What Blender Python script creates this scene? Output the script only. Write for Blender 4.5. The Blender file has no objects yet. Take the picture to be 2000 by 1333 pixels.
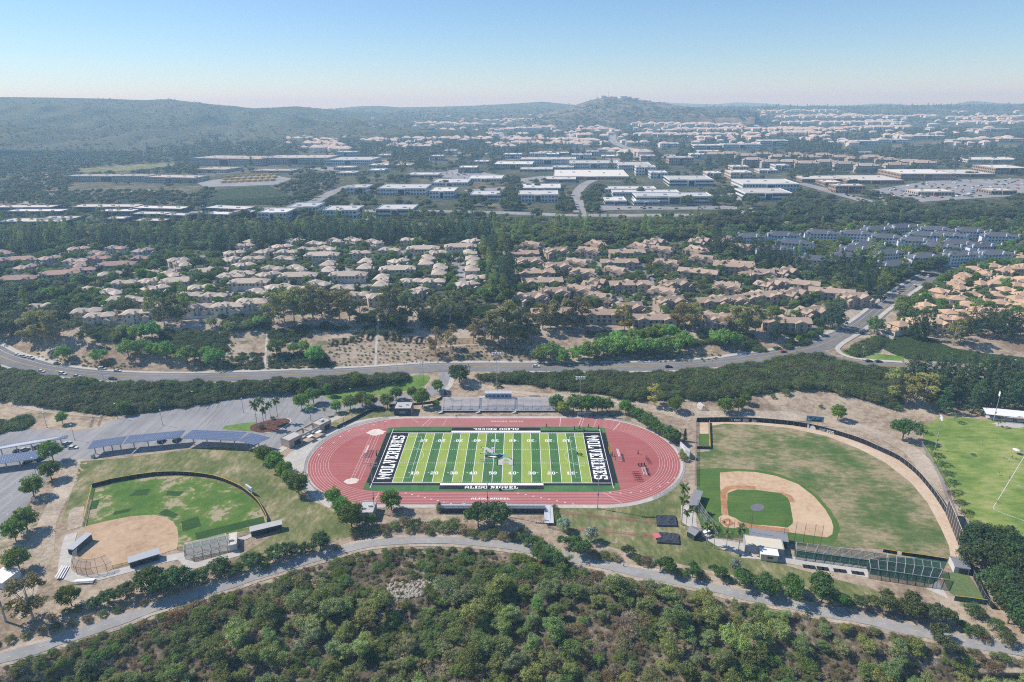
import bpy, math, random
import numpy as np
from mathutils import Vector, Matrix
from mathutils.geometry import delaunay_2d_cdt
R = math.radians
rng = np.random.default_rng(7)
random.seed(7)
scn = bpy.context.scene
COL = scn.collection
# ------------------------------------------------------------------ camera (fitted to the football field's corners)
CX, CY, CH, YAW, PIT, ROL, FOC = 14.2652, -264.4212, 163.1144, -0.0171, 0.3425, -0.0081, 1300.0
FW = np.array([math.sin(YAW)*math.cos(PIT), math.cos(YAW)*math.cos(PIT), -math.sin(PIT)])
RT = np.array([math.cos(YAW), -math.sin(YAW), 0.0]); UP = np.cross(RT, FW)
RT2 = RT*math.cos(ROL)+UP*math.sin(ROL); UP2 = -RT*math.sin(ROL)+UP*math.cos(ROL)
CAM = np.array([CX, CY, CH])
cam = bpy.data.cameras.new('camera'); co = bpy.data.objects.new('camera', cam); COL.objects.link(co)
co.matrix_world = Matrix([[RT2[i], UP2[i], -FW[i], CAM[i]] for i in range(3)]+[[0, 0, 0, 1]])
cam.sensor_width = 36; cam.lens = FOC/2000*36; cam.clip_start = 1; cam.clip_end = 60000
scn.camera = co
# ------------------------------------------------------------------ sky, sun, exposure
SUN_EL, SUN_AZ = R(46), R(-73)          # azimuth measured from +Y towards +X
w = bpy.data.worlds.new('World'); scn.world = w; w.use_nodes = True
nt = w.node_tree; bg = nt.nodes['Background']
sky = nt.nodes.new('ShaderNodeTexSky'); sky.sky_type = 'NISHITA'; sky.sun_disc = False
sky.sun_elevation = SUN_EL; sky.sun_rotation = SUN_AZ
sky.altitude = 200; sky.air_density = 1.0; sky.dust_density = 0; sky.ozone_density = 8.5
nt.links.new(sky.outputs[0], bg.inputs[0]); bg.inputs[1].default_value = 0.098
sl = bpy.data.lights.new('sun', 'SUN'); sl.energy = 4.0; sl.angle = R(.5); sl.color = (1, .95, .87)
so = bpy.data.objects.new('sun', sl); COL.objects.link(so)
sd = Vector((math.sin(SUN_AZ)*math.cos(SUN_EL), math.cos(SUN_AZ)*math.cos(SUN_EL), math.sin(SUN_EL)))
so.rotation_euler = sd.to_track_quat('Z', 'Y').to_euler()
scn.view_settings.view_transform = 'Standard'; scn.view_settings.look = 'None'
scn.view_settings.exposure = 0.45; scn.view_settings.gamma = 1
scn.view_settings.use_curve_mapping = False
scn.cycles.max_bounces = 6; scn.cycles.diffuse_bounces = 3; scn.cycles.glossy_bounces = 2
scn.cycles.transmission_bounces = 3; scn.cycles.transparent_max_bounces = 12; scn.cycles.volume_bounces = 1
scn.cycles.caustics_reflective = False; scn.cycles.caustics_refractive = False
scn.cycles.use_denoising = False; scn.cycles.use_adaptive_sampling = False; scn.cycles.filter_width = 1.1
HAZE = 0.00021
# ------------------------------------------------------------------ terrain: heights as a table over surveyed sight lines
ROLLS = math.tan(ROL)
TOP = [(480, 32), (440, 36), (415, 39), (380, 42), (330, 46), (290, 53), (260, 64), (240, 80), (226, 101), (216, 124), (212, 132)]
TOPL = [(480, 29), (440, 31), (420, 33), (350, 40), (310, 44), (290, 47), (270, 57), (250, 66), (235, 76), (225, 90), (212, 110)]
def prof(path, base, bh, near, nh, far, fh, top, th, extra=(), up=TOP):
    p = [(3200, -9), (1480, -9), (1333, -8), (path+40, -3.2), (path+9, -1.2), (path-9, -1.2), (path-26, -.5), (path-48, 0), (base, bh), (near, nh), (far, fh), (top, th)]
    p += list(extra)+list(up)
    p.sort(); return p
PROFS = {
 0: prof(1292, 792, 1, 717, 9, 688, 9.4, 605, 21, [(540, 25)], TOPL),
 120: prof(1255, 803, 1, 741, 9, 712, 9.2, 640, 22, [(540, 26.5)], TOPL),
 300: prof(1195, 800, .3, 748, 8, 722, 8.2, 628, 24, [(560, 27)], TOPL),
 500: prof(1130, 778, 0, 743, 6.4, 721, 6.6, 611, 25, [(540, 28)]),
 700: prof(1070, 764, 0, 732, 5.6, 714, 5.8, 600, 25, [(540, 28)]),
 860: prof(1054, 775, 0, 725, 5.6, 707, 5.8, 592, 25, [(540, 28)]),
 1000: prof(1066, 786, .1, 729, 6.5, 708, 6.7, 604, 24, [(775, 2.2), (747, 3), (540, 27)]),
 1200: prof(1108, 800, .1, 727, 7, 708, 7.2, 642, 16, [(778, 2.2), (540, 24)]),
 1400: prof(1150, 812, 0, 717, 8, 699, 8.2, 650, 15.5, [(775, 3), (540, 24)]),
 1560: prof(1187, 818, 0, 701, 9.5, 682, 9.8, 650, 14.5, [(770, 4), (540, 24)]),
 1700: prof(1215, 806, 0, 722, 9.6, 707, 9.8, 640, 14.5, [(780, 2.5), (690, 10.4), (600, 18), (540, 23)]),
 1850: prof(1247, 790, 0, 722, 9.6, 705, 9.8, 640, 17, [(600, 19), (540, 23)]),
 2000: prof(1275, 790, 0, 724, 9.4, 705, 9.6, 640, 17, [(600, 19), (540, 23)]),
}
PC = np.array(sorted(PROFS), float)
def hpx(px, py):
    px = np.asarray(px, float); py = np.asarray(py, float)
    wgt = np.clip((480-py)/200, 0, 1)
    q = py-(px-1000)*ROLLS*wgt
    H = np.stack([np.interp(q, [a for a, _ in PROFS[c]], [b for _, b in PROFS[c]]) for c in PC.astype(int)])
    i = np.clip(np.searchsorted(PC, px)-1, 0, len(PC)-2)
    t = np.clip((px-PC[i])/(PC[i+1]-PC[i]), 0, 1)
    ii = np.indices(px.shape)
    return H[(i, *ii)]*(1-t)+H[(i+1, *ii)]*t
def ray(px, py, z):
    px = np.asarray(px, float); py = np.asarray(py, float)
    d = FW+RT2*((px-1000)/FOC)[..., None]+UP2*((666.5-py)/FOC)[..., None]
    t = (z-CH)/d[..., 2]
    return CAM+d*t[..., None]
def G(px, py, dz=0.0):
    """point of the ground that shows at photograph pixel px, py"""
    p = ray(px, py, hpx(px, py)); p[..., 2] += dz
    return p
def g1(px, py, dz=0.0):
    return Vector(G(np.array([px]), np.array([py]), dz)[0])
def proj(X):
    d = np.asarray(X, float)-CAM; z = d@FW
    return 1000+FOC*(d@RT2)/z, 666.5-FOC*(d@UP2)/z, z
def hxy(X, Y):
    X = np.asarray(X, float); Y = np.asarray(Y, float); z = np.zeros(X.shape)
    for _ in range(14):
        px, py, _d = proj(np.stack([X, Y, z], -1)); z = z*.3+hpx(px, py)*.7
    return z
def at(X, Y, dz=0.0):
    return Vector((X, Y, float(hxy(np.array([X]), np.array([Y]))[0])+dz))
def pxm(px, py):
    """photograph pixels per metre at that ground point"""
    return FOC/float(proj(np.array(g1(px, py)))[2])
def above(px, py, hr):
    """ground point whose spot hr metres up shows at px, py"""
    b = py+hr*pxm(px, py)
    for _ in range(6):
        P = np.array(g1(px, b)); P[2] += hr
        b += py-proj(P)[1]
    return g1(px, b)
# ------------------------------------------------------------------ mesh helpers
class MB:
    def __init__(s): s.v = []; s.f = []; s.m = []
    def add(s, vs, fs, m=0):
        n = len(s.v); s.v += [tuple(v) for v in vs]; s.f += [tuple(i+n for i in f) for f in fs]; s.m += [m]*len(fs); return s
    def quad(s, a, b, c, d, m=0): return s.add([a, b, c, d], [(0, 1, 2, 3)], m)
    def box(s, c, size, rz=0.0, m=0, bottom=True):
        x, y, z = size[0]/2, size[1]/2, size[2]/2; ca, sa = math.cos(rz), math.sin(rz)
        vs = [(c[0]+a*x*ca-b*y*sa, c[1]+a*x*sa+b*y*ca, c[2]+d*z) for d in (-1, 1) for a, b in ((-1, -1), (1, -1), (1, 1), (-1, 1))]
        fs = [(4, 5, 6, 7), (0, 1, 5, 4), (1, 2, 6, 5), (2, 3, 7, 6), (3, 0, 4, 7)]+([(3, 2, 1, 0)] if bottom else [])
        return s.add(vs, fs, m)
    def bar(s, a, b, wd, ht=None, m=0, n=4, w2=None):
        a, b = Vector(a), Vector(b); d = (b-a).normalized(); ht = ht or wd; w2 = w2 or wd
        u = d.cross(Vector((0, 0, 1)));  u = Vector((1, 0, 0)) if u.length < 1e-4 else u.normalized()
        v = u.cross(d).normalized(); vs = []
        for P, ww in ((a, wd), (b, w2)):
            for k in range(n):
                t = 2*math.pi*(k+.5)/n; q = math.sqrt(2) if n == 4 else 1
                vs.append(P+u*math.cos(t)*ww/2*q+v*math.sin(t)*(ht if ww == wd else ht*w2/wd)/2*q)
        fs = [(k, (k+1) % n, n+(k+1) % n, n+k) for k in range(n)]+[tuple(range(n-1, -1, -1)), tuple(range(n, 2*n))]
        return s.add(vs, fs, m)
    def prism(s, poly, z0, z1, m=0, mt=None):
        n = len(poly); a = sum(poly[i][0]*poly[(i+1) % n][1]-poly[(i+1) % n][0]*poly[i][1] for i in range(n))
        if a < 0: poly = poly[::-1]
        vs = [(p[0], p[1], z0) for p in poly]+[(p[0], p[1], z1) for p in poly]
        s.add(vs, [(k, (k+1) % n, n+(k+1) % n, n+k) for k in range(n)], m)
        return s.add(vs[n:], [tuple(range(n))], m if mt is None else mt)
    def build(s, name, mats, parent=None, smooth=False, **props):
        me = bpy.data.meshes.new(name); me.from_pydata(s.v, [], s.f)
        mats = mats if isinstance(mats, (list, tuple)) else [mats]
        for m in mats: me.materials.append(m)
        if len(mats) > 1: me.polygons.foreach_set('material_index', s.m)
        if smooth: me.polygons.foreach_set('use_smooth', [True]*len(me.polygons))
        me.update()
        return link(name, me, parent, **props)
def link(name, me, parent=None, loc=None, **props):
    o = bpy.data.objects.new(name, me); COL.objects.link(o)
    if parent: o.parent = parent
    if loc is not None: o.location = loc
    for k, v in props.items():
        if v is not None: o[k] = v
    return o
def empty(name, loc=(0, 0, 0), rz=0.0, **props):
    o = bpy.data.objects.new(name, None); COL.objects.link(o); o.location = loc; o.rotation_euler = (0, 0, rz)
    o.empty_display_size = .1
    for k, v in props.items():
        if v is not None: o[k] = v
    return o
KIDS = {}
def tree_copy(o, parent=None):
    c = o.copy(); COL.objects.link(c); c.parent = parent
    for ch in KIDS.setdefault(o.name, list(o.children)): tree_copy(ch, c)
    return c
def mesh_np(name, V, F, mats, parent=None, smooth=False, mi=None, **props):
    me = bpy.data.meshes.new(name); V = np.asarray(V, np.float32); F = np.asarray(F, np.int32); k = F.shape[1]
    me.vertices.add(len(V)); me.vertices.foreach_set('co', V.ravel())
    me.loops.add(F.size); me.loops.foreach_set('vertex_index', F.ravel())
    me.polygons.add(len(F)); me.polygons.foreach_set('loop_start', np.arange(0, F.size, k, dtype=np.int32))
    for m in (mats if isinstance(mats, (list, tuple)) else [mats]): me.materials.append(m)
    if mi is not None: me.polygons.foreach_set('material_index', np.asarray(mi, np.int32))
    if smooth: me.polygons.foreach_set('use_smooth', np.ones(len(F), bool))
    me.update(calc_edges=True); me.validate()
    return link(name, me, parent, **props)
def inpoly(px, py, poly):
    px = np.asarray(px); py = np.asarray(py); c = np.zeros(px.shape, bool); n = len(poly)
    for i in range(n):
        x1, y1 = poly[i]; x2, y2 = poly[(i+1) % n]
        if y1 == y2: continue
        t = ((y1 > py) != (y2 > py)) & (px < (x2-x1)*(py-y1)/(y2-y1)+x1); c ^= t
    return c
def smooth_poly(pts, n=4, closed=True):
    P = np.array(pts, float); m = len(P); out = []
    for i in range(m if closed else m-1):
        p0, p1, p2, p3 = (P[(i+k-1) % m] if closed else P[min(max(i+k-1, 0), m-1)] for k in range(4))
        for t in np.arange(n)/n:
            out.append(.5*((2*p1)+(-p0+p2)*t+(2*p0-5*p1+4*p2-p3)*t*t+(-p0+3*p1-3*p2+p3)*t**3))
    if not closed: out.append(P[-1])
    return [tuple(p) for p in out]
def sheet(name, poly, lift, mat, step=14, kind='structure', sm=0, **props):
    """a ground surface draped on the terrain inside an outline given along sight lines"""
    if sm: poly = smooth_poly(poly, sm)
    xs = [p[0] for p in poly]; ys = [p[1] for p in poly]
    e = []
    n = len(poly)
    for i in range(n):
        a, b = poly[i], poly[(i+1) % n]; L = math.hypot(b[0]-a[0], (b[1]-a[1])*2); k = max(1, int(L/step))
        e += [(a[0]+(b[0]-a[0])*j/k, a[1]+(b[1]-a[1])*j/k) for j in range(k)]
    gx, gy = np.meshgrid(np.arange(min(xs)+step/2, max(xs), step), np.arange(min(ys)+step/5, max(ys), step/2.5))
    m = inpoly(gx.ravel(), gy.ravel(), e); gp = np.stack([gx.ravel()[m], gy.ravel()[m]], 1)
    allp = [Vector(p) for p in e]+[Vector(p) for p in gp]
    V, E, F, *_ = delaunay_2d_cdt(allp, [(i, (i+1) % len(e)) for i in range(len(e))], [], 1, 1e-4)
    V = np.array([tuple(v) for v in V]); W = G(V[:, 0], V[:, 1], lift)
    F = [f for f in F]
    F = np.array([f if np.cross(W[f[1]]-W[f[0]], W[f[2]]-W[f[0]])[2] > 0 else [f[0], f[2], f[1]] for f in F])
    return mesh_np(name, W, F, mat, smooth=True, kind=kind, **props)
def ribbon(pts, wd, lift=0.0, step=3.0, smooth=4, closed=False, px=True, off=0.0):
    """vertices and quads of a strip wd metres wide that follows the ground along pts"""
    if smooth: pts = smooth_poly(pts, smooth, closed)
    P = np.array(pts, float)
    if px: P = G(P[:, 0], P[:, 1])[:, :2]
    if closed: P = np.vstack([P, P[:1]])
    seg = np.linalg.norm(np.diff(P, axis=0), axis=1); s = np.r_[0, np.cumsum(seg)]
    u = np.linspace(0, s[-1], max(2, int(s[-1]/step)+1)); C = np.stack([np.interp(u, s, P[:, k]) for k in (0, 1)], 1)
    T = np.gradient(C, axis=0); T /= np.linalg.norm(T, axis=1)[:, None]+1e-9; N = np.stack([-T[:, 1], T[:, 0]], 1)
    nc = 1 if wd < 1 else max(2, int(wd/1.6)); m = nc+1; V = np.empty((m*len(C), 3))
    for j in range(m): V[j::m, :2] = C+N*(off+wd/2-wd*j/nc)
    V[:, 2] = hxy(V[:, 0], V[:, 1])+lift
    k = (np.arange(len(C)-1)[:, None]*m+np.arange(nc)).ravel(); F = np.stack([k, k+1, k+m+1, k+m], 1)
    return V, F, u
def strip(name, pts, wd, lift, mat, **kw):
    pr = {k: kw.pop(k) for k in list(kw) if k in ('kind', 'label', 'category', 'group', 'parent')}
    pr.setdefault("kind", "structure"); par = pr.pop('parent', None)
    V, F, u = ribbon(pts, wd, lift, **kw)
    return mesh_np(name, V, F, mat, par, True, **pr)
def multi(name, parts, mat, **props):
    Vs, Fs, n = [], [], 0
    for V, F, *_q in parts: Vs.append(V); Fs.append(np.asarray(F)+n); n += len(V)
    return mesh_np(name, np.vstack(Vs), np.vstack(Fs), mat, **props)
# ------------------------------------------------------------------ materials
def newmat(name):
    m = bpy.data.materials.new(name); m.use_nodes = True; return m, m.node_tree, m.node_tree.nodes['Principled BSDF']
def nd(nt, t, **kw):
    n = nt.nodes.new(t)
    for k, v in kw.items():
        if k in n.inputs: n.inputs[k].default_value = v
        else: setattr(n, k, v)
    return n
def coords(nt, world=True, scale=(1, 1, 1), rot=0):
    g = nd(nt, 'ShaderNodeNewGeometry') if world else nd(nt, 'ShaderNodeTexCoord')
    mp = nd(nt, 'ShaderNodeMapping'); mp.inputs['Scale'].default_value = scale; mp.inputs['Rotation'].default_value = (0, 0, rot)
    nt.links.new(g.outputs['Position' if world else 'Object'], mp.inputs[0]); return mp.outputs[0]
def noise(nt, vec, scale, detail=4, rough=.6):
    n = nd(nt, 'ShaderNodeTexNoise', Scale=scale, Detail=detail, Roughness=rough); nt.links.new(vec, n.inputs['Vector']); return n.outputs['Fac']
def ramp(nt, fac, stops):
    r = nd(nt, 'ShaderNodeValToRGB'); e = r.color_ramp.elements
    while len(e) < len(stops): e.new(.5)
    for x, (p, c) in zip(e, stops): x.position = p; x.color = (*c, 1) if len(c) == 3 else c
    nt.links.new(fac, r.inputs[0]); return r.outputs[0]
def mixc(nt, a, b, fac, mode='MIX'):
    m = nd(nt, 'ShaderNodeMix', data_type='RGBA', blend_type=mode)
    for s, v in ((0, fac), (6, a), (7, b)):
        if hasattr(v, 'is_output'): nt.links.new(v, m.inputs[s])
        else: m.inputs[s].default_value = v if s == 0 else (*v, 1)
    return m.outputs[2]
def gray(v): return (v, v, v)
def plain(name, col, rough=.7, var=.1, scale=.6, metal=0.0, spec=.3, world=True, objcol=False, bump=0.0):
    m, nt, b = newmat(name); vec = coords(nt, world)
    f = ramp(nt, noise(nt, vec, scale, 5, .65), [(.25, gray(1-var)), (.75, gray(1+var*.6))])
    base = nd(nt, 'ShaderNodeObjectInfo').outputs['Color'] if objcol else col
    nt.links.new(mixc(nt, base, f, 1.0, 'MULTIPLY'), b.inputs['Base Color'])
    b.inputs['Roughness'].default_value = rough; b.inputs['Metallic'].default_value = metal
    b.inputs['Specular IOR Level'].default_value = spec
    if bump:
        bp = nd(nt, 'ShaderNodeBump', Strength=bump, Distance=.3); nt.links.new(noise(nt, vec, scale*4), bp.inputs['Height']); nt.links.new(bp.outputs[0], b.inputs['Normal'])
    return m
def ground(name, stops, s1=.05, s2=.6, streak=None, fine=.25, rough=.95, dist=.5, patch=None, bump=.3, con=2.3):
    """natural ground: large patches between the colours in stops, broken up by finer noise"""
    m, nt, b = newmat(name); v = coords(nt)
    f1 = noise(nt, v, s1, 6, .62); f2 = noise(nt, v, s2, 4, .7)
    if streak:
        f2 = noise(nt, coords(nt, True, (streak[0], streak[1], 1), R(streak[2])), 1.0, 4, .65)
    mx = nd(nt, 'ShaderNodeMath', operation='MULTIPLY_ADD'); mx.inputs[1].default_value = dist; nt.links.new(f2, mx.inputs[0])
    sb = nd(nt, 'ShaderNodeMath', operation='MULTIPLY'); sb.inputs[1].default_value = 1-dist; nt.links.new(f1, sb.inputs[0]); nt.links.new(sb.outputs[0], mx.inputs[2])
    st = nd(nt, 'ShaderNodeMapRange'); st.inputs[1].default_value = .5-.5/con; st.inputs[2].default_value = .5+.5/con; nt.links.new(mx.outputs[0], st.inputs[0])
    c = ramp(nt, st.outputs[0], stops)
    c = mixc(nt, c, ramp(nt, noise(nt, v, 2.2, 3, .7), [(.3, gray(1-fine)), (.7, gray(1+fine*.7))]), 1.0, 'MULTIPLY')
    if patch:
        c = mixc(nt, c, patch[0], ramp(nt, noise(nt, v, patch[1], 5, .6), [(patch[2], gray(0)), (patch[2]+.06, gray(1))]))
    nt.links.new(c, b.inputs['Base Color']); b.inputs['Roughness'].default_value = rough; b.inputs['Specular IOR Level'].default_value = .15
    if bump:
        bp = nd(nt, 'ShaderNodeBump', Strength=bump, Distance=.4); nt.links.new(noise(nt, v, 1.3, 4, .7), bp.inputs['Height']); nt.links.new(bp.outputs[0], b.inputs['Normal'])
    return m
def leafmat(name, hv=.025, vv=.35, trans=.35, col=None):
    """leaves: the plant's own colour varied from clump to clump and plant to plant"""
    m, nt, b = newmat(name); oi = nd(nt, 'ShaderNodeObjectInfo')
    n = noise(nt, coords(nt, False), .9, 3, .7)
    hs = nd(nt, 'ShaderNodeHueSaturation')
    h = nd(nt, 'ShaderNodeMapRange'); nt.links.new(oi.outputs['Random'], h.inputs[0]); h.inputs[3].default_value = .5-hv; h.inputs[4].default_value = .5+hv
    v = nd(nt, 'ShaderNodeMapRange'); nt.links.new(n, v.inputs[0]); v.inputs[1].default_value = .25; v.inputs[2].default_value = .75; v.inputs[3].default_value = 1-vv; v.inputs[4].default_value = 1+vv
    v2 = nd(nt, 'ShaderNodeMath', operation='MULTIPLY'); r2 = nd(nt, 'ShaderNodeMath', operation='MULTIPLY_ADD'); r2.inputs[1].default_value = .4; r2.inputs[2].default_value = .8
    nt.links.new(oi.outputs['Random'], r2.inputs[0]); nt.links.new(v.outputs[0], v2.inputs[0]); nt.links.new(r2.outputs[0], v2.inputs[1])
    nt.links.new(h.outputs[0], hs.inputs['Hue']); nt.links.new(v2.outputs[0], hs.inputs['Value'])
    if col: hs.inputs['Color'].default_value = (*col, 1)
    else: nt.links.new(oi.outputs['Color'], hs.inputs['Color'])
    nt.links.new(hs.outputs[0], b.inputs['Base Color']); b.inputs['Roughness'].default_value = .6; b.inputs['Specular IOR Level'].default_value = .25
    tr = nd(nt, 'ShaderNodeBsdfTranslucent'); nt.links.new(hs.outputs[0], tr.inputs[0])
    mx = nd(nt, 'ShaderNodeMixShader'); mx.inputs[0].default_value = trans
    nt.links.new(b.outputs[0], mx.inputs[1]); nt.links.new(tr.outputs[0], mx.inputs[2])
    nt.links.new(mx.outputs[0], nt.nodes['Material Output'].inputs[0]); return m
def netmat(name, col, op):
    m, nt, b = newmat(name); b.inputs['Base Color'].default_value = (*col, 1); b.inputs['Roughness'].default_value = .8
    tp = nd(nt, 'ShaderNodeBsdfTransparent'); mx = nd(nt, 'ShaderNodeMixShader'); mx.inputs[0].default_value = op
    nt.links.new(tp.outputs[0], mx.inputs[1]); nt.links.new(b.outputs[0], mx.inputs[2]); nt.links.new(mx.outputs[0], nt.nodes['Material Output'].inputs[0]); return m
LEAF = leafmat('leaves'); BARK = plain('bark', (.2, .15, .11), .9, .3, 2, world=False); PALEBARK = plain('pale_bark', (.42, .37, .31), .9, .25, 2, world=False)
WHITE = plain('white_paint', gray(.78), .5, .06); BLACK = plain('black_paint', gray(.025), .6, .2); STEEL = plain('grey_steel', (.36, .38, .4), .45, .1, spec=.5)
DGREY = plain('dark_grey_metal', (.07, .08, .09), .5, .15); ALU = plain('aluminium', (.55, .57, .6), .4, .08, .8, spec=.5)
CONC = plain('concrete', (.56, .54, .51), .85, .1, .3); GLASS = plain('window_glass', (.03, .04, .05), .12, .1, .3, spec=.6)
YEL = plain('yellow_cap', (.72, .5, .03), .5, .1); TEAL = plain('teal_paint', (.12, .5, .55), .6); NET = netmat('chain_link', (.3, .32, .33), .22)
DNET = netmat('dark_netting', (.03, .06, .05), .34); TIN = plain('object_paint', gray(.5), .35, .05, world=False, objcol=True, spec=.5)
# ------------------------------------------------------------------ lettering: block letters laid as real strips
FONT = {'A': '..###..,.##.##.,##...##,##...##,#######,##...##,##...##', 'L': '####...,.##....,.##....,.##....,.##...#,.##..##,#######',
 'I': '#####,.###.,.###.,.###.,.###.,.###.,#####', 'S': '.######,##...##,##.....,.#####.,.....##,##...##,######.', 'O': '.#####.,##...##,##...##,##...##,##...##,##...##,.#####.',
 'N': '###..##,.###.#.,.####.#,.#.###.,.#.####,.#..##.,###..#.', 'G': '.#####.,##...##,##.....,##..###,##...##,##...##,.#####.', 'U': '###.###,.#...#.,.##.##.,.##.##.,.##.##.,.##.##.,..###..',
 'E': '#######,.##..##,.##.#..,.####..,.##.#..,.##..##,#######', 'W': '##.....##,##..#..##,##.###.##,##.#.#.##,.##...##.,.##...##.,.#.....#.', 'V': '###.###,.##.##.,.##.##.,.##.##.,..###..,..###..,...#...',
 'R': '######.,.##..##,.##..##,.#####.,.##.##.,.##..##,###..##', 'J': '...####,....##.,....##.,....##.,##..##.,##..##.,.####..', 'T': '#######,#.###.#,..###..,..###..,..###..,..###..,.#####.',
 'D': '######.,.##..##,.##...#,.##...#,.##...#,.##..##,######.', 'M': '##...##,###.###,#######,##.#.##,##...##,##...##,##...##', ' ': '...,...,...,...,...,...,...',
 '0': '.####.,##..##,##..##,##..##,##..##,##..##,.####.', '1': '.###..,####..,.###..,.###..,.###..,.###..,######', '2': '.####.,##..##,....##,..###.,.##...,##..##,######',
 '3': '.####.,##..##,....##,..###.,....##,##..##,.####.', '4': '...##.,..###.,.####.,##.##.,######,...##.,..####', '5': '######,##....,#####.,....##,....##,##..##,.####.'}
def letters(text, origin, right, up, height, width=None, gap=1, mb=None, m=0):
    """text whose baseline starts at origin and runs along right, up the page along up"""
    mb = mb or MB(); g = [FONT[c].split(',') for c in text]; tot = sum(len(q[0]) for q in g)+gap*(len(g)-1)
    ch = height/7; cw = (width/tot) if width else ch; x = 0; o, r, u = Vector(origin), Vector(right), Vector(up)
    for q in g:
        for j, row in enumerate(q):
            i = 0
            while i < len(row):
                if row[i] == '#':
                    k = i
                    while k < len(row) and row[k] == '#': k += 1
                    a = o+r*(x+i)*cw+u*(6-j)*ch; mb.quad(a, a+r*(k-i)*cw, a+r*(k-i)*cw+u*ch, a+u*ch, m); i = k
                else: i += 1
        x += len(q[0])+gap
    return mb
ALL = []
def reg(o, base, cat, group=None, where=None):
    """label, category and group; labels that would clash get told apart at the end"""
    o['label'] = base; o['category'] = cat
    if group: o['group'] = group
    ALL.append(o); return o
# ================================================================== the setting: ground, roads, fields
M_DIRT = ground('dry_soil', [(.3, (.22, .165, .115)), (.5, (.36, .285, .21)), (.7, (.47, .39, .30))], .03, .35, dist=.45, patch=((.17, .17, .09), .05, .6))
M_FAR = ground('far_soil', [(.3, (.05, .065, .035)), (.5, (.08, .09, .05)), (.7, (.16, .14, .10)), (.9, (.30, .26, .20))], .008, .05, dist=.5)
M_SLOPE = ground('slope_soil', [(.3, (.25, .20, .15)), (.55, (.42, .35, .28)), (.75, (.50, .43, .35))], .05, .5, dist=.5, patch=((.12, .13, .07), .07, .6))
M_TOWN = ground('estate_soil', [(.3, (.045, .062, .03)), (.5, (.075, .09, .045)), (.68, (.16, .15, .09)), (.8, (.30, .26, .2))], .03, .3, dist=.5)
M_BRUSHSOIL = ground('brush_soil', [(.3, (.09, .075, .05)), (.55, (.17, .14, .10)), (.75, (.34, .28, .21))], .04, .5, dist=.5)
M_ASPH = ground('parking_asphalt', [(.3, (.235, .235, .24)), (.55, (.29, .29, .30)), (.75, (.34, .335, .33))], .03, .5, streak=(.35, .02, -15), fine=.08, dist=.5, bump=0)
M_ROAD = ground('road_asphalt', [(.3, (.165, .165, .17)), (.6, (.21, .21, .215)), (.8, (.25, .25, .25))], .02, .3, fine=.08, dist=.4, bump=0)
M_PATH = ground('path_asphalt', [(.3, (.29, .285, .28)), (.6, (.34, .335, .325)), (.8, (.39, .38, .36))], .05, .5, fine=.08, dist=.5, bump=0)
M_WALK = ground('pale_concrete', [(.3, (.42, .40, .365)), (.6, (.51, .485, .45)), (.8, (.57, .545, .51))], .06, .6, fine=.08, dist=.5, bump=0)
M_VERGE = ground('sandy_verge', [(.3, (.33, .27, .20)), (.55, (.45, .38, .30)), (.75, (.52, .45, .37))], .06, .6, dist=.5)
M_DRY = ground('dry_grass', [(.2, (.09, .125, .035)), (.45, (.15, .17, .065)), (.65, (.24, .225, .11)), (.82, (.38, .315, .21))], .05, .5, streak=(.5, .2, 25), dist=.38, con=2.9)
M_OUT = ground('outfield_grass', [(.15, (.07, .13, .032)), (.38, (.12, .16, .055)), (.55, (.22, .21, .105)), (.74, (.35, .285, .18)), (.95, (.27, .175, .105))], .045, .5, streak=(.2, .42, 22), dist=.33, con=3.0)
M_SOFT = ground('softball_grass', [(.3, (.07, .15, .025)), (.46, (.10, .18, .032)), (.56, (.15, .2, .055)), (.64, (.36, .31, .2))], .05, .6, streak=(.3, .3, 0), dist=.35)
M_LAWN = ground('green_lawn', [(.3, (.085, .19, .03)), (.55, (.15, .25, .05)), (.75, (.24, .29, .1))], .05, .5, dist=.4)
M_INF = ground('infield_grass', [(.3, (.065, .13, .028)), (.6, (.09, .16, .034)), (.8, (.12, .18, .05))], .06, .5, streak=(.1, 1.2, 8), dist=.5, fine=.12)
M_SOD = ground('new_sod', [(.3, (.03, .075, .015)), (.7, (.045, .1, .022))], .1, 1.0, fine=.12)
M_SOCC = ground('soccer_grass', [(.2, (.12, .20, .04)), (.45, (.18, .26, .06)), (.65, (.26, .31, .09)), (.85, (.36, .345, .15))], .05, .5, streak=(.12, .4, -55), dist=.4, con=2.7)
M_CLAY = ground('infield_dirt', [(.3, (.44, .30, .18)), (.5, (.54, .39, .255)), (.7, (.58, .44, .3))], .04, .5, fine=.06, dist=.4, bump=0)
M_CLAYR = ground('moist_dirt', [(.3, (.34, .165, .085)), (.7, (.48, .26, .14))], .2, 1, fine=.1)
M_CLAY2 = ground('softball_dirt', [(.3, (.37, .25, .155)), (.5, (.46, .325, .21)), (.75, (.52, .385, .265))], .05, .5, streak=(.5, .5, 20), fine=.08, dist=.4, bump=0)
M_WARN = ground('warning_track', [(.3, (.5, .38, .27)), (.7, (.62, .5, .38))], .08, .6, fine=.1)
M_IVYBED = ground('ivy_bed', [(.3, (.025, .045, .018)), (.7, (.05, .075, .03))], .1, 1)
M_MULCH = ground('bark_mulch', [(.3, (.09, .04, .03)), (.7, (.16, .075, .055))], .3, 2)
M_TRACK = ground('track_rubber', [(.2, (.325, .098, .094)), (.5, (.365, .118, .113)), (.8, (.405, .145, .138))], .03, .25, streak=(.02, .8, 0), fine=.08, dist=.5, bump=0)
M_TURFL = ground('pale_turf', [(.3, (.25, .335, .065)), (.7, (.31, .395, .09))], .1, .8, streak=(3, .15, 0), fine=.1, dist=.4, bump=0)
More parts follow.
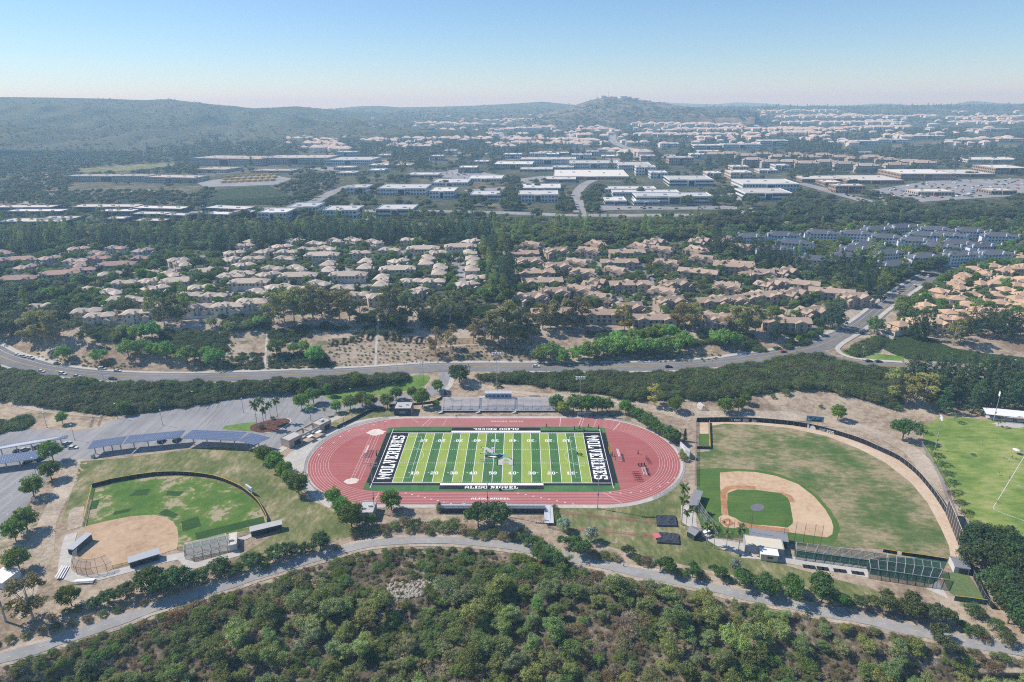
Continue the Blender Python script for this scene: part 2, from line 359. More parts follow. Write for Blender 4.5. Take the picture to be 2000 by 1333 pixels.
M_TURFD = ground('dark_turf', [(.3, (.055, .145, .05)), (.7, (.085, .195, .068))], .1, .8, streak=(3, .15, 0), fine=.1, dist=.4, bump=0)
M_TURFB = ground('black_turf', [(.3, (.014, .017, .022)), (.7, (.026, .029, .036))], .1, .8, fine=.06, bump=0)
M_LINE = plain('line_paint', gray(.82), .8, .05); M_TLINE = plain('track_line_paint', (.72, .56, .54), .8, .1)
def zz(pts, ox, oy, s): return [(ox+a/s, oy+b/s) for a, b in pts]
def terrain(name, pxs, pys, mat):
    X, Y = np.meshgrid(pxs, pys); roll = np.clip((480-Y)/200, 0, 1)*(X-1000)*ROLLS
    V = G(X.ravel(), (Y+roll).ravel()); n, m = X.shape
    k = (np.arange(n-1)[:, None]*m+np.arange(m-1)).ravel()
    F = np.stack([k, k+1, k+m+1, k+m], 1)[:, ::-1]
    return mesh_np(name, V, F, mat, smooth=True, kind='structure')
PX = np.unique(np.r_[np.arange(-1800, -260, 70), np.arange(-260, 2261, 10), np.arange(2260, 3900, 70)])
terrain('ground', PX, np.r_[np.arange(4200, 1500, -150), np.arange(1480, 1000, -3), np.arange(1000, 820, -12), np.arange(820, 660, -3)], M_DIRT)
terrain('hillside_ground', PX, np.arange(661, 597, -3), M_SLOPE); terrain('estate_ground', PX, np.arange(601, 429, -4), M_TOWN)
terrain('town_ground', PX, np.r_[np.arange(433, 270, -4), np.arange(270, 211, -2)], M_FAR)
sheet('brush_ground', [(-250, 1345), (0, 1306), (120, 1270), (300, 1209), (500, 1143), (640, 1101), (760, 1078), (830, 1072), (1000, 1083), (1200, 1127), (1400, 1168), (1560, 1205), (1700, 1232), (1850, 1264), (2000, 1292), (2250, 1340), (2300, 1700), (-300, 1700)], .03, M_BRUSHSOIL, 40)
# dry school grass, softball field
sheet('dry_grass_field', [(158, 901), (192, 899), (245, 895), (290, 888), (340, 882), (380, 876), (430, 874), (500, 878), (545, 890), (600, 975), (640, 992), (690, 1030), (692, 1046), (640, 1062), (560, 1080), (470, 1118), (430, 1128), (470, 1085), (560, 1030), (520, 1018), (180, 955), (170, 1000), (165, 1030), (120, 1020), (140, 960)], .03, M_DRY, 16, kind='structure')
SB = lambda p: zz(p, 0, 760, 3.3333)
sheet('softball_outfield', SB([(600, 640), (560, 895), (700, 866), (850, 836), (1080, 838), (1155, 900), (1160, 1035), (1200, 1030), (1200, 1000), (1270, 985), (1640, 915), (1740, 870), (1710, 800), (1640, 720), (1500, 635), (1300, 580), (1150, 568), (900, 583), (760, 603)]), .06, M_SOFT, 12)
for q in ([(840, 700), (890, 660), (980, 650), (960, 690)], [(1080, 695), (1090, 667), (1200, 668), (1170, 698)], [(580, 790), (600, 730), (650, 720), (630, 780)], [(735, 825), (745, 800), (860, 778), (840, 800)], [(1030, 815), (1080, 780), (1165, 820), (1130, 842)], [(1180, 865), (1290, 830), (1310, 895), (1190, 928)], [(1270, 940), (1715, 830), (1725, 872), (1280, 982)]):
    sheet('sod_patch', SB(q), .09, M_SOD, 14)
sheet('softball_infield', SB([(515, 1000), (560, 895), (700, 860), (850, 830), (1000, 820), (1080, 835), (1130, 870), (1155, 910), (1162, 960), (1155, 1040), (1040, 1078), (740, 1168), (700, 1192), (600, 1217), (510, 1202), (478, 1150), (490, 1080)]), .09, M_CLAY2, 14)
sheet('bullpen_dirt', SB([(450, 800), (480, 775), (550, 765), (535, 895), (435, 925)]), .07, M_VERGE, 14)
multi('softball_pavement', [ribbon(SB([(465, 945), (445, 1010), (430, 1090), (420, 1160), (435, 1210), (520, 1238), (640, 1226), (760, 1195), (850, 1172), (1040, 1118), (1200, 1085)]), 4.2, .11), ribbon(SB([(1190, 1100), (1250, 1160), (1400, 1115), (1560, 1068)]), 3.5, .12, smooth=0), ribbon(SB([(1560, 985), (1650, 950), (1760, 925)]), 2.5, .13, smooth=0)], M_WALK, kind='structure')
sheet('batting_pad', SB([(1205, 1010), (1470, 940), (1500, 1050), (1220, 1110)]), .08, M_WALK, 14)
sheet('dirt_track', [(150, 898), (170, 905), (140, 960), (110, 1020), (105, 1080), (80, 1130), (60, 1200), (30, 1205), (20, 1120), (60, 1050), (95, 980), (120, 920)], .03, M_VERGE, 16, sm=3)
# parking lots, drive, lawns
sheet('parking_lot', [(-80, 842), (0, 841), (115, 838), (150, 843), (195, 835), (210, 823), (245, 815), (280, 809), (310, 805), (375, 793), (500, 773), (575, 769), (630, 772), (650, 785), (668, 797), (640, 822), (600, 846), (560, 872), (545, 878), (500, 872), (450, 868), (380, 870), (340, 876), (280, 886), (240, 890), (190, 895), (150, 898), (98, 912), (92, 935), (55, 985), (0, 1054), (-80, 1140)], .05, M_ASPH, 20)
strip('school_drive', [(880, 716), (872, 733), (866, 750), (845, 765), (800, 776), (745, 787), (700, 796), (650, 800)], 9, .09, M_ASPH)
strip('drive_pavement', [(890, 722), (884, 738), (878, 755), (862, 768)], 3.2, .12, M_WALK)
sheet('upper_lawn', zz([(270, 205), (330, 162), (650, 153), (850, 105), (980, 58), (1112, 56), (1092, 120), (1000, 163), (800, 197), (690, 212), (560, 238), (370, 263)], 560, 720, 4), .06, M_LAWN, 12, sm=3)
sheet('lawn_island', zz([(775, 492), (800, 465), (950, 440), (1100, 425), (1085, 450), (1040, 472), (1062, 512), (900, 505)], 280, 740, 5), .14, M_LAWN, 10)
sheet('mulch_island', zz([(1060, 512), (1042, 472), (1090, 445), (1250, 400), (1400, 390), (1440, 405), (1430, 430), (1300, 510), (1180, 530)], 280, 740, 5), .15, M_MULCH, 10, sm=2)
strip('island_kerb', zz([(1185, 532), (1305, 512), (1432, 432), (1442, 405), (1400, 388)], 280, 740, 5), .8, .19, M_WALK)
# stadium surrounds
sheet('stadium_plaza', [(545, 905), (568, 884), (600, 866), (650, 838), (690, 824), (740, 815), (780, 812), (780, 900), (740, 990), (690, 1000), (640, 992), (607, 968), (582, 935)], .07, M_WALK, 16)
sheet('stadium_grass', [(652, 838), (640, 815), (680, 800), (760, 800), (800, 812), (720, 817), (690, 824)], .1, M_DRY, 10)
sheet('throws_grass', [(1075, 990), (1200, 992), (1290, 968), (1330, 925), (1342, 1000), (1362, 1042), (1445, 1076), (1560, 1112), (1700, 1150), (1810, 1188), (1780, 1200), (1640, 1170), (1500, 1138), (1400, 1118), (1250, 1085), (1100, 1042), (1072, 1010)], .04, M_DRY, 16)
TX, TY, TA, TR = 0.0, 24.3, 48.4, 32.0
def oval(r, n=40, xa=TA):
    P = [(xa+r*math.sin(t), TY-r*math.cos(t)) for t in np.linspace(0, math.pi, n)]
    return P+[(-xa-r*math.sin(t), TY+r*math.cos(t)) for t in np.linspace(0, math.pi, n)]
def ring(r0, r1, z):
    a, b = oval(r0), oval(r1); n = len(a)
    V = [(*p, z) for p in a]+[(*p, z) for p in b]
    return np.array(V), np.array([(k, n+k, n+(k+1) % n, (k+1) % n) for k in range(n)])
multi('stadium_apron', [ring(40, 44.3, .1)], M_WALK, kind='structure')
MB().add([(*p, .13) for p in oval(41.9)], [tuple(range(80))]).build('running_track', M_TRACK, kind='structure')
for i in range(9):
    r = TR+.15+i*1.2; multi('lane_line', [ring(r-.06, r+.06, .135)], M_TLINE, kind='structure')
mb = MB()
for (xa, ya, xb, yb, wd) in ((-40, 56.5, -36.5, 66.3, .25), (-37.5, 56.5, -34.5, 66.3, .15), (-29, 56.5, -27.5, 66.3, .15), (34, 56.5, 35, 66.3, .3), (44, 56.5, 46.5, 66.3, .3), (45.4, 56.5, 47.8, 66.3, .2), (52, 56, 55, 66, .18), (62, 52, 67, 61, .35), (50, -8, 57, -16.5, .2), (-50, -8, -51, -17, .2), (-47, 66, -42, 60, .15)):
    mb.bar((xa, ya, .139), (xb, yb, .139), wd, .004)
for k in range(8):
    for (x0, dx, y0) in ((-38, 3.0, -8.6), (12, 3.4, -8.6), (40, -1.2, 0)):
        if x0 == 40: t = R(8+k*7.5); r = TR+.7+k*1.2; mb.box((TA+r*math.sin(t), TY-r*math.cos(t), .14), (.8, .5, .004), t)
        else: mb.box((x0+k*dx, y0-k*1.2, .14), (.9, .5, .004))
    t = R(198+k*10); r = TR+8-(k % 3)*1.5; mb.box((-TA+r*math.sin(t), TY-r*math.cos(t), .14), (1.2, .55, .004), t)
for (a, b, wd) in (((-65.5, 1.5), (-60.3, 47.5), .15), ((-63.3, 1.2), (-58.2, 46), .15), ((-69, 9), (-63.8, 46), .12), ((-67.6, 9), (-62.6, 46), .12)):
    pass
for x in (-62.2, -60.9, -65.4, -64.1): mb.bar((x, 2, .139), (x, 47, .139), .13, .004)
for k in range(12): mb.bar((-65.4, 7+k*2.9, .139), (-64.1, 7+k*2.9, .139), .13, .004)
mb.build('track_markings', M_TLINE, kind='structure')
letters('ALISO NIGUEL', (-8.5, -13.6, .139), (1, 0, 0), (0, 1, 0), 1.3, 17).build('track_lettering', M_LINE, kind='structure')
letters('ALISO NIGUEL', (14.5, 63.0, .139), (-1, 0, 0), (0, -1, 0), 1.1, 18).build('track_lettering', M_TLINE, kind='structure')
def blob_sheet(name, cx, cy, rx, ry, z, mat, seed, n=22):
    rr = np.random.default_rng(seed); P = [(cx+rx*(1+rr.normal()*.12)*math.cos(t), cy+ry*(1+rr.normal()*.1)*math.sin(t), z) for t in np.linspace(0, 2*math.pi, n, False)]
    return MB().add(P, [tuple(range(n))]).build(name, mat, kind='structure')
M_RUN = ground('runway_rubber', [(.3, (.22, .12, .085)), (.7, (.30, .16, .12))], .1, .6)
M_PALE = ground('spilt_sand', [(.3, (.6, .53, .47)), (.7, (.72, .66, .6))], .3, 1, fine=.1)
blob_sheet('sand_patch', -63.3, 49.6, 4.6, 3.4, .142, M_PALE, 4); blob_sheet('sand_patch', -64.7, 1.2, 3.4, 2.6, .142, M_PALE, 5)
# football field
FYD = .9144; FW_, FL = 48.77, 54.864
def flat(name, x0, x1, y0, y1, z, mat): return MB().quad((x0, y0, z), (x1, y0, z), (x1, y1, z), (x0, y1, z)).build(name, mat, kind='structure')
tf = [(-57.8, -5.9), (-50, -7.4), (50, -7.4), (57.8, -5.9), (57.8, 54.7), (50, 56.1), (-50, 56.1), (-57.8, 54.7)]
MB().add([(*p, .16) for p in tf], [tuple(range(8))]).build('football_field', M_TURFD, kind='structure')
mb = MB(); L = lambda x0, x1, y0, y1, z=.168: mb.quad((x0, y0, z), (x1, y0, z), (x1, y1, z), (x0, y1, z))
for x0, x1, y0, y1 in ((-58*.965, 58*.965, -2.3, -.15), (-58*.965, 58*.965, FW_+.15, FW_+2.6), (-FL-2.6, -45.8, -.2, FW_+.2), (45.8, FL+2.6, -.2, FW_+.2)): L(x0, x1, y0, y1)
L(-23.5, 23.5, -5.6, -2.3); L(-23.5, 23.5, FW_+2.6, FW_+6)
mb.build('field_border', M_TURFB, kind='structure')
for k in range(-10, 10):
    if k % 2 == 0 and k not in (): pass
    pale = (k+10) % 2 == 0 if k < 0 else (k+10) % 2 == 1
    if pale: flat('turf_stripe', k*5*FYD, (k+1)*5*FYD, 0, FW_, .165, M_TURFL)
mb = MB(); Z = .172
for k in range(-10, 11): L(k*5*FYD-.11, k*5*FYD+.11, 0, FW_, Z)
for s in (-1, 1): L(s*FL-.12, s*FL+.12, -4.6, FW_+4.6, Z)
for y0, y1 in ((-.35, -.05), (FW_+.05, FW_+.35)): L(-FL, FL, y0, y1, Z)
L(-23.5, 23.5, -2.2, -.05, Z); L(-23.5, 23.5, FW_+.05, FW_+2.4, Z)
for k in range(-49, 50):
    if k % 5:
        for y0 in (.1, 17.4, FW_-18.0, FW_-.7): L(k*FYD-.1, k*FYD+.1, y0, y0+.62, Z)
for s in (-1, 1):
    x = s*FL; a, b = s*(FL-16.5), 4.5
    L(min(a, a+.1), max(a, a+.1), 4.2, FW_-4.2, Z)
    for y in (4.2, FW_-4.2): L(min(a, x), max(a, x), y-.05, y+.05, Z)
    for n in range(24):
        t0 = R(-90+n*7.5)
        cx = s*(FL-11); P = [(cx-s*9.1*math.cos(t0+e), FW_/2+9.1*math.sin(t0+e)) for e in (0, .13)]
        mb.bar((*P[0], Z), (*P[1], Z), .1, .003)
mb.build('yard_lines', M_LINE, kind='structure')
mb = MB()
for i, n in enumerate(('10', '20', '30', '40', '50', '40', '30', '20', '10')):
    x = (-40+10*i)*FYD
    for c, sx in ((n[0], -1.75), (n[1], .4)):
        letters(c, (x+sx, 7.2, Z), (1, 0, 0), (0, 1, 0), 2.5, 1.5, mb=mb); letters(c, (x-sx, FW_-7.2, Z), (-1, 0, 0), (0, -1, 0), 2.5, 1.5, mb=mb)
    if n != '50':
        sg = -1 if i < 4 else 1; e = sg*2.4
        for y, f in ((9.0, 1), (FW_-9.0, -1)): mb.add([(x+e, y+.3*f, Z), (x+e, y-.3*f, Z), (x+e+sg*.9, y, Z)], [(0, 1, 2) if sg*f < 0 else (0, 2, 1)])
mb.build('yard_numbers', M_LINE, kind='structure')
MD = plain('letter_teal', (.25, .55, .55), .8)
for s in (-1, 1):
    o, r, u = ((-47.1, 3.0, Z), (0, 1, 0), (-1, 0, 0)) if s < 0 else ((47.1, FW_-3.0, Z), (0, -1, 0), (1, 0, 0))
    letters('WOLVERINES', o, r, u, 6.3, FW_-6).build('end_zone_lettering', M_LINE, kind='structure')
letters('ALISO NIGUEL', (-12, -4.9, Z), (1, 0, 0), (0, 1, 0), 2.2, 24).build('sideline_lettering', M_LINE, kind='structure')
letters('ALISO NIGUEL', (12, FW_+5.4, Z), (-1, 0, 0), (0, -1, 0), 2.2, 24).build('sideline_lettering', M_LINE, kind='structure')
# midfield emblem: two outlined letters with a plain teal and black sweep between them
EM = [M_TURFB, plain('emblem_grey', gray(.46), .8), plain('emblem_teal', (.13, .32, .35), .8), M_LINE]
mb = MB()
letters('N', (-6.9, 26.5, .174), (1, 0, 0), (0, 1, 0), 7.2, 7.6, mb=mb, m=0); letters('A', (1.8, 15.5, .174), (1, 0, 0), (0, 1, 0), 7.8, 8.2, mb=mb, m=0)
letters('N', (-6.5, 26.9, .178), (1, 0, 0), (0, 1, 0), 6.5, 6.9, mb=mb, m=1); letters('A', (2.3, 15.9, .178), (1, 0, 0), (0, 1, 0), 7.0, 7.2, mb=mb, m=1)
P = [(-3.5, 25.0), (-1, 23.6), (2, 22.6), (4, 23.2), (6.2, 22.8), (5.8, 24.5), (6.6, 26), (4.8, 25.8), (3.8, 27.2), (2, 26.8), (.4, 27.2), (-1.6, 26.0)]
mb.add([(x, y, .182) for x, y in P], [tuple(range(12))], 2)
P = [(-5, 24.6), (-2, 22.6), (1.6, 22), (4, 23.4), (4.6, 25.2), (2.6, 26.2), (.6, 25), (-1.6, 25.8), (-3.4, 25.4)]
mb.add([(x, y, .186) for x, y in P], [tuple(range(9))], 0); P = [(-3.4, 24.4), (0, 22.9), (1.8, 23.4), (0, 24.4)]
mb.add([(x, y, .19) for x, y in P], [(0, 1, 2, 3)], 3)
mb.build('midfield_emblem', EM, kind='structure')
# baseball field
BB = lambda p: zz(p, 1300, 740, 2.857)
sheet('warning_track', BB([(250, 242), (330, 240), (500, 243), (700, 260), (850, 286), (1000, 328), (1180, 398), (1300, 453), (1400, 533), (1480, 623), (1560, 748), (1610, 860), (1650, 972), (1660, 1012), (1590, 1008), (1400, 900), (600, 300), (250, 300)]), .05, M_WARN, 20)
sheet('baseball_outfield', BB([(175, 410), (246, 406), (252, 264), (330, 252), (500, 257), (700, 277), (900, 322), (1080, 392), (1230, 472), (1370, 582), (1460, 692), (1530, 822), (1580, 932), (1590, 1000), (1320, 965), (1220, 950), (720, 930), (680, 905), (470, 890), (290, 893), (200, 835), (172, 760)]), .08, M_OUT, 24)
sheet('mown_grass', BB([(174, 505), (300, 500), (420, 505), (520, 512), (640, 535), (760, 585), (850, 655), (920, 735), (962, 800), (972, 840), (950, 900), (930, 925), (720, 925), (680, 902), (470, 886), (292, 890), (202, 832), (174, 760)]), .11, M_INF, 20)
sheet('infield_dirt', BB([(303, 525), (400, 518), (500, 522), (620, 545), (740, 590), (830, 660), (890, 730), (925, 790), (936, 830), (930, 870), (900, 888), (780, 872), (640, 852), (480, 836), (430, 831), (380, 836), (330, 830), (300, 800), (295, 775), (320, 760), (318, 690), (310, 650), (303, 600)]), .14, M_CLAY, 16)
multi('worn_dirt', [ribbon(BB([(328, 760), (326, 690), (322, 640), (350, 612), (420, 605), (500, 611)]), 2.6, .16), ribbon(BB([(400, 808), (480, 826), (600, 840), (690, 850)]), 2.6, .16), ribbon(BB([(640, 637), (690, 655), (708, 690)]), 2.2, .16), ribbon(BB([(318, 800), (345, 786), (375, 800), (360, 822), (330, 818)]), 2.0, .165, closed=True)], M_CLAYR, kind='structure')
sheet('infield_grass', BB([(345, 640), (400, 620), (500, 622), (640, 640), (680, 665), (692, 690), (710, 790), (708, 810), (680, 833), (620, 825), (480, 815), (420, 800), (390, 780), (350, 765), (343, 700)]), .18, M_INF, 14)
sheet('pitching_mound', BB([(511+39*math.cos(t), 721+22*math.sin(t)) for t in np.linspace(0, 2*math.pi, 20, False)]), .24, plain('mound_tarp', (.16, .16, .18), .7, .2), 10)
sheet('bullpen_turf', zz([(1366, 806+30), (1384, 836), (1384, 877), (1366, 877)], 0, 0, 1), .1, M_INF, 8)
sheet('bullpen_dirt', [(1366, 826), (1384, 826), (1384, 848), (1366, 848)], .14, M_WARN, 8)
sheet('cage_turf', BB([(718, 950), (1130, 1010), (1230, 1000), (1580, 1000), (1540, 1090), (1500, 1150), (1130, 1090), (1125, 1050), (720, 1005)]), .06, plain('cage_turf', (.03, .09, .055), .9, .2), 14)
sheet('cage_walk', BB([(425, 960), (420, 1000), (560, 1010), (1130, 1112), (1135, 1085), (1120, 1050), (650, 985)]), .08, M_WALK, 14)
sheet('ballpark_pavement', BB([(85, 700), (165, 720), (175, 830), (260, 890), (440, 920), (440, 985), (330, 960), (230, 900), (90, 800)]), .07, M_WALK, 14)
sheet('concrete_pad', BB([(1450, 1172), (1520, 1128), (1580, 1232)]), .1, M_WALK, 14)
sheet('practice_turf', BB([(1535, 1090), (1600, 1082), (1690, 1098), (1790, 1240), (1608, 1212), (1580, 1190)]), .12, ground('worn_turf', [(.3, (.10, .155, .06)), (.7, (.15, .2, .085))], .1, .8), 14)
sheet('soccer_grass', [(1800, 835), (1830, 818), (1870, 815), (1940, 822), (2200, 850), (2200, 1180), (2000, 1080), (1900, 1030), (1872, 985), (1840, 930), (1806, 880)], .05, M_SOCC, 24)
multi('soccer_lines', [ribbon([(2000, 893), (1938, 995), (2080, 1048)], .16, .1, smooth=0), ribbon([(1955, 940), (2010, 955)], .14, .11, smooth=0)], M_LINE, kind='structure')
multi('runway_stripe', [ribbon([(1080, 1000.4), (1180, 1010), (1282, 1021)], .45, .13), ribbon([(1110, 1032.2), (1200, 1040), (1284, 1049)], .45, .13)], M_DRY, kind='structure')
strip('jump_runway', [(1076, 1000), (1180, 1010), (1282, 1021)], 1.7, .09, M_RUN); strip('jump_runway', [(1108, 1032), (1200, 1040), (1284, 1049)], 1.7, .09, M_RUN)
# roads and pavements
ROAD = [(-300, 560), (-160, 610), (-60, 662), (0, 696), (60, 715), (130, 727.5), (220, 735.5), (330, 738.5), (450, 736.5), (560, 733), (700, 727), (850, 718.5), (1000, 717.5), (1150, 718), (1300, 715.5), (1400, 709), (1480, 699.5), (1550, 688), (1600, 675), (1650, 655), (1690, 631), (1720, 606), (1745, 586), (1770, 569), (1800, 549), (1850, 521), (1900, 500)]
SIDE = [(1585, 683), (1610, 697), (1640, 707), (1690, 714.5), (1760, 717), (1850, 717), (2000, 718), (2250, 722)]
V1 = ribbon(ROAD, 13.6, .12); V2 = ribbon(SIDE, 13, .1); multi('road', [V1, V2], M_ROAD, kind='structure')
M_YLINE = plain('yellow_line', (.55, .36, .08), .8); M_WLINE = plain('white_line', gray(.6), .8, .15)
multi('road_markings', [ribbon(ROAD, .35, .2), ribbon(SIDE[2:], .35, .2)], M_YLINE, kind='structure')
multi('road_edge_lines', [ribbon(ROAD, .22, .2, off=4.3), ribbon([(1612, 693), (1606, 702), (1625, 712)], .5, .2, smooth=0)], M_WLINE, kind='structure')
multi('pavement', [ribbon(ROAD, 2.6, .24, off=8.1), ribbon(ROAD[:11], 2.4, .24, off=-8.0), ribbon(ROAD[12:18], 2.4, .24, off=-8.0), ribbon([(1762, 708), (1700, 704), (1655, 697), (1636, 684), (1645, 672), (1672, 655), (1705, 632), (1735, 606), (1800, 560)], 3.0, .26), ribbon(SIDE[3:], 2.2, .25, off=-7.8)], M_WALK, kind='structure')
PATH = [(-320, 1370), (-150, 1328), (0, 1289), (120, 1252), (300, 1189), (400, 1157), (500, 1127), (600, 1095), (700, 1068), (760, 1059), (830, 1056), (900, 1058), (1000, 1068), (1100, 1088), (1200, 1109), (1400, 1151), (1560, 1186), (1700, 1214), (1850, 1247), (2000, 1275), (2200, 1318)]
strip('path_verge', PATH, 7.2, .16, M_VERGE); strip('bike_path', PATH, 4.2, .26, M_PATH)
V, F, u = ribbon(PATH, .18, .3, step=1.5); multi('path_dashes', [(V, F[::3])], plain('path_paint', (.6, .53, .3), .8), kind='structure')
# hillside: slope beds, paths, drains
sheet('side_lawn', [(1640, 690), (1660, 680), (1700, 690), (1765, 697), (1765, 708), (1700, 702), (1655, 696)], .15, M_LAWN, 10)
sheet('clover_bank', [(1700, 665), (1740, 648), (1790, 650), (1860, 680), (1920, 690), (2200, 720), (2200, 745), (1990, 745), (1900, 712), (1770, 702), (1740, 690)], .1, M_IVYBED, 16)
IVYL = [(-200, 655), (-60, 697), (0, 722), (60, 736), (130, 748), (220, 754), (300, 756), (500, 750), (640, 744), (720, 739), (790, 737), (800, 742), (740, 752), (650, 762), (640, 770), (575, 766), (500, 770), (370, 792), (270, 806), (200, 808), (130, 798), (60, 787), (0, 781), (-200, 760)]
IVYR = [(925, 736), (1000, 735), (1100, 736), (1300, 734), (1400, 728), (1480, 717), (1530, 704), (1590, 700), (1640, 714), (1700, 725), (1760, 728), (1745, 765), (1752, 800), (1700, 783), (1640, 768), (1600, 760), (1545, 759), (1500, 768), (1400, 777), (1330, 782), (1230, 778), (1150, 765), (1050, 753), (960, 744)]
sheet('ivy_soil', IVYL, .08, M_IVYBED, 16); sheet('ivy_soil', IVYR, .08, M_IVYBED, 16)
strip('dirt_berm_path', [(-100, 772), (0, 785), (60, 795), (120, 806), (200, 812)], 5, .1, M_VERGE)
strip('service_track', [(900, 745), (935, 755), (1000, 768), (1100, 778), (1200, 787), (1290, 802), (1350, 820)], 7, .08, M_VERGE)
strip('service_track', [(1350, 812), (1500, 812), (1600, 818), (1680, 836), (1745, 862), (1790, 890), (1840, 960)], 9, .06, M_VERGE)
for q in ([(733, 716), (736, 660), (739, 618)], [(516, 722), (519, 690), (523, 640)]): strip('concrete_drain', q, 1.5, .1, M_WALK, smooth=0)
for q in ([(350, 690), (520, 690), (640, 688), (733, 692), (800, 686), (860, 678), (950, 672)], [(380, 650), (520, 648), (733, 645), (830, 640), (960, 628)], [(170, 632), (250, 632), (400, 622), (500, 612), (700, 600)]): strip('slope_bench', q, 1.8, .1, M_VERGE)
strip('berm_edge', [(1280, 785), (1400, 780), (1500, 772), (1545, 763), (1600, 763), (1640, 772), (1700, 788), (1750, 805)], 1.4, .1, M_VERGE)
# far roads and parking lots
for nm, q, wd in (('office_road', [(300, 418), (420, 414), (520, 408), (640, 412), (760, 413), (900, 414), (1000, 417), (1130, 421), (1300, 421), (1420, 420), (1480, 408)], 17), ('office_road', [(560, 412), (610, 396), (650, 376), (690, 362)], 18), ('office_road', [(1134, 420), (1128, 395), (1127, 378), (1140, 362), (1160, 352)], 15), ('far_road', [(1180, 250), (1196, 262), (1198, 276), (1215, 286), (1250, 296)], 22), ('far_road', [(975, 255), (980, 268)], 20), ('mall_road', [(1560, 358), (1600, 368), (1660, 385), (1720, 400), (1760, 402)], 20), ('town_street', [(880, 478), (893, 505), (905, 555)], 14), ('town_street', [(790, 490), (815, 515)], 9), ('town_street', [(575, 520), (650, 522), (700, 540)], 10), ('town_street', [(1250, 520), (1262, 560), (1245, 580)], 14), ('town_street', [(1130, 500), (1180, 520), (1300, 540)], 9), ('town_street', [(1450, 530), (1540, 560), (1560, 590)], 8), ('town_street', [(660, 560), (700, 556), (720, 560)], 12), ('town_street', [(240, 560), (300, 545), (350, 520), (400, 500)], 8), ('town_street', [(450, 575), (520, 568)], 11), ('town_street', [(1790, 560), (1850, 552), (1950, 530), (2060, 505)], 9)):
    strip(nm, q, wd, .25, M_ASPH)
for q in ([(1180, 585), (1215, 582), (1220, 598), (1185, 603)], [(700, 425), (735, 420), (735, 430), (690, 434)], [(1700, 372), (1830, 352), (2100, 348), (2100, 372), (1960, 385), (1800, 395), (1730, 398)], [(380, 356), (520, 340), (570, 350), (540, 362), (400, 366)], [(1160, 402), (1330, 405), (1440, 402), (1440, 410), (1180, 411)], [(820, 342), (900, 330), (990, 345), (930, 355)], [(905, 372), (990, 366), (1010, 378), (930, 384)], [(1000, 352), (1060, 344), (1085, 350), (1040, 360)], [(1285, 350), (1330, 345), (1380, 349), (1340, 354)], [(1400, 380), (1440, 372), (1450, 392), (1420, 398)], [(600, 330), (640, 326), (700, 330), (640, 336)], [(560, 396), (600, 402), (690, 398), (700, 404), (600, 408)], [(1480, 300), (1660, 298), (1650, 302), (1480, 304)], [(1560, 400), (1640, 402), (1660, 412), (1590, 416)]): sheet('car_park', q, .3, M_ASPH, 20)
for q in ([(-60, 398), (60, 392), (95, 398), (30, 406), (-60, 410)], [(60, 345), (110, 338), (150, 345), (100, 352)], [(230, 376), (290, 370), (310, 378), (250, 384)], [(700, 318), (760, 312), (800, 318), (740, 324)], [(1180, 310), (1260, 305), (1290, 312), (1210, 318)], [(860, 300), (930, 296), (960, 301), (890, 306)]): sheet('bare_ground', q, .3, M_DIRT, 20)
sheet('meadow', [(150, 330), (250, 322), (350, 318), (340, 326), (250, 334), (160, 338)], .3, M_DRY, 20)
for q in ([(395, 395), (420, 372), (520, 362), (575, 385), (560, 394), (470, 400)], [(990, 425), (1040, 423), (1060, 430), (1030, 445), (1000, 440)], [(1660, 290), (1740, 280), (1745, 292), (1680, 298)], [(1580, 340), (1660, 336), (1650, 345), (1590, 350)]): sheet('grass_bank', q, .3, M_IVYBED, 20)
# hills beyond the town
M_HILL = ground('chaparral', [(.2, (.055, .07, .04)), (.5, (.08, .092, .055)), (.75, (.12, .12, .08)), (.95, (.24, .21, .16))], .006, .03, dist=.5, fine=.2, con=1.7)
M_PEAK = ground('dry_hill', [(.3, (.07, .08, .045)), (.55, (.14, .12, .08)), (.8, (.28, .23, .18))], .006, .03, dist=.5)
def vnoise(x, y, seed=0):
    xi = np.floor(x).astype(int); yi = np.floor(y).astype(int); fx = x-xi; fy = y-yi
    h = lambda a, b: (np.sin(a*127.1+b*311.7+seed*74.7)*43758.5453) % 1
    fx = fx*fx*(3-2*fx); fy = fy*fy*(3-2*fy)
    return (h(xi, yi)*(1-fx)+h(xi+1, yi)*fx)*(1-fy)+(h(xi, yi+1)*(1-fx)+h(xi+1, yi+1)*fx)*fy
def fbm(x, y, seed=0, n=4): return sum(vnoise(x*2**k, y*2**k, seed+k)/2**k for k in range(n))/1.8
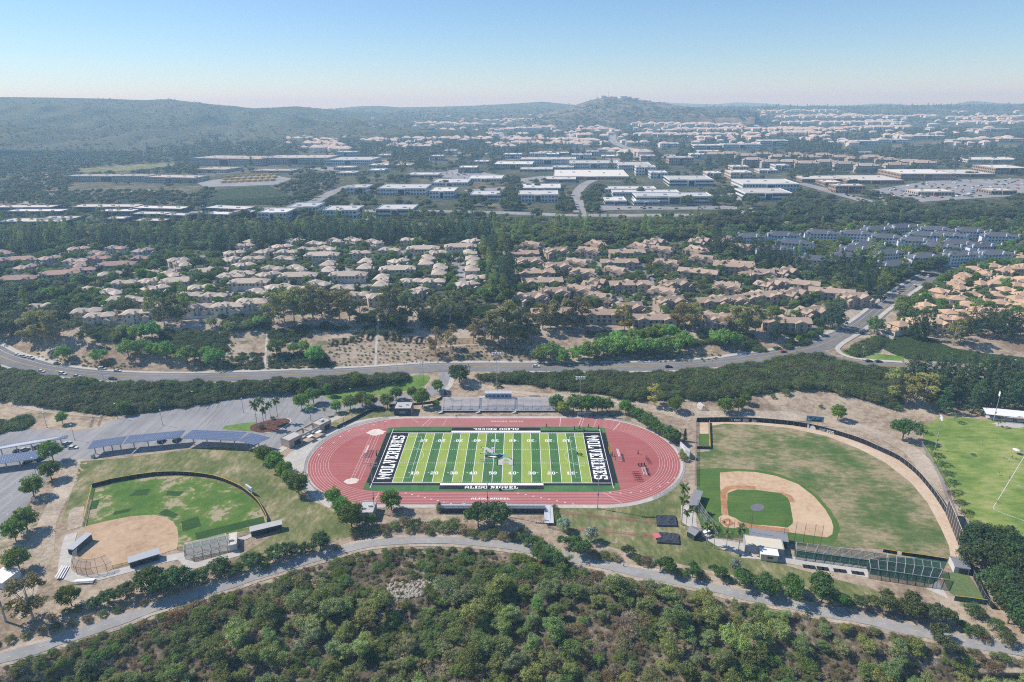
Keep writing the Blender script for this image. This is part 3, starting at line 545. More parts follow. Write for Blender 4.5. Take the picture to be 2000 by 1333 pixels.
def hill(name, ridge, Dr, base, Db, mat, seed, rough=18, rows=46, stepx=7):
    pxs = np.arange(ridge[0][0], ridge[-1][0]+1, stepx, float); ry = np.interp(pxs, *zip(*ridge)); by = np.interp(pxs, *zip(*base))
    def onray(px, py, D):
        d = FW+RT2*((px-1000)/FOC)[..., None]+UP2*((666.5-py)/FOC)[..., None]
        return CAM+d*(D/np.linalg.norm(d[..., :2], axis=-1))[..., None]
    A = onray(pxs, by, np.full(len(pxs), float(Db))); B = onray(pxs, ry, np.full(len(pxs), float(Dr))); rowsV = []
    for j in range(-1, rows+5):
        v = max(j, 0)/rows
        if v <= 1:
            P = A*(1-v)+B*v; zf = v**.85; P[:, 2] = A[:, 2]*(1-zf)+B[:, 2]*zf
            amp = rough*math.sin(math.pi*min(v, 1))**.7*(1 if v < .97 else .5)
            n = fbm(P[:, 0]/260+seed, P[:, 1]/420, seed, 5)-.5; g = np.abs(fbm(P[:, 0]/150, P[:, 1]/600, seed+9, 4)-.5)
            P[:, 2] += amp*(1.6*n+1.8*g-.4)-(70 if j < 0 else 0)
            if j < 0: P[:, :2] = A[:, :2]-(B[:, :2]-A[:, :2])*.02
        else:
            k = (v-1)*3; P = B+(B-A)*k; P[:, 2] = B[:, 2]-k*(B[:, 2]-A[:, 2])*1.2
        rowsV.append(P)
    V = np.vstack(rowsV); n, m = rows+6, len(pxs); k = (np.arange(n-1)[:, None]*m+np.arange(m-1)).ravel()
    return mesh_np(name, V, np.stack([k, k+1, k+m+1, k+m], 1), mat, smooth=True, kind='structure')
hill('hills', [(1240, 206), (1290, 200), (1350, 203), (1400, 204), (1440, 200), (1500, 203), (1560, 207), (1620, 213), (1700, 203), (1750, 203), (1800, 209), (1850, 206), (1900, 197), (1950, 202), (2050, 206), (2300, 200), (3000, 205)], 9000, [(1200, 214), (3000, 200)], 7600, M_HILL, 5, 20, 24, 14)
hill('hills', [(500, 216), (600, 214), (650, 213), (700, 208), (740, 207), (780, 210), (850, 209), (920, 207), (1000, 203), (1060, 199), (1110, 204), (1200, 212), (1330, 222)], 5200, [(500, 262), (800, 250), (1330, 226)], 3900, M_HILL, 3, 22, 34)
hill('hills', [(-900, 185), (-400, 178), (-150, 186), (0, 190), (100, 191), (200, 193), (280, 196), (330, 194), (370, 199), (440, 207), (500, 212), (560, 209), (580, 208), (640, 214), (720, 222), (820, 236), (950, 252)], 3700, [(-900, 300), (0, 294), (250, 300), (420, 292), (600, 276), (800, 262), (950, 254)], 2150, M_HILL, 1, 52, 70)
hill('hills', [(1020, 232), (1080, 216), (1120, 207), (1150, 197), (1180, 190), (1200, 189), (1230, 191), (1250, 196), (1290, 201), (1330, 207), (1400, 216), (1480, 222)], 3900, [(1020, 240), (1250, 238), (1480, 228)], 3000, M_PEAK, 7, 14, 30)
# thin coastal haze over everything
def make_haze():
    m = bpy.data.materials.new('haze'); m.use_nodes = True; n = m.node_tree; n.nodes.remove(n.nodes['Principled BSDF'])
    v = nd(n, 'ShaderNodeVolumePrincipled', Density=HAZE, Anisotropy=.1); v.inputs['Color'].default_value = (.43, .72, 1.0, 1); v.inputs['Absorption Color'].default_value = (1, 1, 1, 1)
    n.links.new(v.outputs[0], n.nodes['Material Output'].inputs['Volume'])
    MB().box((0, 9000, 140), (30000, 22000, 330)).build('haze', m, kind='stuff')
make_haze()
# ================================================================== stadium objects
def frame_of(p0, p1, dz=0.0):
    a, b = (g1(*p) if len(p) == 2 else Vector(p) for p in (p0, p1)); d = b-a
    return a, math.atan2(d.y, d.x), math.hypot(d.x, d.y)
M_TANW = plain('tan_block_wall', (.42, .36, .30), .85, .12, 1.2); M_GRAYW = plain('grey_wall', (.36, .37, .38), .8, .1, 1.0)
M_ROOFG = plain('grey_felt_roof', (.47, .46, .45), .9, .15, .4); M_DARKW = plain('dark_wall', (.035, .045, .06), .7, .15); M_ROOFM = plain('grey_metal_roof', (.40, .42, .45), .45, .12, 1.0, spec=.5)
M_SHING = plain('grey_shingle', (.24, .25, .27), .9, .2, 1.5); M_CREAM = plain('cream_siding', (.62, .57, .46), .8, .08)
def building(name, label, cat, p0, p1, depth, h, wall, roof, rf='flat', lip=.35, over=.0, doors=(), holes=None, front=None, group=None, units=0):
    """box building whose front edge runs p0 -> p1 as seen; local x along the front, y to the back"""
    a, rz, L = frame_of(p0, p1); t = reg(empty(name, a, rz), label, cat, group)
    mb = MB(); mb.box((L/2, depth/2, h/2), (L, depth, h)); w_ = mb.build('wall', wall, t)
    mb = MB(); o = over
    if rf == 'flat':
        mb.box((L/2, depth/2, h+.06), (L-.5, depth-.5, .12))
        r_ = mb.build('roof', roof, t); mb = MB()
        for c, s in (((L/2, 0, h+lip/2), (L+.1, .3, lip)), ((L/2, depth, h+lip/2), (L+.1, .3, lip)), ((0, depth/2, h+lip/2), (.3, depth-.3, lip)), ((L, depth/2, h+lip/2), (.3, depth-.3, lip))): mb.box(c, s)
        mb.build('parapet', wall, t)
    elif rf == 'shed':
        z0, z1 = h+.05, h+.05+lip
        mb.add([(-o, -o, z0), (L+o, -o, z0), (L+o, depth+o, z1), (-o, depth+o, z1), (-o, -o, z0+.15), (L+o, -o, z0+.15), (L+o, depth+o, z1+.15), (-o, depth+o, z1+.15)], [(3, 2, 1, 0), (4, 5, 6, 7), (0, 1, 5, 4), (1, 2, 6, 5), (2, 3, 7, 6), (3, 0, 4, 7)]); r_ = mb.build('roof', roof, t)
    else:
        z0, z1 = h-.02, h+lip; y0, ym, y1 = -o, depth/2, depth+o
        mb.add([(-o, y0, z0), (L+o, y0, z0), (L+o, ym, z1), (-o, ym, z1), (L+o, y1, z0), (-o, y1, z0), (0, 0, z0), (0, depth, z0), (0, ym, z1-.1), (L, 0, z0), (L, depth, z0), (L, ym, z1-.1)], [(0, 1, 2, 3), (3, 2, 4, 5), (6, 8, 7), (9, 10, 11)]); r_ = mb.build('roof', roof, t)
    for k in range(units): MB().box((L*(.3+.4*k), depth*(.35+.2*k), h+.5), (1.3, 1.0, .8)).build('roof_unit', ALU, r_)
    for (x, wd, hh, z) in doors: MB().box((x, -.04, z+hh/2), (wd, .1, hh)).build('door' if z < .3 else 'window', DGREY if z < .3 else GLASS, t)
    return t, L
building('restroom_block', 'small grey flat-roofed block beside the track bend, behind the bushes', 'building', (699, 1017), (729, 1017), 8.5, 3.6, M_GRAYW, M_ROOFG, units=2, doors=((1.5, 1, 2.1, 0), (5, 1, 2.1, 0)))
t, L = building('field_house', 'black-fronted field house with a pale flat roof beyond the track', 'building', (770, 812), (803, 812), 9, 4.0, M_DARKW, M_ROOFG, units=2)
MB().box((L+.06, 4.5, 2), (.1, 8.8, 3.9)).build('side_wall', M_TANW, t); MB().box((L*.5, -.05, 2.0), (3.2, .06, 1.6)).build('mural_panel', plain('mural', (.16, .3, .34), .8, .5, 1.2), t)
# ticket building: two end blocks, two open courts with a beam round them
a, rz, L = frame_of((566, 877), (648, 835)); t = reg(empty('ticket_building', a, rz), 'long tan entrance building with two open roof courts at the track end', 'building'); h = 4.2; D = 6.5
for x0, x1 in ((0, L*.3), (L*.72, L)):
    MB().box(((x0+x1)/2, D/2, h/2), (x1-x0, D, h)).build('wall', M_TANW, t); MB().box(((x0+x1)/2, D/2, h+.05), (x1-x0-.6, D-.6, .1)).build('roof', M_ROOFG, t)
    mb = MB()
    for c, s in ((((x0+x1)/2, .1, h+.2), (x1-x0, .3, .4)), (((x0+x1)/2, D-.1, h+.2), (x1-x0, .3, .4)), ((x0+.1, D/2, h+.2), (.3, D-.5, .4)), ((x1-.1, D/2, h+.2), (.3, D-.5, .4))): mb.box(c, s)
    mb.build('parapet', M_TANW, t); MB().box((x0+(x1-x0)*.6, -.03, 1.5), ((x1-x0)*.45, .1, 2.6)).build('opening', M_DARKW, t)
mb = MB()
for c, s in (((L*.51, .25, h-.5), (L*.42, .5, 1.0)), ((L*.51, D-.25, h-.5), (L*.42, .5, 1.0)), ((L*.5, D/2, h-.4), (.6, D-1, .8)), ((L*.5, .25, h/2-.5), (1.2, .5, h-1)), ((L*.5, D-.3, h/2-.5), (1, .5, h-1))): mb.box(c, s)
mb.build('court_frame', M_TANW, t)
for x in (L*.41, L*.61): MB().box((x, -1.6, 2.7), (L*.12, 3.2, .15)).build('awning', WHITE, t)
MB().box((L*.87, D*.5, h+.6), (2.2, 1.5, .9)).build('roof_unit', ALU, t)
strip('entrance_pavement', [(540, 885), (575, 862), (610, 842), (650, 820), (668, 812)], 4, .12, M_WALK, smooth=0)
# bleachers
t = reg(empty('grandstand', (0, 74, 0)), 'large aluminium home grandstand with a press box on the far straight', 'grandstand'); NR = 10
X0, X1 = -31.5, 33.5; ais = [-9.6, 10.6]; secs = [(X0, ais[0]-.7), (ais[0]+.7, ais[1]-.7), (ais[1]+.7, X1)]
pl = None; M_RISER = plain('bleacher_riser', (.48, .47, .52), .6, .1)
for (xa, xb) in secs:
    for k in range(NR):
        z = 1.5+k*.36; y = 1.2+k*.82
        MB().box(((xa+xb)/2, y, z+.42), (xb-xa, .34, .06)).build('seat_plank', ALU, t); MB().box(((xa+xb)/2, y+.42, z), (xb-xa, .8, .07)).build('foot_board', M_RISER, t)
mb = MB()
for xa in ais:
    for k in range(NR*2): mb.box((xa, 1.0+k*.41, 1.4+k*.18), (1.3, .41, .2))
mb.build('aisle_steps', STEEL, t, kind='stuff')
MB().box(((X0+X1)/2, .35, 1.2), (X1-X0, 1.3, .1)).build('front_walk', ALU, t)
mb = MB()
for x in np.arange(X0, X1+.1, 2.5): mb.bar((x, -.3, 1.2), (x, -.3, 2.3), .06); mb.bar((x, 9.3, 4.8), (x, 9.3, 6.1), .06)
for z, y in ((2.3, -.3), (1.8, -.3), (6.1, 9.3), (5.5, 9.3)): mb.bar((X0, y, z), (X1, y, z), .05)
for x in (X0, X1): mb.bar((x, -.3, 2.3), (x, 9.3, 6.1), .06); mb.bar((x, -.3, 1.8), (x, 9.3, 5.4), .05)
mb.build('guard_rail', STEEL, t); mb = MB()
for x in np.arange(X0+1, X1, 5): mb.bar((x, 0, 0), (x, 0, 1.2), .12); mb.bar((x, 8.9, 0), (x, 8.9, 4.7), .12); mb.bar((x, 0, 1.1), (x, 8.9, 4.6), .12); mb.bar((x, 4.5, 0), (x, 4.5, 2.9), .12)
mb.build('understructure', DGREY, t, kind='stuff'); mb = MB()
mb.box(((X0+X1)/2, -.25, .6), (X1-X0, .08, 1.05)); mb.build('skirt', M_DARKW, t)
for x in (X0-.3, ais[0]-1.2, ais[1]-1.2):
    mb = MB()
    for k in range(6): mb.box((x-1.2+k*.42, -1.3, .1+k*.2), (.42, 1.4, .12))
    mb.bar((x-1.6, -2, .9), (x+1.2, -2, 2.1), .06); mb.bar((x-1.6, -.6, .9), (x+1.2, -.6, 2.1), .06); mb.bar((x-1.6, -2, 0), (x+1.2, -2, 1.2), .2); mb.build('stair', ALU, t)
mb = MB()
for x in (-28, -22, -15.5, -6.5, -2, 4.5, 8.5, 16, 22, 28): mb.box((x, 1.4, 1.75), (1.9, 1.3, .5))
mb.build('wheelchair_bay', STEEL, t, kind='stuff')
M_BLUEW = plain('pale_blue_panel', (.36, .46, .6), .6, .08)
pb = MB().box((.2, 10.4, 6.0), (15.2, 3.4, 3.2)).build('press_box', M_BLUEW, t)
for i, x in enumerate(np.linspace(-6.3, 6.7, 12)): MB().box((x+(.25 if i % 2 else -.25)*.6, 8.68, 6.0), (.95, .1, 1.1)).build('window', GLASS, pb)
letters('WOLVERINE STADIUM', (-6.2, 8.66, 6.85), (1, 0, 0), (0, 0, 1), .62, 12.6).build('lettering', plain('sign_blue', (.05, .1, .2), .6), pb)
MB().box((.2, 10.4, 7.66), (15.6, 3.8, .12)).build('roof', ALU, pb); mb = MB()
for x in np.linspace(-7.2, 7.6, 9): mb.bar((x, 8.7, 7.7), (x, 8.7, 8.8), .05); mb.bar((x, 12.1, 7.7), (x, 12.1, 8.8), .05)
for y in (8.7, 12.1): mb.bar((-7.2, y, 8.8), (7.6, y, 8.8), .05); mb.bar((-7.2, y, 8.3), (7.6, y, 8.3), .04)
mb.build('roof_rail', STEEL, pb); mb = MB()
for x in (-6, 0, 6): mb.bar((x, 12, 0), (x, 12, 4.5), .25)
mb.build('leg', STEEL, pb); MB().box((-9.2, 9.6, 5.0), (3.4, 2.4, .15)).build('landing', ALU, pb)
t = reg(empty('visitor_stand', (0, -18.9, 0)), 'low aluminium visitor bleachers seen from behind on the near straight', 'bleachers')
for k in range(5):
    z = 1.0+k*.36; MB().box((1, -.9-k*.8, z+.4), (45, .34, .06)).build('seat_plank', ALU, t); MB().box((1, -1.3-k*.8, z), (45, .8, .07)).build('foot_board', ALU, t)
MB().box((1, -.1, .9), (46, 1.0, .1)).build('front_walk', ALU, t); mb = MB()
for x in np.arange(-21.5, 24, 2.1): mb.bar((x, -4.9, 2.3), (x, -4.9, 3.9), .06); mb.bar((x, .4, .9), (x, .4, 1.9), .05)
for z in (3.9, 3.4, 2.9): mb.bar((-21.5, -4.9, z), (23.5, -4.9, z), .05)
for z in (1.9, 1.4): mb.bar((-21.5, .4, z), (23.5, .4, z), .05)
mb.build('guard_rail', STEEL, t); MB().box((1, -4.95, 3.1), (45, .05, 1.5)).build('rail_mesh', netmat('rail_mesh', (.45, .48, .52), .5), t)
MB().box((1, -4.7, 1.0), (45, .1, 2.6)).build('back_skirt', M_DARKW, t); mb = MB()  # dark panel stands in for the shadow beneath the stand
for x in np.arange(-20, 24, 4.4): mb.bar((x, -4.6, -.8), (x, -4.6, 2.3), .14); mb.bar((x, 0, 0), (x, -4.6, 2.2), .12)
mb.build('understructure', DGREY, t, kind='stuff')
for x in (-11.5, 6.5):
    mb = MB()
    for k in range(5): mb.box((x-1+k*.42, 1.0, .1+k*.17), (.42, 1.3, .12))
    mb.bar((x-1.4, 1.6, .9), (x+1, 1.6, 1.9), .07); mb.bar((x-1.4, .4, .9), (x+1, .4, 1.9), .07); mb.build('stair', ALU, t)
mb = MB(); mb.box((25, -6.8, 1.0), (3.8, 13, .15)); mb.bar((23.2, -.5, 2), (23.2, -13, 1.6), .06); mb.bar((26.8, -.5, 2), (26.8, -13, 1.6), .06); mb.bar((25, -.5, 2), (25, -10, 1.8), .06)
for y in np.arange(-13, 0, 1.8): mb.bar((23.2, y, 0), (23.2, y, 1.9), .05); mb.bar((26.8, y, 0), (26.8, y, 1.9), .05)
mb.build('ramp', ALU, t)
# flood lights
def flood(px, py, h, label, n=(4, 2), rz=0.0, group='stadium flood lights', wd=.42, gap=.95):
    t = reg(empty('flood_light', g1(px, py), rz), label, 'flood light', group); MB().bar((0, 0, 0), (0, 0, h), wd, n=8, w2=wd*.5).build('pole', STEEL, t)
    W = n[0]*gap; mb = MB()
    for j in range(n[1]): mb.bar((-W/2, 0, h-.3-j*1.2), (W/2, 0, h-.3-j*1.2), .14)
    mb.build('crossarm', STEEL, t)
    for j in range(n[1]):
        for i in range(n[0]):
            x = -W/2+gap*(i+.5); z = h-.3-j*1.2; L = MB(); L.bar((x, .05, z-.05), (x, .6, z-.35), .62, n=8, w2=.4).build('lamp', WHITE, t)
    MB().box((0, -.3, h*.3), (.5, .3, .9)).build('ballast_box', DGREY, t)
    return t
flood(732, 1002, 24.2, 'tall grey flood light with lamp rack beside the restroom block', (6, 2)); flood(953, 1003, 26.3, 'tallest grey flood light rising behind the visitor bleachers', (6, 2))
flood(1167, 994, 24.0, 'tall grey flood light on the grass beside the jump runways', (6, 2)); flood(829, 775, 22.5, 'flood light among trees by the school drive', (6, 2), math.pi)
flood(971, 765, 25, 'flood light standing behind the press box', (6, 2), math.pi); flood(1132, 808, 22.6, 'flood light in the trees right of the home grandstand', (6, 2), math.pi)
flood(1826, 879.5, 18.5, 'slender flood light at the edge of the soccer field by young trees', (4, 2), 1.3, 'soccer field flood lights'); flood(1940, 823, 17, 'flood light beside the white shade roof of the soccer field', (4, 2), 1.0, 'soccer field flood lights')
flood(12, 1215, 27, 'thick grey light pole on bare soil at the bottom left', (4, 2), 0, None, .75)
def lamp(px, py, h, label, group, arm=0.0, rz=0.0):
    t = reg(empty('lamp_post', g1(px, py), rz), label, 'lamp post', group); MB().bar((0, 0, 0), (0, 0, h), .2, n=6, w2=.12).build('pole', STEEL if arm else DGREY, t)
    MB().bar((0, 0, 0), (0, 0, .7), .55, n=8).build('base', CONC, t)
    if arm: MB().bar((0, 0, h), (0, -arm, h+.3), .1).build('arm', STEEL, t)
    MB().box((0, -arm, h+.15), (.75, .45, .25)).build('lamp_head', WHITE, t)
for (x, y), w_ in zip(((92, 836), (146, 860), (230, 818), (318, 831), (380, 793), (476, 807), (531, 772), (606, 790), (631, 803), (672, 834), (71, 928), (686, 788)), ('at the foot of the dirt berm', 'at the end of the upper solar canopy', 'by the tree at the foot of the ivy slope', 'in the middle of the parking lot', 'at the ivy edge of the parking lot', 'left of the palm island', 'at the upper ivy edge near the lot corner', 'among the lot corner trees', 'by the small palm at the lot corner', 'on the grass inside the track bend fence', 'by the basketball court', 'on the upper lawn')):
    lamp(x, y, 8.9 if x != 672 else 6, 'dark lamp post with white head '+w_, 'parking lot lamp posts')
for (x, y), w_ in zip(((1330, 724), (1049, 709), (202, 741), (777, 734), (1684, 704), (1750, 590), (1974, 726)), ('beside the dark car mid road', 'at the hillside kerb right of the stadium', 'by the parked cars on the left bend', 'above the upper lawn', 'on the corner lawn by two dark cars', 'under the pines where the road climbs', 'at the right end of the side road')):
    lamp(x, y, 8, 'grey street lamp '+w_, 'street lamps along the road', 1.8, math.pi if y < 712 else 0)
# goals, scoreboards, sleds, hurdles
def goalpost(s, label):
    t = reg(empty('goal_post', (s*(FL+1.5), FW_/2, .17), 0 if s < 0 else math.pi), label, 'goal post', 'football goal posts'); m = DGREY if s < 0 else YEL
    MB().bar((-1.5, 0, 0), (-1.5, 0, 3), .3, n=8).bar((-1.5, 0, 3), (0, 0, 3.05), .2).build('gooseneck', m, t); MB().bar((0, -3.6, 3.05), (0, 3.6, 3.05), .16, n=6).build('crossbar', YEL, t)
    for y in (-3.6, 3.6): MB().bar((0, y, 3.05), (0, y, 8.5), .12, n=6).build('upright', YEL, t)
    MB().bar((-1.5, 0, 0), (-1.5, 0, 2), .55, n=8).build('pad', BLACK, t)
goalpost(-1, 'yellow football goal post behind the left end zone'); goalpost(1, 'yellow football goal post behind the right end zone')
def soccer_goal(P, rz, label, wd=7.3):
    t = reg(empty('soccer_goal', P, rz), label, 'soccer goal', 'white soccer goals'); mb = MB()
    for y in (-wd/2, wd/2): mb.bar((0, y, 0), (0, y, 2.44), .13); mb.bar((0, y, 2.44), (-.9, y, 2.4), .1); mb.bar((-.9, y, 2.4), (-2.1, y, 0), .1); mb.bar((0, y, .05), (-2.1, y, .05), .1)
    mb.bar((0, -wd/2, 2.44), (0, wd/2, 2.44), .13); mb.bar((-2.1, -wd/2, .05), (-2.1, wd/2, .05), .1); mb.bar((-.9, -wd/2, 2.4), (-.9, wd/2, 2.4), .08); mb.build('frame', WHITE, t)
    mb = MB(); mb.quad((-.9, -wd/2, 2.4), (-.9, wd/2, 2.4), (-2.1, wd/2, 0), (-2.1, -wd/2, 0)); mb.quad((0, -wd/2, 2.44), (0, wd/2, 2.44), (-.9, wd/2, 2.4), (-.9, -wd/2, 2.4)); mb.build('net', netmat('goal_net', gray(.75), .4), t)
soccer_goal((60.3, 23.5, .17), math.pi, 'white soccer goal standing behind the right goal post'); soccer_goal((-62.6, 27, .17), 0, 'white soccer goal parked on the left runway'); soccer_goal((48.2, 68.2, .15), R(-90), 'white soccer goal stored beyond the far straight')
soccer_goal(g1(1371, 797), R(15), 'white soccer goal lying near the dirt bank above the ball field', 5)
def scoreboard(name, P, rz, W, H, z, face, label, blocks, posts, group=None):
    t = reg(empty(name, P, rz), label, 'scoreboard'); MB().box((0, 0, z+H/2), (W, .5, H)).build('board', face, t)
    for x in posts: MB().bar((x, .1, 0), (x, .1, z), .25).build('post', STEEL, t)
    for (x, zz_, w_, h_, m) in blocks: MB().box((x*W/2, -.28, z+zz_*H), (w_*W, .06, h_*H)).build('panel', m, t)
M_BLUEB = plain('board_blue', (.22, .34, .40), .6)
scoreboard('ball_park_scoreboard', g1(1590, 831), R(-14), 8.5, 3.0, 2.4, M_BLUEB, 'blue-grey scoreboard on two posts beyond the black outfield wall', ((-.55, .65, .1, .2, BLACK), (0, .62, .1, .2, BLACK), (.6, .55, .12, .2, BLACK), (.2, .2, .55, .22, BLACK), (-.7, .25, .14, .3, WHITE), (0, -.04, .95, .08, plain('pink_trim', (.6, .35, .38)))), (-2.2, 1.8))
scoreboard('stadium_scoreboard', g1(1337, 889), R(-74), 9.5, 3.6, 1.2, plain('board_grey', (.5, .54, .58), .5), 'pale stadium scoreboard behind the shrub at the right end of the track', ((-.5, .75, .3, .12, WHITE), (-.2, .5, .4, .15, WHITE), (.5, .55, .3, .3, STEEL)), (-3, 3))
scoreboard('softball_scoreboard', g1(488, 964), R(-40), 5.2, 2.8, 1.0, plain('board_pale', (.55, .62, .66), .5), 'white softball scoreboard behind the yellow-capped fence', ((0, .93, 1.0, .08, WHITE), (-.4, .6, .3, .35, STEEL), (.45, .62, .3, .3, STEEL), (.3, .32, .55, .14, DGREY)), (-1.8, 1.8))
def dummy(P, label, i=[None]):
    t = reg(empty('tackling_dummy', P), label, 'tackling dummy', 'black tackling dummies'); MB().bar((0, 0, 0), (0, 0, .25), .7, n=10).build('base', BLACK, t); MB().bar((0, 0, .2), (0, 0, 1.75), .42, n=10).build('pad', BLACK, t)
for (x, y), w_ in zip(((1067, 834.5), (1122, 839.5), (1131, 837.5), (1140.5, 841), (1149, 835), (1169, 838), (1246, 887)), ('alone at the track edge right of the bench', 'leftmost of the group on the far sideline', 'second from left on the far sideline', 'nearest the field line in the far sideline group', 'at the red track edge on the far sideline', 'by the far right turf corner', 'alone on the red right end')):
    dummy(g1(x, y, .16), 'black upright tackling dummy '+w_)
def sled(P, rz, n, label):
    t = reg(empty('blocking_sled', P, rz), label, 'blocking sled', 'football blocking sleds'); mb = MB(); W = n*.95
    for x in np.linspace(-W/2, W/2, n): mb.bar((x, 0, .15), (x, 1.9, .12), .12)
    for y in (.6, 1.9): mb.bar((-W/2, y, .15), (W/2, y, .15), .12)
    mb.build('frame', WHITE if n > 4 else DGREY, t)
    for x in np.linspace(-W/2, W/2, n): MB().bar((x, -.1, .3), (x, .3, 1.4), .55, n=8).build('pad', BLACK, t)
sled(g1(1263.5, 922, .14), R(90), 7, 'long seven-pad blocking sled with white frame on the red right end'); sled(g1(1253, 911, .14), R(10), 3, 'small black blocking sled beside the long sled'); sled(g1(1131, 890.5, .17), R(-30), 2, 'two-pad dark sled near the ten-yard line'); sled(g1(1158, 815, .14), R(0), 3, 'dark sled at the far edge of the track by the stored goal'); sled(g1(1197, 815, .14), R(20), 3, 'dark sled inside the stored soccer goal')
hurdle_proto = None
def hurdle(P, rz, label):
    global hurdle_proto
    if hurdle_proto is None:
        t = empty('hurdle', P, rz); mb = MB()
        for x in (-.55, .55): mb.bar((x, 0, 0), (x, 0, 1), .07); mb.bar((x, 0, .05), (x, .65, .05), .08)
        mb.build('frame', DGREY, t); MB().box((0, 0, 1), (1.25, .08, .18)).build('bar', BLACK, t); hurdle_proto = t
    else: t = tree_copy(hurdle_proto); t.location = P; t.rotation_euler = (0, 0, rz)
    reg(t, label, 'hurdle', 'hurdles stored on the red end')
for r in range(5):
    for c in range(3): hurdle(g1(1237+c*4.6+r*1.6, 926+r*3.6, .14), R(10), 'dark hurdle in the grid of hurdles, '+('back', 'second', 'middle', 'fourth', 'front')[r]+' row '+('left', 'centre', 'right')[c])
for r in range(6): hurdle(g1(1262+r*1.5, 895+r*2.4, .14), R(60), 'grey hurdle in the nested stack on the red right end')
def bench(P, rz, L, label, m=ALU):
    t = reg(empty('team_bench', P, rz), label, 'bench', 'benches'); MB().box((0, 0, .45), (L, .35, .06)).build('seat', m, t); MB().box((0, .25, .8), (L, .05, .25)).build('backrest', m, t)
    for x in (-L*.4, L*.4): MB().box((x, .05, .22), (.08, .4, .44)).build('leg', DGREY, t)
bench((-3.8, FW_+7.2, .16), 0, 5.5, 'long pale team bench on the far sideline, left of two'); bench((.8, FW_+7.2, .16), 0, 2.6, 'short white team bench on the far sideline', WHITE); bench((7.2, -6.6, .16), math.pi, 5.5, 'pale team bench on the near sideline right of the flood light')
t = reg(empty('sideline_cart', (4.0, -6.6, .16)), 'small black cart on the near sideline beside the bench', 'cart'); MB().box((0, 0, .7), (.9, .6, .9)).build('body', BLACK, t); MB().bar((-.4, 0, .2), (.4, 0, .2), .4, n=8).build('wheel', BLACK, t)
def tarp_pit(pts, label, seed):
    P = [g1(*p) for p in pts]; rr = np.random.default_rng(seed); mb = MB(); N = 9; V = []
    for j in range(N+1):
        for i in range(N+1):
            u, v = i/N, j/N; q = P[0]*(1-u)*(1-v)+P[1]*u*(1-v)+P[2]*u*v+P[3]*(1-u)*v; e = (i in (0, N)) or (j in (0, N)); V.append((q.x, q.y, q.z+.75+rr.normal()*(.03 if e else .12)))
    n0 = len(V); mb.add(V, [(j*(N+1)+i, j*(N+1)+i+1, (j+1)*(N+1)+i+1, (j+1)*(N+1)+i) for j in range(N) for i in range(N)])
    for (i0, i1) in ((0, N), (N, (N+1)**2-1), ((N+1)**2-1, (N+1)*N), ((N+1)*N, 0)):
        a, b = V[i0], V[i1]; mb.add([a, b, (b[0], b[1], b[2]-.8), (a[0], a[1], a[2]-.8)], [(3, 2, 1, 0)])
    t = reg(empty('landing_pit', (0, 0, 0)), label, 'landing pit', 'tarp-covered jump pits'); mb.build('tarp', plain('black_tarp', (.05, .055, .065), .35, .5, 1.5, spec=.6), t); return t
tarp_pit([(1283, 1029), (1322, 1030), (1319, 1010), (1281, 1009)], 'neat black tarp over the far pole vault pit', 3); t = tarp_pit([(1283, 1062), (1327, 1065), (1325, 1046), (1287, 1042)], 'crumpled black tarp over the near pole vault pit', 4)
P = g1(1283, 1050); MB().box((P.x, P.y, .5), (2.5, 3, .9), .3).build('mat', plain('red_mat', (.6, .15, .18), .7), t)
# ---------------------------------------------------------------- fences
def fence(name, pts, h, label, mat, post=3.0, cap=None, group=None, thick=.06, cat='fence', base=0.0, smooth=3, pw=.08, rail=STEEL):
    t = reg(empty(name, (0, 0, 0)), label, cat, group); q = smooth_poly(pts, smooth, False) if smooth else pts
    P = [g1(*p) for p in q]; mb, mp, mr = MB(), MB(), MB()
    for a, b in zip(P, P[1:]): mb.bar(a+Vector((0, 0, base+h/2)), b+Vector((0, 0, base+h/2)), thick, h-base); mr.bar(a+Vector((0, 0, h)), b+Vector((0, 0, h)), .14 if cap else .06)
    d = 0.0
    for a, b in zip(P, P[1:]):
        L = (b-a).length
        while d < L: c = a+(b-a)*(d/L); mp.bar(c, c+Vector((0, 0, h+.05)), pw); d += post
        d -= L
    mb.build('fabric', mat, t); mr.build('cap' if cap else 'top_rail', cap or rail, t); mp.build('posts', rail, t, kind='stuff'); return t, P
M_SCREEN = plain('black_windscreen', (.018, .02, .026), .85, .25, .5); M_BROWN = plain('brown_windscreen', (.075, .058, .05), .85, .2, .5)
fence('outfield_fence', SB([(600, 642), (680, 622), (760, 603), (1000, 566), (1200, 562), (1400, 588), (1550, 645), (1620, 692), (1680, 748), (1728, 830), (1742, 872)]), 2.0, 'curved dark softball outfield fence with a yellow cap', M_SCREEN, cap=YEL)
fence('foul_line_fence', SB([(602, 645), (575, 760), (545, 890)]), 1.6, 'straight softball foul-line fence with yellow cap on the left', NET, cap=YEL); fence('foul_line_fence', SB([(1155, 1050), (1320, 1012), (1560, 955), (1640, 935)]), 1.4, 'yellow-capped softball fence behind the batting cages', NET, cap=YEL); fence('foul_line_fence', SB([(735, 1170), (860, 1140)]), 1.4, 'short yellow-capped fence beside the near softball dugout', NET, cap=YEL)
wt, WP = fence('outfield_wall', BB([(172, 242), (330, 239), (500, 242), (700, 260), (850, 286), (1000, 328), (1100, 362), (1180, 398), (1300, 455), (1400, 535), (1480, 628), (1530, 698), (1562, 752)]), 2.6, 'long black outfield wall curving round the baseball field', M_SCREEN, cap=plain('wall_cap', (.5, .46, .42), .7))
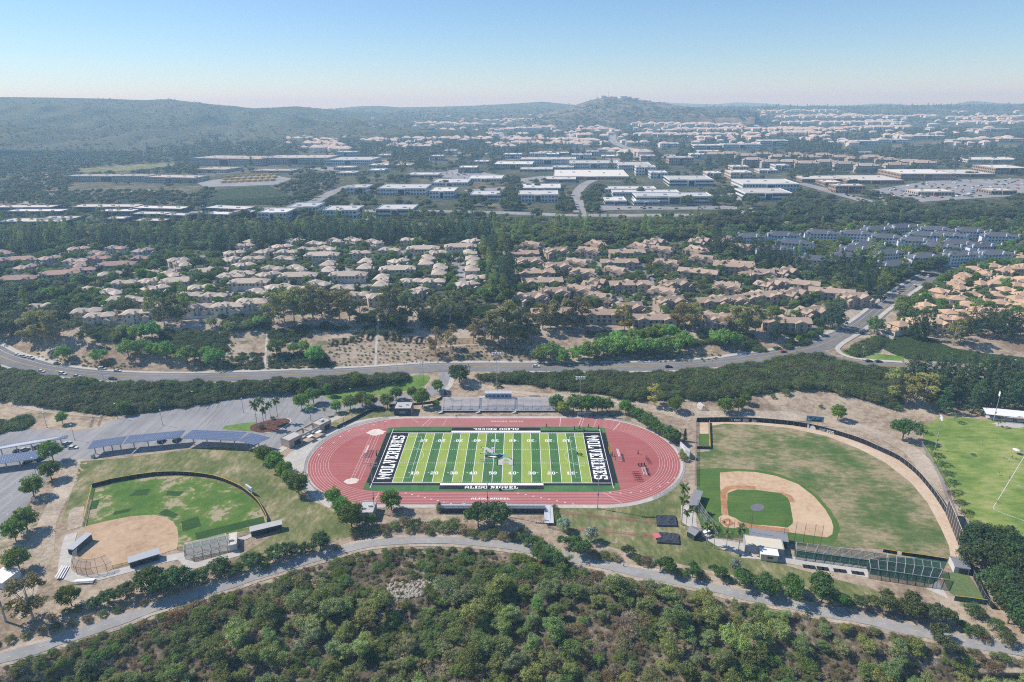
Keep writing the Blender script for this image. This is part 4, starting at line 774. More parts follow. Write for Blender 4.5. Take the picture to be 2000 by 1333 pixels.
def wall_mark(px0, px1, py, z, h, mat, name, rows=1, shape=None):
    a, b = g1(*px0), g1(*px1); d = (b-a); n = Vector((d.y, -d.x, 0)).normalized()
    if n.y > 0: n = -n
    mb = MB(); L = d.length; d.normalize(); o = a+n*.12
    if shape == 'fan':
        P = [o+d*(L/2)+Vector((0, 0, z))]+[o+d*(L/2+L/2*math.cos(t))+Vector((0, 0, z+h*math.sin(t))) for t in np.linspace(0, math.pi, 10)]; mb.add(P, [(0, k, k+1) for k in range(1, 10)])
    else:
        rr = np.random.default_rng(int(px0[0]))
        for r in range(rows):
            x = 0.0; hh = h/rows*.62
            while x < L-.3:
                w_ = min(L-x, rr.uniform(.5, 1.3) if rows > 1 else L); q = o+d*x+Vector((0, 0, z+h*(1-(r+1)/rows))); mb.quad(q, q+d*w_*.9, q+d*w_*.9+Vector((0, 0, hh if rows > 1 else h)), q+Vector((0, 0, hh if rows > 1 else h))); x += w_+.12
    mb.build(name, mat, wt)
M_GREYP = plain('grey_print', (.4, .38, .42), .8, .5, 2)
wall_mark((1427, 824.6), (1430, 824.7), 0, .8, 1.3, M_GREYP, 'emblem'); wall_mark((1433, 824.7), (1446, 824.9), 0, .6, 1.5, WHITE, 'banner_lettering', 2); wall_mark((1450, 824.9), (1463, 825.4), 0, .4, 1.8, M_GREYP, 'banner_print'); wall_mark((1468, 825.8), (1477, 826.4), 0, .3, 1.7, WHITE, 'banner_lettering', 3)
wall_mark((1576, 836.6), (1580, 837.3), 0, .2, 2.1, WHITE, 'distance_panel'); wall_mark((1581, 837.6), (1593, 840.1), 0, .1, 2.1, WHITE, 'emblem', 1, 'fan'); wall_mark((1600, 842), (1613, 845), 0, .5, 1.4, plain('print_teal', (.4, .52, .55), .8, .4, 2), 'emblem', 2); wall_mark((1614, 845.4), (1629, 849.6), 0, .5, 1.6, WHITE, 'banner_lettering', 2)
tw, TP = fence('screen_wall', [(1847, 1004), (1862, 1040), (1877, 1079)], 7.0, 'tall dark brown screen wall with white lettering at the right foul corner', M_BROWN, smooth=0, pw=.2, cap=plain('screen_cap', (.6, .55, .5), .7))
wt = tw; wall_mark((1852.5, 1018), (1859, 1034.5), 0, .8, 1.5, WHITE, 'lettering', 2); wall_mark((1860, 1036), (1867, 1054), 0, .6, 1.7, WHITE, 'lettering', 2); wall_mark((1868, 1056), (1871, 1064), 0, .8, 1.5, WHITE, 'lettering', 2)
fence('corner_fence', [(1877, 1079), (1890, 1105), (1922, 1172), (1938, 1190)], 2.4, 'dark corner fence below the screen wall beside the oaks', M_SCREEN, smooth=0)
fence('boundary_fence', [(1793, 862), (1812, 890), (1835, 935), (1852, 985), (1860, 1005)], 2.2, 'silver chain-link fence between the ball field and the soccer field', NET, smooth=0)
fence('side_fence', [(1359, 822), (1358, 870), (1357, 950)], 2.4, 'pale chain-link fence along the left baseball foul line', NET, smooth=0); fence('bullpen_fence', [(1361, 877), (1387, 877.5)], 1.5, 'low black padded fence at the front of the bullpen', M_SCREEN, smooth=0); fence('bullpen_fence', [(1387, 877.5), (1386, 850), (1385, 826)], 1.5, 'yellow-capped side fence of the baseball bullpen', M_SCREEN, smooth=0, cap=YEL)
fence('padded_fence', BB([(1212, 968), (1290, 982)]), 1.5, 'short yellow-capped pad fence above the far batting cage', M_SCREEN, smooth=0, cap=YEL); fence('padded_fence', BB([(1315, 985), (1440, 1002), (1570, 1022)]), 1.5, 'long yellow-capped pad fence by the right foul line', M_SCREEN, smooth=0, cap=YEL); fence('padded_fence', BB([(1608, 1238), (1700, 1248), (1792, 1262)]), 2.0, 'teal yellow-capped fence at the end of the practice turf', plain('teal_screen', (.05, .14, .15), .8, .2), smooth=0, cap=YEL)
fence('track_fence', [tuple(float(v) for v in np.array(proj(np.array([*p, 0.])))[:2]) for p in oval(43.2, 24)[26:46]], 1.1, 'grey chain-link rail round the left bend of the track', NET, 2.4, smooth=0, rail=STEEL); fence('track_fence', [tuple(float(v) for v in np.array(proj(np.array([*p, 0.])))[:2]) for p in oval(43.2, 24)[4:24]], 1.1, 'grey chain-link rail round the right bend of the track', NET, 2.4, smooth=0)
fence('bank_fence', [(658, 838), (690, 822), (720, 806), (748, 800)], 1.8, 'dark blue screened fence under the trees by the upper bend', plain('blue_screen', (.03, .05, .09), .85, .5, 1.0), smooth=0); fence('drive_wall', [(760, 812-18), (800, 792), (850, 786), (872, 768)], 1.2, 'curved dark retaining wall below the school drive', M_DARKW, thick=.4); fence('bank_fence', [(868, 768), (884, 786)], 2.4, 'short dark fence left of the home grandstand', M_DARKW, smooth=0)
for q, w_ in (([(176, 835), (182, 815)], 'left'), ([(191, 833), (199, 812)], 'right')): fence('stair_rail_fence', q, 1.1, 'short chain-link fence on the dirt bank above the parking lot, the '+w_+' one of two', NET, smooth=0)
fence('bike_path_rail', [(1120, 1045), (1070, 1032), (1074, 992)], 1.0, 'thin rail fence beside the bleacher ramp', NET, smooth=0)
fence('estate_wall', [(170, 634), (250, 633), (330, 627), (420, 620), (500, 612)], 1.8, 'white picket estate wall at the top of the left slope', plain('picket', gray(.55), .7, .3, .8), smooth=0); fence('estate_wall', [(1706, 640), (1720, 655), (1745, 664)], 2.2, 'curved pale block wall on the corner beside the side road', CONC, thick=.5)
# batting cages, backstops, dugouts, sheds
def cage(pf, pb, h, bays, label, m=DNET, fr=STEEL):
    """pf: near edge left, right; pb: far edge left, right"""
    A, B = (g1(*p) for p in pf); C, D = (g1(*p) for p in pb); t = reg(empty('batting_cage', (0, 0, 0)), label, 'batting cage', 'batting cages'); U = Vector((0, 0, h)); mb, mn = MB(), MB()
    for k in range(bays+1):
        u = k/bays; p, q = A.lerp(B, u), C.lerp(D, u); mb.bar(p, p+U, .13); mb.bar(q, q+U, .13); mb.bar(p+U, q+U, .16)
    for a, b in ((A, B), (C, D)): mb.bar(a+U, b+U, .12); mb.bar(a+U*.5, b+U*.5, .06)
    for a, b in ((A, B), (C, D), (A, C), (B, D)): mn.quad(a, b, b+U, a+U)
    mn.quad(A+U, B+U, D+U, C+U); mb.build('frame', fr, t); mn.build('net', m, t); return t
CG = lambda a, b: (1430+a/4.651, 1020+b/4.651)
cage((CG(575, 338), CG(1220, 425)), (CG(572, 262), CG(1385, 372)), 4.0, 8, 'long netted batting cage left of the taller one beside the baseball field'); cage((CG(1240, 512), CG(1850, 605)), (CG(1225, 425), CG(1890, 520)), 4.5, 8, 'wide netted batting cage at the front right near the concrete pad'); cage((CG(1400, 432), CG(1880, 500)), (CG(1400, 372), CG(1870, 440)), 3.6, 6, 'rear netted cage between the pad fence and the front cage')
cage(SB([(1210, 1110), (1490, 1045)]), SB([(1205, 1075), (1475, 1000)]), 4.2, 5, 'netted softball batting cage beside the white storage container', netmat('green_net', (.12, .2, .17), .3))
for k, x in enumerate((665, 718, 792, 838, 945, 1000, 1108, 1160)):
    P = g1(*CG(x+8, 405+(x-665)*.13)); t = MB().box((P.x, P.y, .13), (3.0*.8, 2.0, .05), -.17).build('rubber_mat', M_SCREEN); reg(t, 'black rubber mat on the cage walkway, %s from left' % ('first', 'second', 'third', 'fourth', 'fifth', 'sixth', 'seventh', 'eighth')[k], 'mat', 'black mats by the cages')
def backstop(pts, hs, label, rails=3, m=NET, pw=.14):
    t = reg(empty('backstop', (0, 0, 0)), label, 'backstop', 'ball field backstops'); P = [g1(*p) for p in pts]; mn, mr = MB(), MB()
    for i, (p, h) in enumerate(zip(P, hs)):
        MB().bar(p, p+Vector((0, 0, h)), pw, n=6).build('post', DGREY, t)
        if i < len(P)-1:
            q, h2 = P[i+1], hs[i+1]; mn.quad(p, q, q+Vector((0, 0, h2)), p+Vector((0, 0, h)))
            for r in range(1, rails+1): mr.bar(p+Vector((0, 0, h*r/rails)), q+Vector((0, 0, h2*r/rails)), .07)
    mn.build('net', m, t)
    if rails: mr.build('rails', STEEL, t)
thin = netmat('thin_net', (.1, .12, .12), .1)
backstop(BB([(175, 745), (205, 790), (232, 830), (262, 862), (292, 885)]), [6]*5, 'silver-railed baseball backstop left of home plate', 4)
backstop(BB([(296, 880), (345, 890), (375, 893), (425, 905), (470, 893)]), [9, 9, 9, 9, 12], 'tall thin-netted backstop behind home plate', 0, thin); backstop(BB([(655, 905), (715, 922), (765, 930), (820, 935), (862, 940)]), [10]*5, 'tall thin net poles on the right side of the baseball infield', 0, thin)
t = reg(empty('softball_backstop', (0, 0, 0)), 'curved hoop-framed softball backstop net at the bottom left corner', 'backstop', 'ball field backstops'); mn, mr = MB(), MB(); n0 = [g1(*p) for p in SB([(485, 1110), (482, 1170), (505, 1210), (570, 1222), (640, 1212), (700, 1195), (740, 1175)])]; cen = g1(*SB([(620, 1120)])[0])
for a, b in zip(n0, n0[1:]):
    for k in range(3):
        hh = [0, 3.5, 5.5]; ins = [0, .0, .28]; f = lambda p, k: p.lerp(cen, ins[k])+Vector((0, 0, hh[k]))
        if k < 2: mn.quad(f(a, k), f(b, k), f(b, k+1), f(a, k+1)); mr.bar(f(a, k), f(a, k+1), .1); mr.bar(f(a, k+1), f(b, k+1), .08)
mn.build('net', NET, t); mr.build('frame', DGREY, t)
M_DUG = plain('dugout_front', (.08, .10, .11), .8, .2)
SBP = lambda a, b: SB([(a, b)])[0]
def dugout(p0, p1, depth, label, roof=M_ROOFM, h=2.6, lip=.3):
    t, L = building('dugout', label, 'dugout', p0, p1, depth, h, M_DUG, roof, 'shed', lip, .35, group='dugouts')
    MB().box((L/2, -.12, 1.1), (L*.92, .1, 1.2)).build('front_opening', BLACK, t); MB().box((L/2, .3, .45), (L*.8, .4, .08)).build('bench', ALU, t); return t
dugout(SBP(850, 1170), SBP(1043, 1112), 3.2, 'grey-roofed softball dugout on the near side by the trees'); dugout(SBP(450, 1078), SBP(487, 1082), 9.5, 'grey-roofed softball dugout on the left side'); dugout(SBP(1638, 965), SBP(1838, 918), 2.6, 'long pale-roofed dark dugout right of the softball outfield', M_ROOFG)
building('storage_container', 'white box container beside the softball batting cage', 'container', SBP(1497, 1062), SBP(1545, 1052), 8, 3.0, plain('container', (.62, .6, .56), .7), M_CREAM, 'flat', .15, units=1)
dugout(BB([(130, 735)])[0], BB([(172, 745)])[0], 12, 'grey-roofed baseball dugout by the palms on the left', M_SHING, 2.7); dugout(BB([(470, 915)])[0], BB([(676, 945)])[0], 5, 'long grey-roofed baseball dugout behind the snack stand', M_SHING, 2.8)
building('club_house', 'long tan flat-roofed grey building between the dugout and the cream hut', 'building', BB([(440, 968)])[0], BB([(655, 996)])[0], 6.5, 3.3, M_GRAYW, M_CREAM, 'flat', .2); t, L = building('snack_hut', 'small cream hut with a white roof in front of the club house', 'hut', BB([(528, 1015)])[0], BB([(624, 1026)])[0], 3.6, 2.9, M_CREAM, WHITE, 'shed', .25, .25); MB().box((L*.55, -.08, 1.7), (2, .12, .9)).build('window', GLASS, t)
building('shed', 'small dark shed with grey gable roof left of home plate', 'shed', BB([(118, 880)])[0], BB([(160, 905)])[0], 4.5, 2.5, M_DARKW, M_SHING, 'gable', 1.2, .25, doors=((3, 1.2, 2, 0),)); building('shed', 'white shed with grey gable roof in the right foul corner', 'shed', BB([(1606, 1083)])[0], BB([(1690, 1096)])[0], 6, 2.8, plain('white_siding', gray(.6)), M_SHING, 'gable', 1.5, .25, doors=((3, 3, 2.2, 0),))
building('pump_cabinet', 'small grey cabinet at the end of the solar canopies', 'cabinet', (178, 896), (184, 896), 1.2, 1.8, STEEL, STEEL, 'flat', .1); building('home_hut', 'white hut at the left frame edge on bare soil', 'hut', (-22, 1146), (8, 1152), 7, 2.8, plain('hut_white', gray(.6)), WHITE, 'shed', .3, .3)
def canopy_tent(P, rz, W, D, h, label, m, legs=True, name='shade_canopy'):
    t = reg(empty(name, P, rz), label, 'canopy', 'shade canopies'); mb = MB(); mb.box((0, 0, h), (W, D, .12)); mb.build('cover', m, t)
    for x in np.linspace(-W/2+.2, W/2-.2, max(2, int(W/5)+1)):
        for y in (-D/2+.2, D/2-.2): MB().bar((x, y, 0), (x, y, h), .1).build('leg', STEEL, t)
canopy_tent(g1(1378, 1048), .5, 3.2, 1.6, 2.4, 'small white canopy behind the baseball backstop', WHITE); P = g1(1978, 822)
t = reg(empty('shade_roof', P, R(-15)), 'long white tensile shade roof over bleachers beside the soccer field', 'shade roof'); MB().add([(-14, -3, 3.4), (30, -3, 3.4), (30, 3.5, 4.6), (-14, 3.5, 4.6), (-14, -3, 3.55), (30, -3, 3.55), (30, 3.5, 4.75), (-14, 3.5, 4.75)], [(3, 2, 1, 0), (4, 5, 6, 7), (0, 1, 5, 4), (1, 2, 6, 5), (2, 3, 7, 6), (3, 0, 4, 7)]).build('cover', WHITE, t)
for x in np.arange(-13, 30, 7): MB().bar((x, 2, 0), (x, 2, 4.3), .2).build('post', STEEL, t); MB().box((x+3, 0, .6), (5, 3, .6)).build('seat', ALU, t)
blob_sheet('shade_pad', P.x-4, P.y-5, 10, 3.5, .14, M_WALK, 8)
for k, (p, w_) in enumerate(((SBP(430, 1200), 'beside the softball backstop'), (SBP(565, 1243), 'below the softball backstop'))):
    t = reg(empty('spectator_bleacher', g1(*p), (R(-75), R(5))[k]), 'small white bleacher '+w_, 'bleacher', 'small white bleachers')
    for j in range(4): MB().box((0, -j*.7, .4+j*.3), (7, .35, .06)).build('seat_plank', WHITE, t)
    MB().box((0, -1, .3), (6.5, 2.4, .1)).build('frame', STEEL, t)
# solar canopies
M_CELL = plain('solar_cell', (.11, .145, .25), .3, .12, .8, spec=.7); M_SOLF = plain('solar_frame', (.5, .54, .6), .4)
def solar(cs, zf, zb, nx, ny, label, posts=4):
    """cs: panel corners back-left, back-right, front-right, front-left"""
    C = [Vector(ray(np.array(float(x)), np.array(float(y)), z)) for (x, y), z in zip(cs, (zb, zb, zf, zf))]; t = reg(empty('solar_canopy', (0, 0, 0)), label, 'solar canopy', 'solar canopies over the parking lot')
    at_ = lambda u, v: C[0].lerp(C[1], u).lerp(C[3].lerp(C[2], u), v); n = (C[1]-C[0]).cross(C[3]-C[0]).normalized(); n = -n if n.z < 0 else n
    mb = MB(); lo = [c-n*.25 for c in C]; mb.add(C+lo, [(3, 2, 1, 0), (4, 5, 6, 7), (0, 1, 5, 4), (1, 2, 6, 5), (2, 3, 7, 6), (3, 0, 4, 7)]); mb.build('deck', M_SOLF, t); mb = MB()
    for i in range(nx):
        for j in range(ny):
            a = .09/nx*1.4; q = [at_((i+.06)/nx, (j+.05)/ny), at_((i+.94)/nx, (j+.05)/ny), at_((i+.94)/nx, (j+.95)/ny), at_((i+.06)/nx, (j+.95)/ny)]; mb.add([p+n*.05 for p in q], [(3, 2, 1, 0)])
    mb.build('solar_panel', M_CELL, t, kind='stuff')
    for k in range(posts):
        u = (k+.5)/posts; p = at_(u, .62); g = Vector((p.x, p.y, float(hxy(np.array([p.x]), np.array([p.y]))[0]))); MB().bar(g, p-n*.25, .4).build('post', STEEL, t); MB().bar(at_(u, .05)-n*.4, at_(u, .97)-n*.4, .3, .4).build('beam', STEEL, t)
solar([(-45, 876), (133, 850), (131, 856), (-45, 885)], 5.0, 5.8, 40, 4, 'upper left solar canopy over parked cars', 6); solar([(-60, 897), (83, 879), (72, 896), (-60, 914)], 5.0, 5.8, 26, 7, 'lower left solar canopy beside the basketball court', 5); solar([(182, 861), (247, 852), (238, 867), (170, 877)], 5.3, 6.1, 15, 6, 'first solar canopy of the long row, by the grey cabinet'); solar([(253, 851), (362, 840.6), (351, 855), (241, 867)], 5.3, 6.1, 24, 6, 'second solar canopy of the long row above the dry grass'); solar([(376, 840), (482, 844), (462, 861), (354, 856.5)], 5.3, 6.1, 24, 6, 'third and broadest solar canopy of the long row'); solar([(490, 846), (528, 855), (497, 869), (464, 860)], 5.3, 6.1, 11, 7, 'short solar canopy at the right end of the row')
mb = MB()
for p0, p1, n, L in (((205, 828), (275, 812), 9, 5), ((310, 809), (490, 776), 20, 5), ((500, 775), (600, 772), 11, 5), ((290, 846), (350, 835), 8, 5), ((0, 845), (110, 841), 16, 5), ((255, 838), (300, 830), 8, 9), ((400, 826), (470, 815), 9, 5), ((560, 800), (600, 790), 6, 5), ((560, 786), (600, 778), 6, 5)):
    for k in range(n):
        P = g1(p0[0]+(p1[0]-p0[0])*k/n, p0[1]+(p1[1]-p0[1])*k/n, .1); mb.bar(P, P+Vector((.5, -L, 0)), .14, .004)
mb.build('parking_lines', M_WLINE, kind='structure')
mb = MB()
for ox, oy in ((18, 948), (8, 975), (-2, 1010)):
    c = g1(ox, oy, .09)
    for t0 in np.linspace(0, 2*math.pi, 24, False): mb.bar(c+Vector((3*math.cos(t0), 3*math.sin(t0), 0)), c+Vector((3*math.cos(t0+.27), 3*math.sin(t0+.27), 0)), .12, .004)
    for dx in (-7, 7): mb.bar(c+Vector((dx, -6, 0)), c+Vector((dx, 6, 0)), .12, .004)
    mb.bar(c+Vector((-7, -6, 0)), c+Vector((7, -6, 0)), .12, .004); mb.bar(c+Vector((0, -6, 0)), c+Vector((0, 6, 0)), .12, .004)
mb.build('court_lines', M_WLINE, kind='structure')
# ================================================================== cars and people
CARP = {}
def car_proto(kind):
    t = empty('parked_car'); L, W, H = {'sedan': (4.6, 1.8, 1.42), 'suv': (4.7, 1.9, 1.72), 'van': (5.2, 1.98, 1.95)}[kind]; hb = H*.56; mb = MB()
    prof_ = [(-L/2, .35), (-L/2+.05, hb*.95), (-L/2+.5, hb*1.02), (L/2-1.1, hb), (L/2-.1, hb*.82), (L/2, .35)]
    for s, wy in ((-1, W/2), (1, W/2)): pass
    n = len(prof_); V = [(x, -W/2, z) for x, z in prof_]+[(x, W/2, z) for x, z in prof_]
    mb.add(V, [(k, k+1, n+k+1, n+k) for k in range(n-1)]+[tuple(range(n-1, -1, -1)), tuple(range(n, 2*n)), (0, n, 2*n-1, n-1)])
    r0, r1 = (-L/2+.9, L/2-2.1) if kind == 'sedan' else (-L/2+.25, L/2-2.0)
    mb.box(((r0+r1)/2, 0, H-.03), (r1-r0, W*.74, .07)); b = mb.build('body', TIN, t)
    gb = MB(); x0, x1 = (-L/2+.35, L/2-1.25) if kind == 'sedan' else (-L/2+.1, L/2-1.2)
    gb.add([(x0, -W*.47, hb), (x1, -W*.47, hb), (x1, W*.47, hb), (x0, W*.47, hb), (r0, -W*.37, H-.05), (r1, -W*.37, H-.05), (r1, W*.37, H-.05), (r0, W*.37, H-.05)], [(0, 1, 5, 4), (1, 2, 6, 5), (2, 3, 7, 6), (3, 0, 4, 7), (4, 5, 6, 7)]); gb.build('window_glass', GLASS, t)
    wm = None
    for x in (-L*.3, L*.3):
        for y in (-W/2+.1, W/2-.1):
            if wm is None: o = MB().bar((0, -.13, 0), (0, .13, 0), .68, n=12).build('wheel', BLACK, t); wm = o.data
            else: o = link('wheel', wm, t)
            o.location = (x, y, .34)
    return t
CARC = {'white': (.75, .75, .75), 'silver': (.5, .51, .52), 'black': (.02, .02, .022), 'dark grey': (.09, .095, .1), 'dark blue': (.03, .06, .16), 'red': (.35, .03, .03), 'grey': (.25, .26, .27), 'bright blue': (.03, .12, .4)}
def car(px, py, rz, kind, col, where, dz=.14, group='cars parked along the road'):
    if kind not in CARP: t = CARP[kind] = car_proto(kind)
    else: t = tree_copy(CARP[kind])
    t.location = g1(px, py, dz); t.rotation_euler = (0, 0, rz)
    for ch in t.children: ch.color = (*CARC[col], 1)
    reg(t, '%s %s %s' % (col, {'sedan': 'car', 'suv': 'tall estate car', 'van': 'van'}[kind], where), 'van' if kind == 'van' else 'car', group)
def road_dir(px):
    P = smooth_poly(ROAD, 6, False); i = min(range(len(P)-1), key=lambda k: abs(P[k][0]-px)); a, b = g1(*P[i]), g1(*P[i+1]); d = b-a; return math.atan2(d.y, d.x)
for x, y, k, c, w_ in ((34, 695, 'sedan', 'white', 'parked first at the upper kerb of the left bend'), (46, 698, 'sedan', 'silver', 'parked second at the upper kerb of the left bend'), (61, 701, 'suv', 'white', 'parked third at the upper kerb of the left bend'), (112, 712.5, 'sedan', 'dark grey', 'in tree shade at the upper kerb'), (200, 722.5, 'van', 'silver', 'parked at the kerb below the planted slope'), (230, 726, 'sedan', 'white', 'parked at the kerb behind the silver van'),
    (82, 727, 'sedan', 'white', 'leftmost by the ivy kerb'), (123, 732, 'suv', 'white', 'second by the ivy kerb'), (151, 736.5, 'sedan', 'silver', 'third by the ivy kerb'), (220, 741.5, 'sedan', 'dark grey', 'alone by the ivy kerb near the small tree'), (1047, 717.5, 'sedan', 'white', 'driving on the road above the stadium'), (1306, 718.5, 'sedan', 'black', 'driving on the road right of centre'), (1530, 689, 'sedan', 'red', 'in tree shade where the road bends'), (1683, 652, 'sedan', 'black', 'at the kerb by the yellow post'), (1754, 574, 'sedan', 'white', 'parked at the left kerb up the hill'), (1786, 560, 'suv', 'white', 'parked on the right side up the hill'), (1813, 541, 'suv', 'white', 'under the trees at the far end of the road')):
    car(x, y, road_dir(x)+(math.pi if (x*7) % 2 > 1 else 0), k, c, w_)
for x, y, k, c, w_ in ((1623, 708, 'van', 'white', 'turning on the side road'), (1697, 707.5, 'sedan', 'black', 'left of two dark cars by the corner lawn'), (1716, 708, 'sedan', 'dark grey', 'right of two dark cars by the corner lawn'), (1729, 721.5, 'sedan', 'black', 'at the lower kerb of the side road'), (1982, 724, 'sedan', 'dark grey', 'at the far right of the side road')):
    car(x, y, -.25 if x < 1650 else 0, k, c, w_)
for x, y, k, c, w_, r in ((143, 876.5, 'sedan', 'white', 'driving between the solar canopies', .12), (131, 868, 'sedan', 'silver', 'under the right end of the upper canopy', 1.15), (74, 874.5, 'suv', 'grey', 'in the middle under the upper canopy', 1.15), (49, 880.5, 'suv', 'silver', 'left of the grey one under the upper canopy', 1.15), (35, 882.5, 'sedan', 'black', 'in deep shade under the upper canopy', 1.15), (92, 872, 'sedan', 'dark grey', 'behind the tree under the upper canopy', 1.15), (55, 904, 'sedan', 'black', 'left under the lower canopy', 1.15), (79, 898, 'suv', 'black', 'right under the lower canopy', 1.15), (316, 864, 'suv', 'dark blue', 'under the second canopy of the long row', 1.3), (346, 862, 'suv', 'black', 'at the right end of the second canopy', 1.3)):
    car(x, y, r, k, c, w_, .07, 'cars in the school parking lot')
for i, (x, y, c) in enumerate(((698, 559, 'bright blue'), (663, 562, 'white'), (600, 514, 'silver'), (615, 516, 'white'), (455, 568, 'white'), (493, 574, 'dark grey'), (260, 555, 'dark blue'), (297, 541, 'silver'), (1203, 588, 'white'), (1210, 592, 'silver'), (1216, 596, 'black'), (1220, 535, 'white'), (1215, 541, 'red'), (1226, 545, 'white'), (1275, 548, 'silver'), (1545, 597, 'white'), (1556, 600, 'silver'), (1508, 606, 'red'), (1926, 582, 'white'), (1930, 590, 'silver'), (1590, 492, 'white'), (1600, 491, 'silver'))):
    car(x, y, (i*1.7) % 3.1, 'sedan', c, 'parked among the '+('beige townhouses' if x < 760 else 'brown condominiums' if x < 1590 and y > 500 else 'grey-roofed apartments' if y < 500 else 'orange-roofed houses'), .35, 'cars among the houses')

mbp = MB(); mbp.box((0, 0, .6), (4.6, 1.8, .75)); mbp.box((-.3, 0, 1.15), (2.4, 1.6, .5)); far_car = mbp.build('distant_car', TIN); far_me = far_car.data; bpy.data.objects.remove(far_car)
rr = np.random.default_rng(3); nfc = 0
for poly, n, w_ in (([(1700, 374), (1830, 354), (2000, 350), (2000, 368), (1960, 382), (1800, 392), (1730, 396)], 150, 'in the mall parking lot'), ([(1580, 362), (1680, 388), (1700, 398), (1650, 385)], 9, 'waiting on the mall road'), ([(825, 342), (900, 331), (985, 345), (930, 353)], 16, 'parked behind the white warehouses'), ([(1165, 403), (1330, 406), (1440, 403), (1438, 409), (1190, 410)], 14, 'parked below the long white office rows'), ([(620, 392), (640, 380), (760, 412), (900, 414), (640, 412)], 8, 'on the office road')):
    xs, ys = [p[0] for p in poly], [p[1] for p in poly]; k = 0
    while k < n:
        x, y = rr.uniform(min(xs), max(xs)), rr.uniform(min(ys), max(ys))
        if not inpoly(np.array([x]), np.array([y]), poly)[0]: continue
        c = list(CARC)[int(rr.integers(0, 7))]; o = link('distant_car', far_me, None, g1(x, y, .35)); o.rotation_euler = (0, 0, .3+(k % 2)*math.pi/2); o.color = (*CARC[c], 1); reg(o, 'tiny %s car %s' % (c, w_), 'car', 'distant cars '+w_); k += 1
# school buses in the yard on the left ridge
bus = MB(); bus.box((0, 0, 1.7), (11, 2.5, 2.6)); bus.box((0, 0, 3.05), (10.6, 2.2, .12)); bo = bus.build('school_bus', plain('bus_yellow', (.62, .40, .08), .5)); bme = bo.data; bpy.data.objects.remove(bo)
for r in range(3):
    for k in range(9):
        o = link('school_bus', bme, None, g1(445+k*12-r*4, 347+r*5.5-k*.55, .3)); o.rotation_euler = (0, 0, 1.2); reg(o, 'yellow school bus in the '+('back', 'middle', 'front')[r]+' row of the bus yard', 'bus', 'buses in the yard')
# people: one continuous skinned body each
def person_mesh(pose, top, legs, seed=0):
    J = {'hip': (0, 0, .95), 'chest': (0, 0, 1.3), 'neck': (0, .0, 1.5), 'head': (0, .02, 1.66), 'crown': (0, .02, 1.76)}
    st = {'stand': 0.04, 'walk': .3, 'ride': .32}[pose]
    for s, sg in (('l', -1), ('r', 1)):
        J['th'+s] = (sg*.1, sg*st*.5, .5); J['ft'+s] = (sg*.11, sg*st, .07); J['toe'+s] = (sg*.11, sg*st+.15, .04)
        J['sh'+s] = (sg*.19, 0, 1.44); J['el'+s] = (sg*.26, -sg*st*.5, 1.16); J['ha'+s] = (sg*.25, -sg*st*.7+.08, .9)
    E_ = [('hip', 'chest'), ('chest', 'neck'), ('neck', 'head'), ('head', 'crown')]
    for s in 'lr': E_ += [('hip', 'th'+s), ('th'+s, 'ft'+s), ('ft'+s, 'toe'+s), ('chest', 'sh'+s), ('sh'+s, 'el'+s), ('el'+s, 'ha'+s)]
    names = list(J); me = bpy.data.meshes.new('person'); me.from_pydata([J[n] for n in names], [(names.index(a), names.index(b)) for a, b in E_], [])
    o = link('person', me); sk = o.modifiers.new('skin', 'SKIN'); rad = {'hip': .16, 'chest': .18, 'neck': .06, 'head': .11, 'crown': .07}
    for i, n in enumerate(names):
        q = rad.get(n, {'th': .085, 'ft': .05, 'to': .04, 'sh': .07, 'el': .05, 'ha': .045}[n[:2]]) if n not in rad else rad[n]
        me.skin_vertices[0].data[i].radius = (q, q*.8)
    me.skin_vertices[0].data[0].use_root = True; o.modifiers.new('sub', 'SUBSURF').levels = 1
    dg = bpy.context.evaluated_depsgraph_get(); m2 = bpy.data.meshes.new_from_object(o.evaluated_get(dg)); bpy.data.objects.remove(o)
    for m in (M_SKIN, top, legs, M_HAIR, BLACK): m2.materials.append(m)
    for p in m2.polygons:
        z, x = p.center.z, abs(p.center.x); p.use_smooth = True
        p.material_index = 4 if z < .1 else 2 if z < .93 and x < .22 else 3 if z > 1.69 or (z > 1.58 and p.center.y < -.02) else 0 if z > 1.47 or (x > .2 and z < 1.2) else 1
    return m2
bpy.context.view_layer.update()
M_SKIN = plain('skin', (.45, .28, .2), .6); M_HAIR = plain('hair', (.04, .025, .02), .6)
CL = {k: plain('cloth_'+k, v, .85) for k, v in dict(white=(.7, .7, .7), blue=(.08, .2, .45), dark=(.03, .03, .035), red=(.4, .06, .06), yellow=(.65, .55, .1), tan=(.5, .42, .3)).items()}
PM = {}
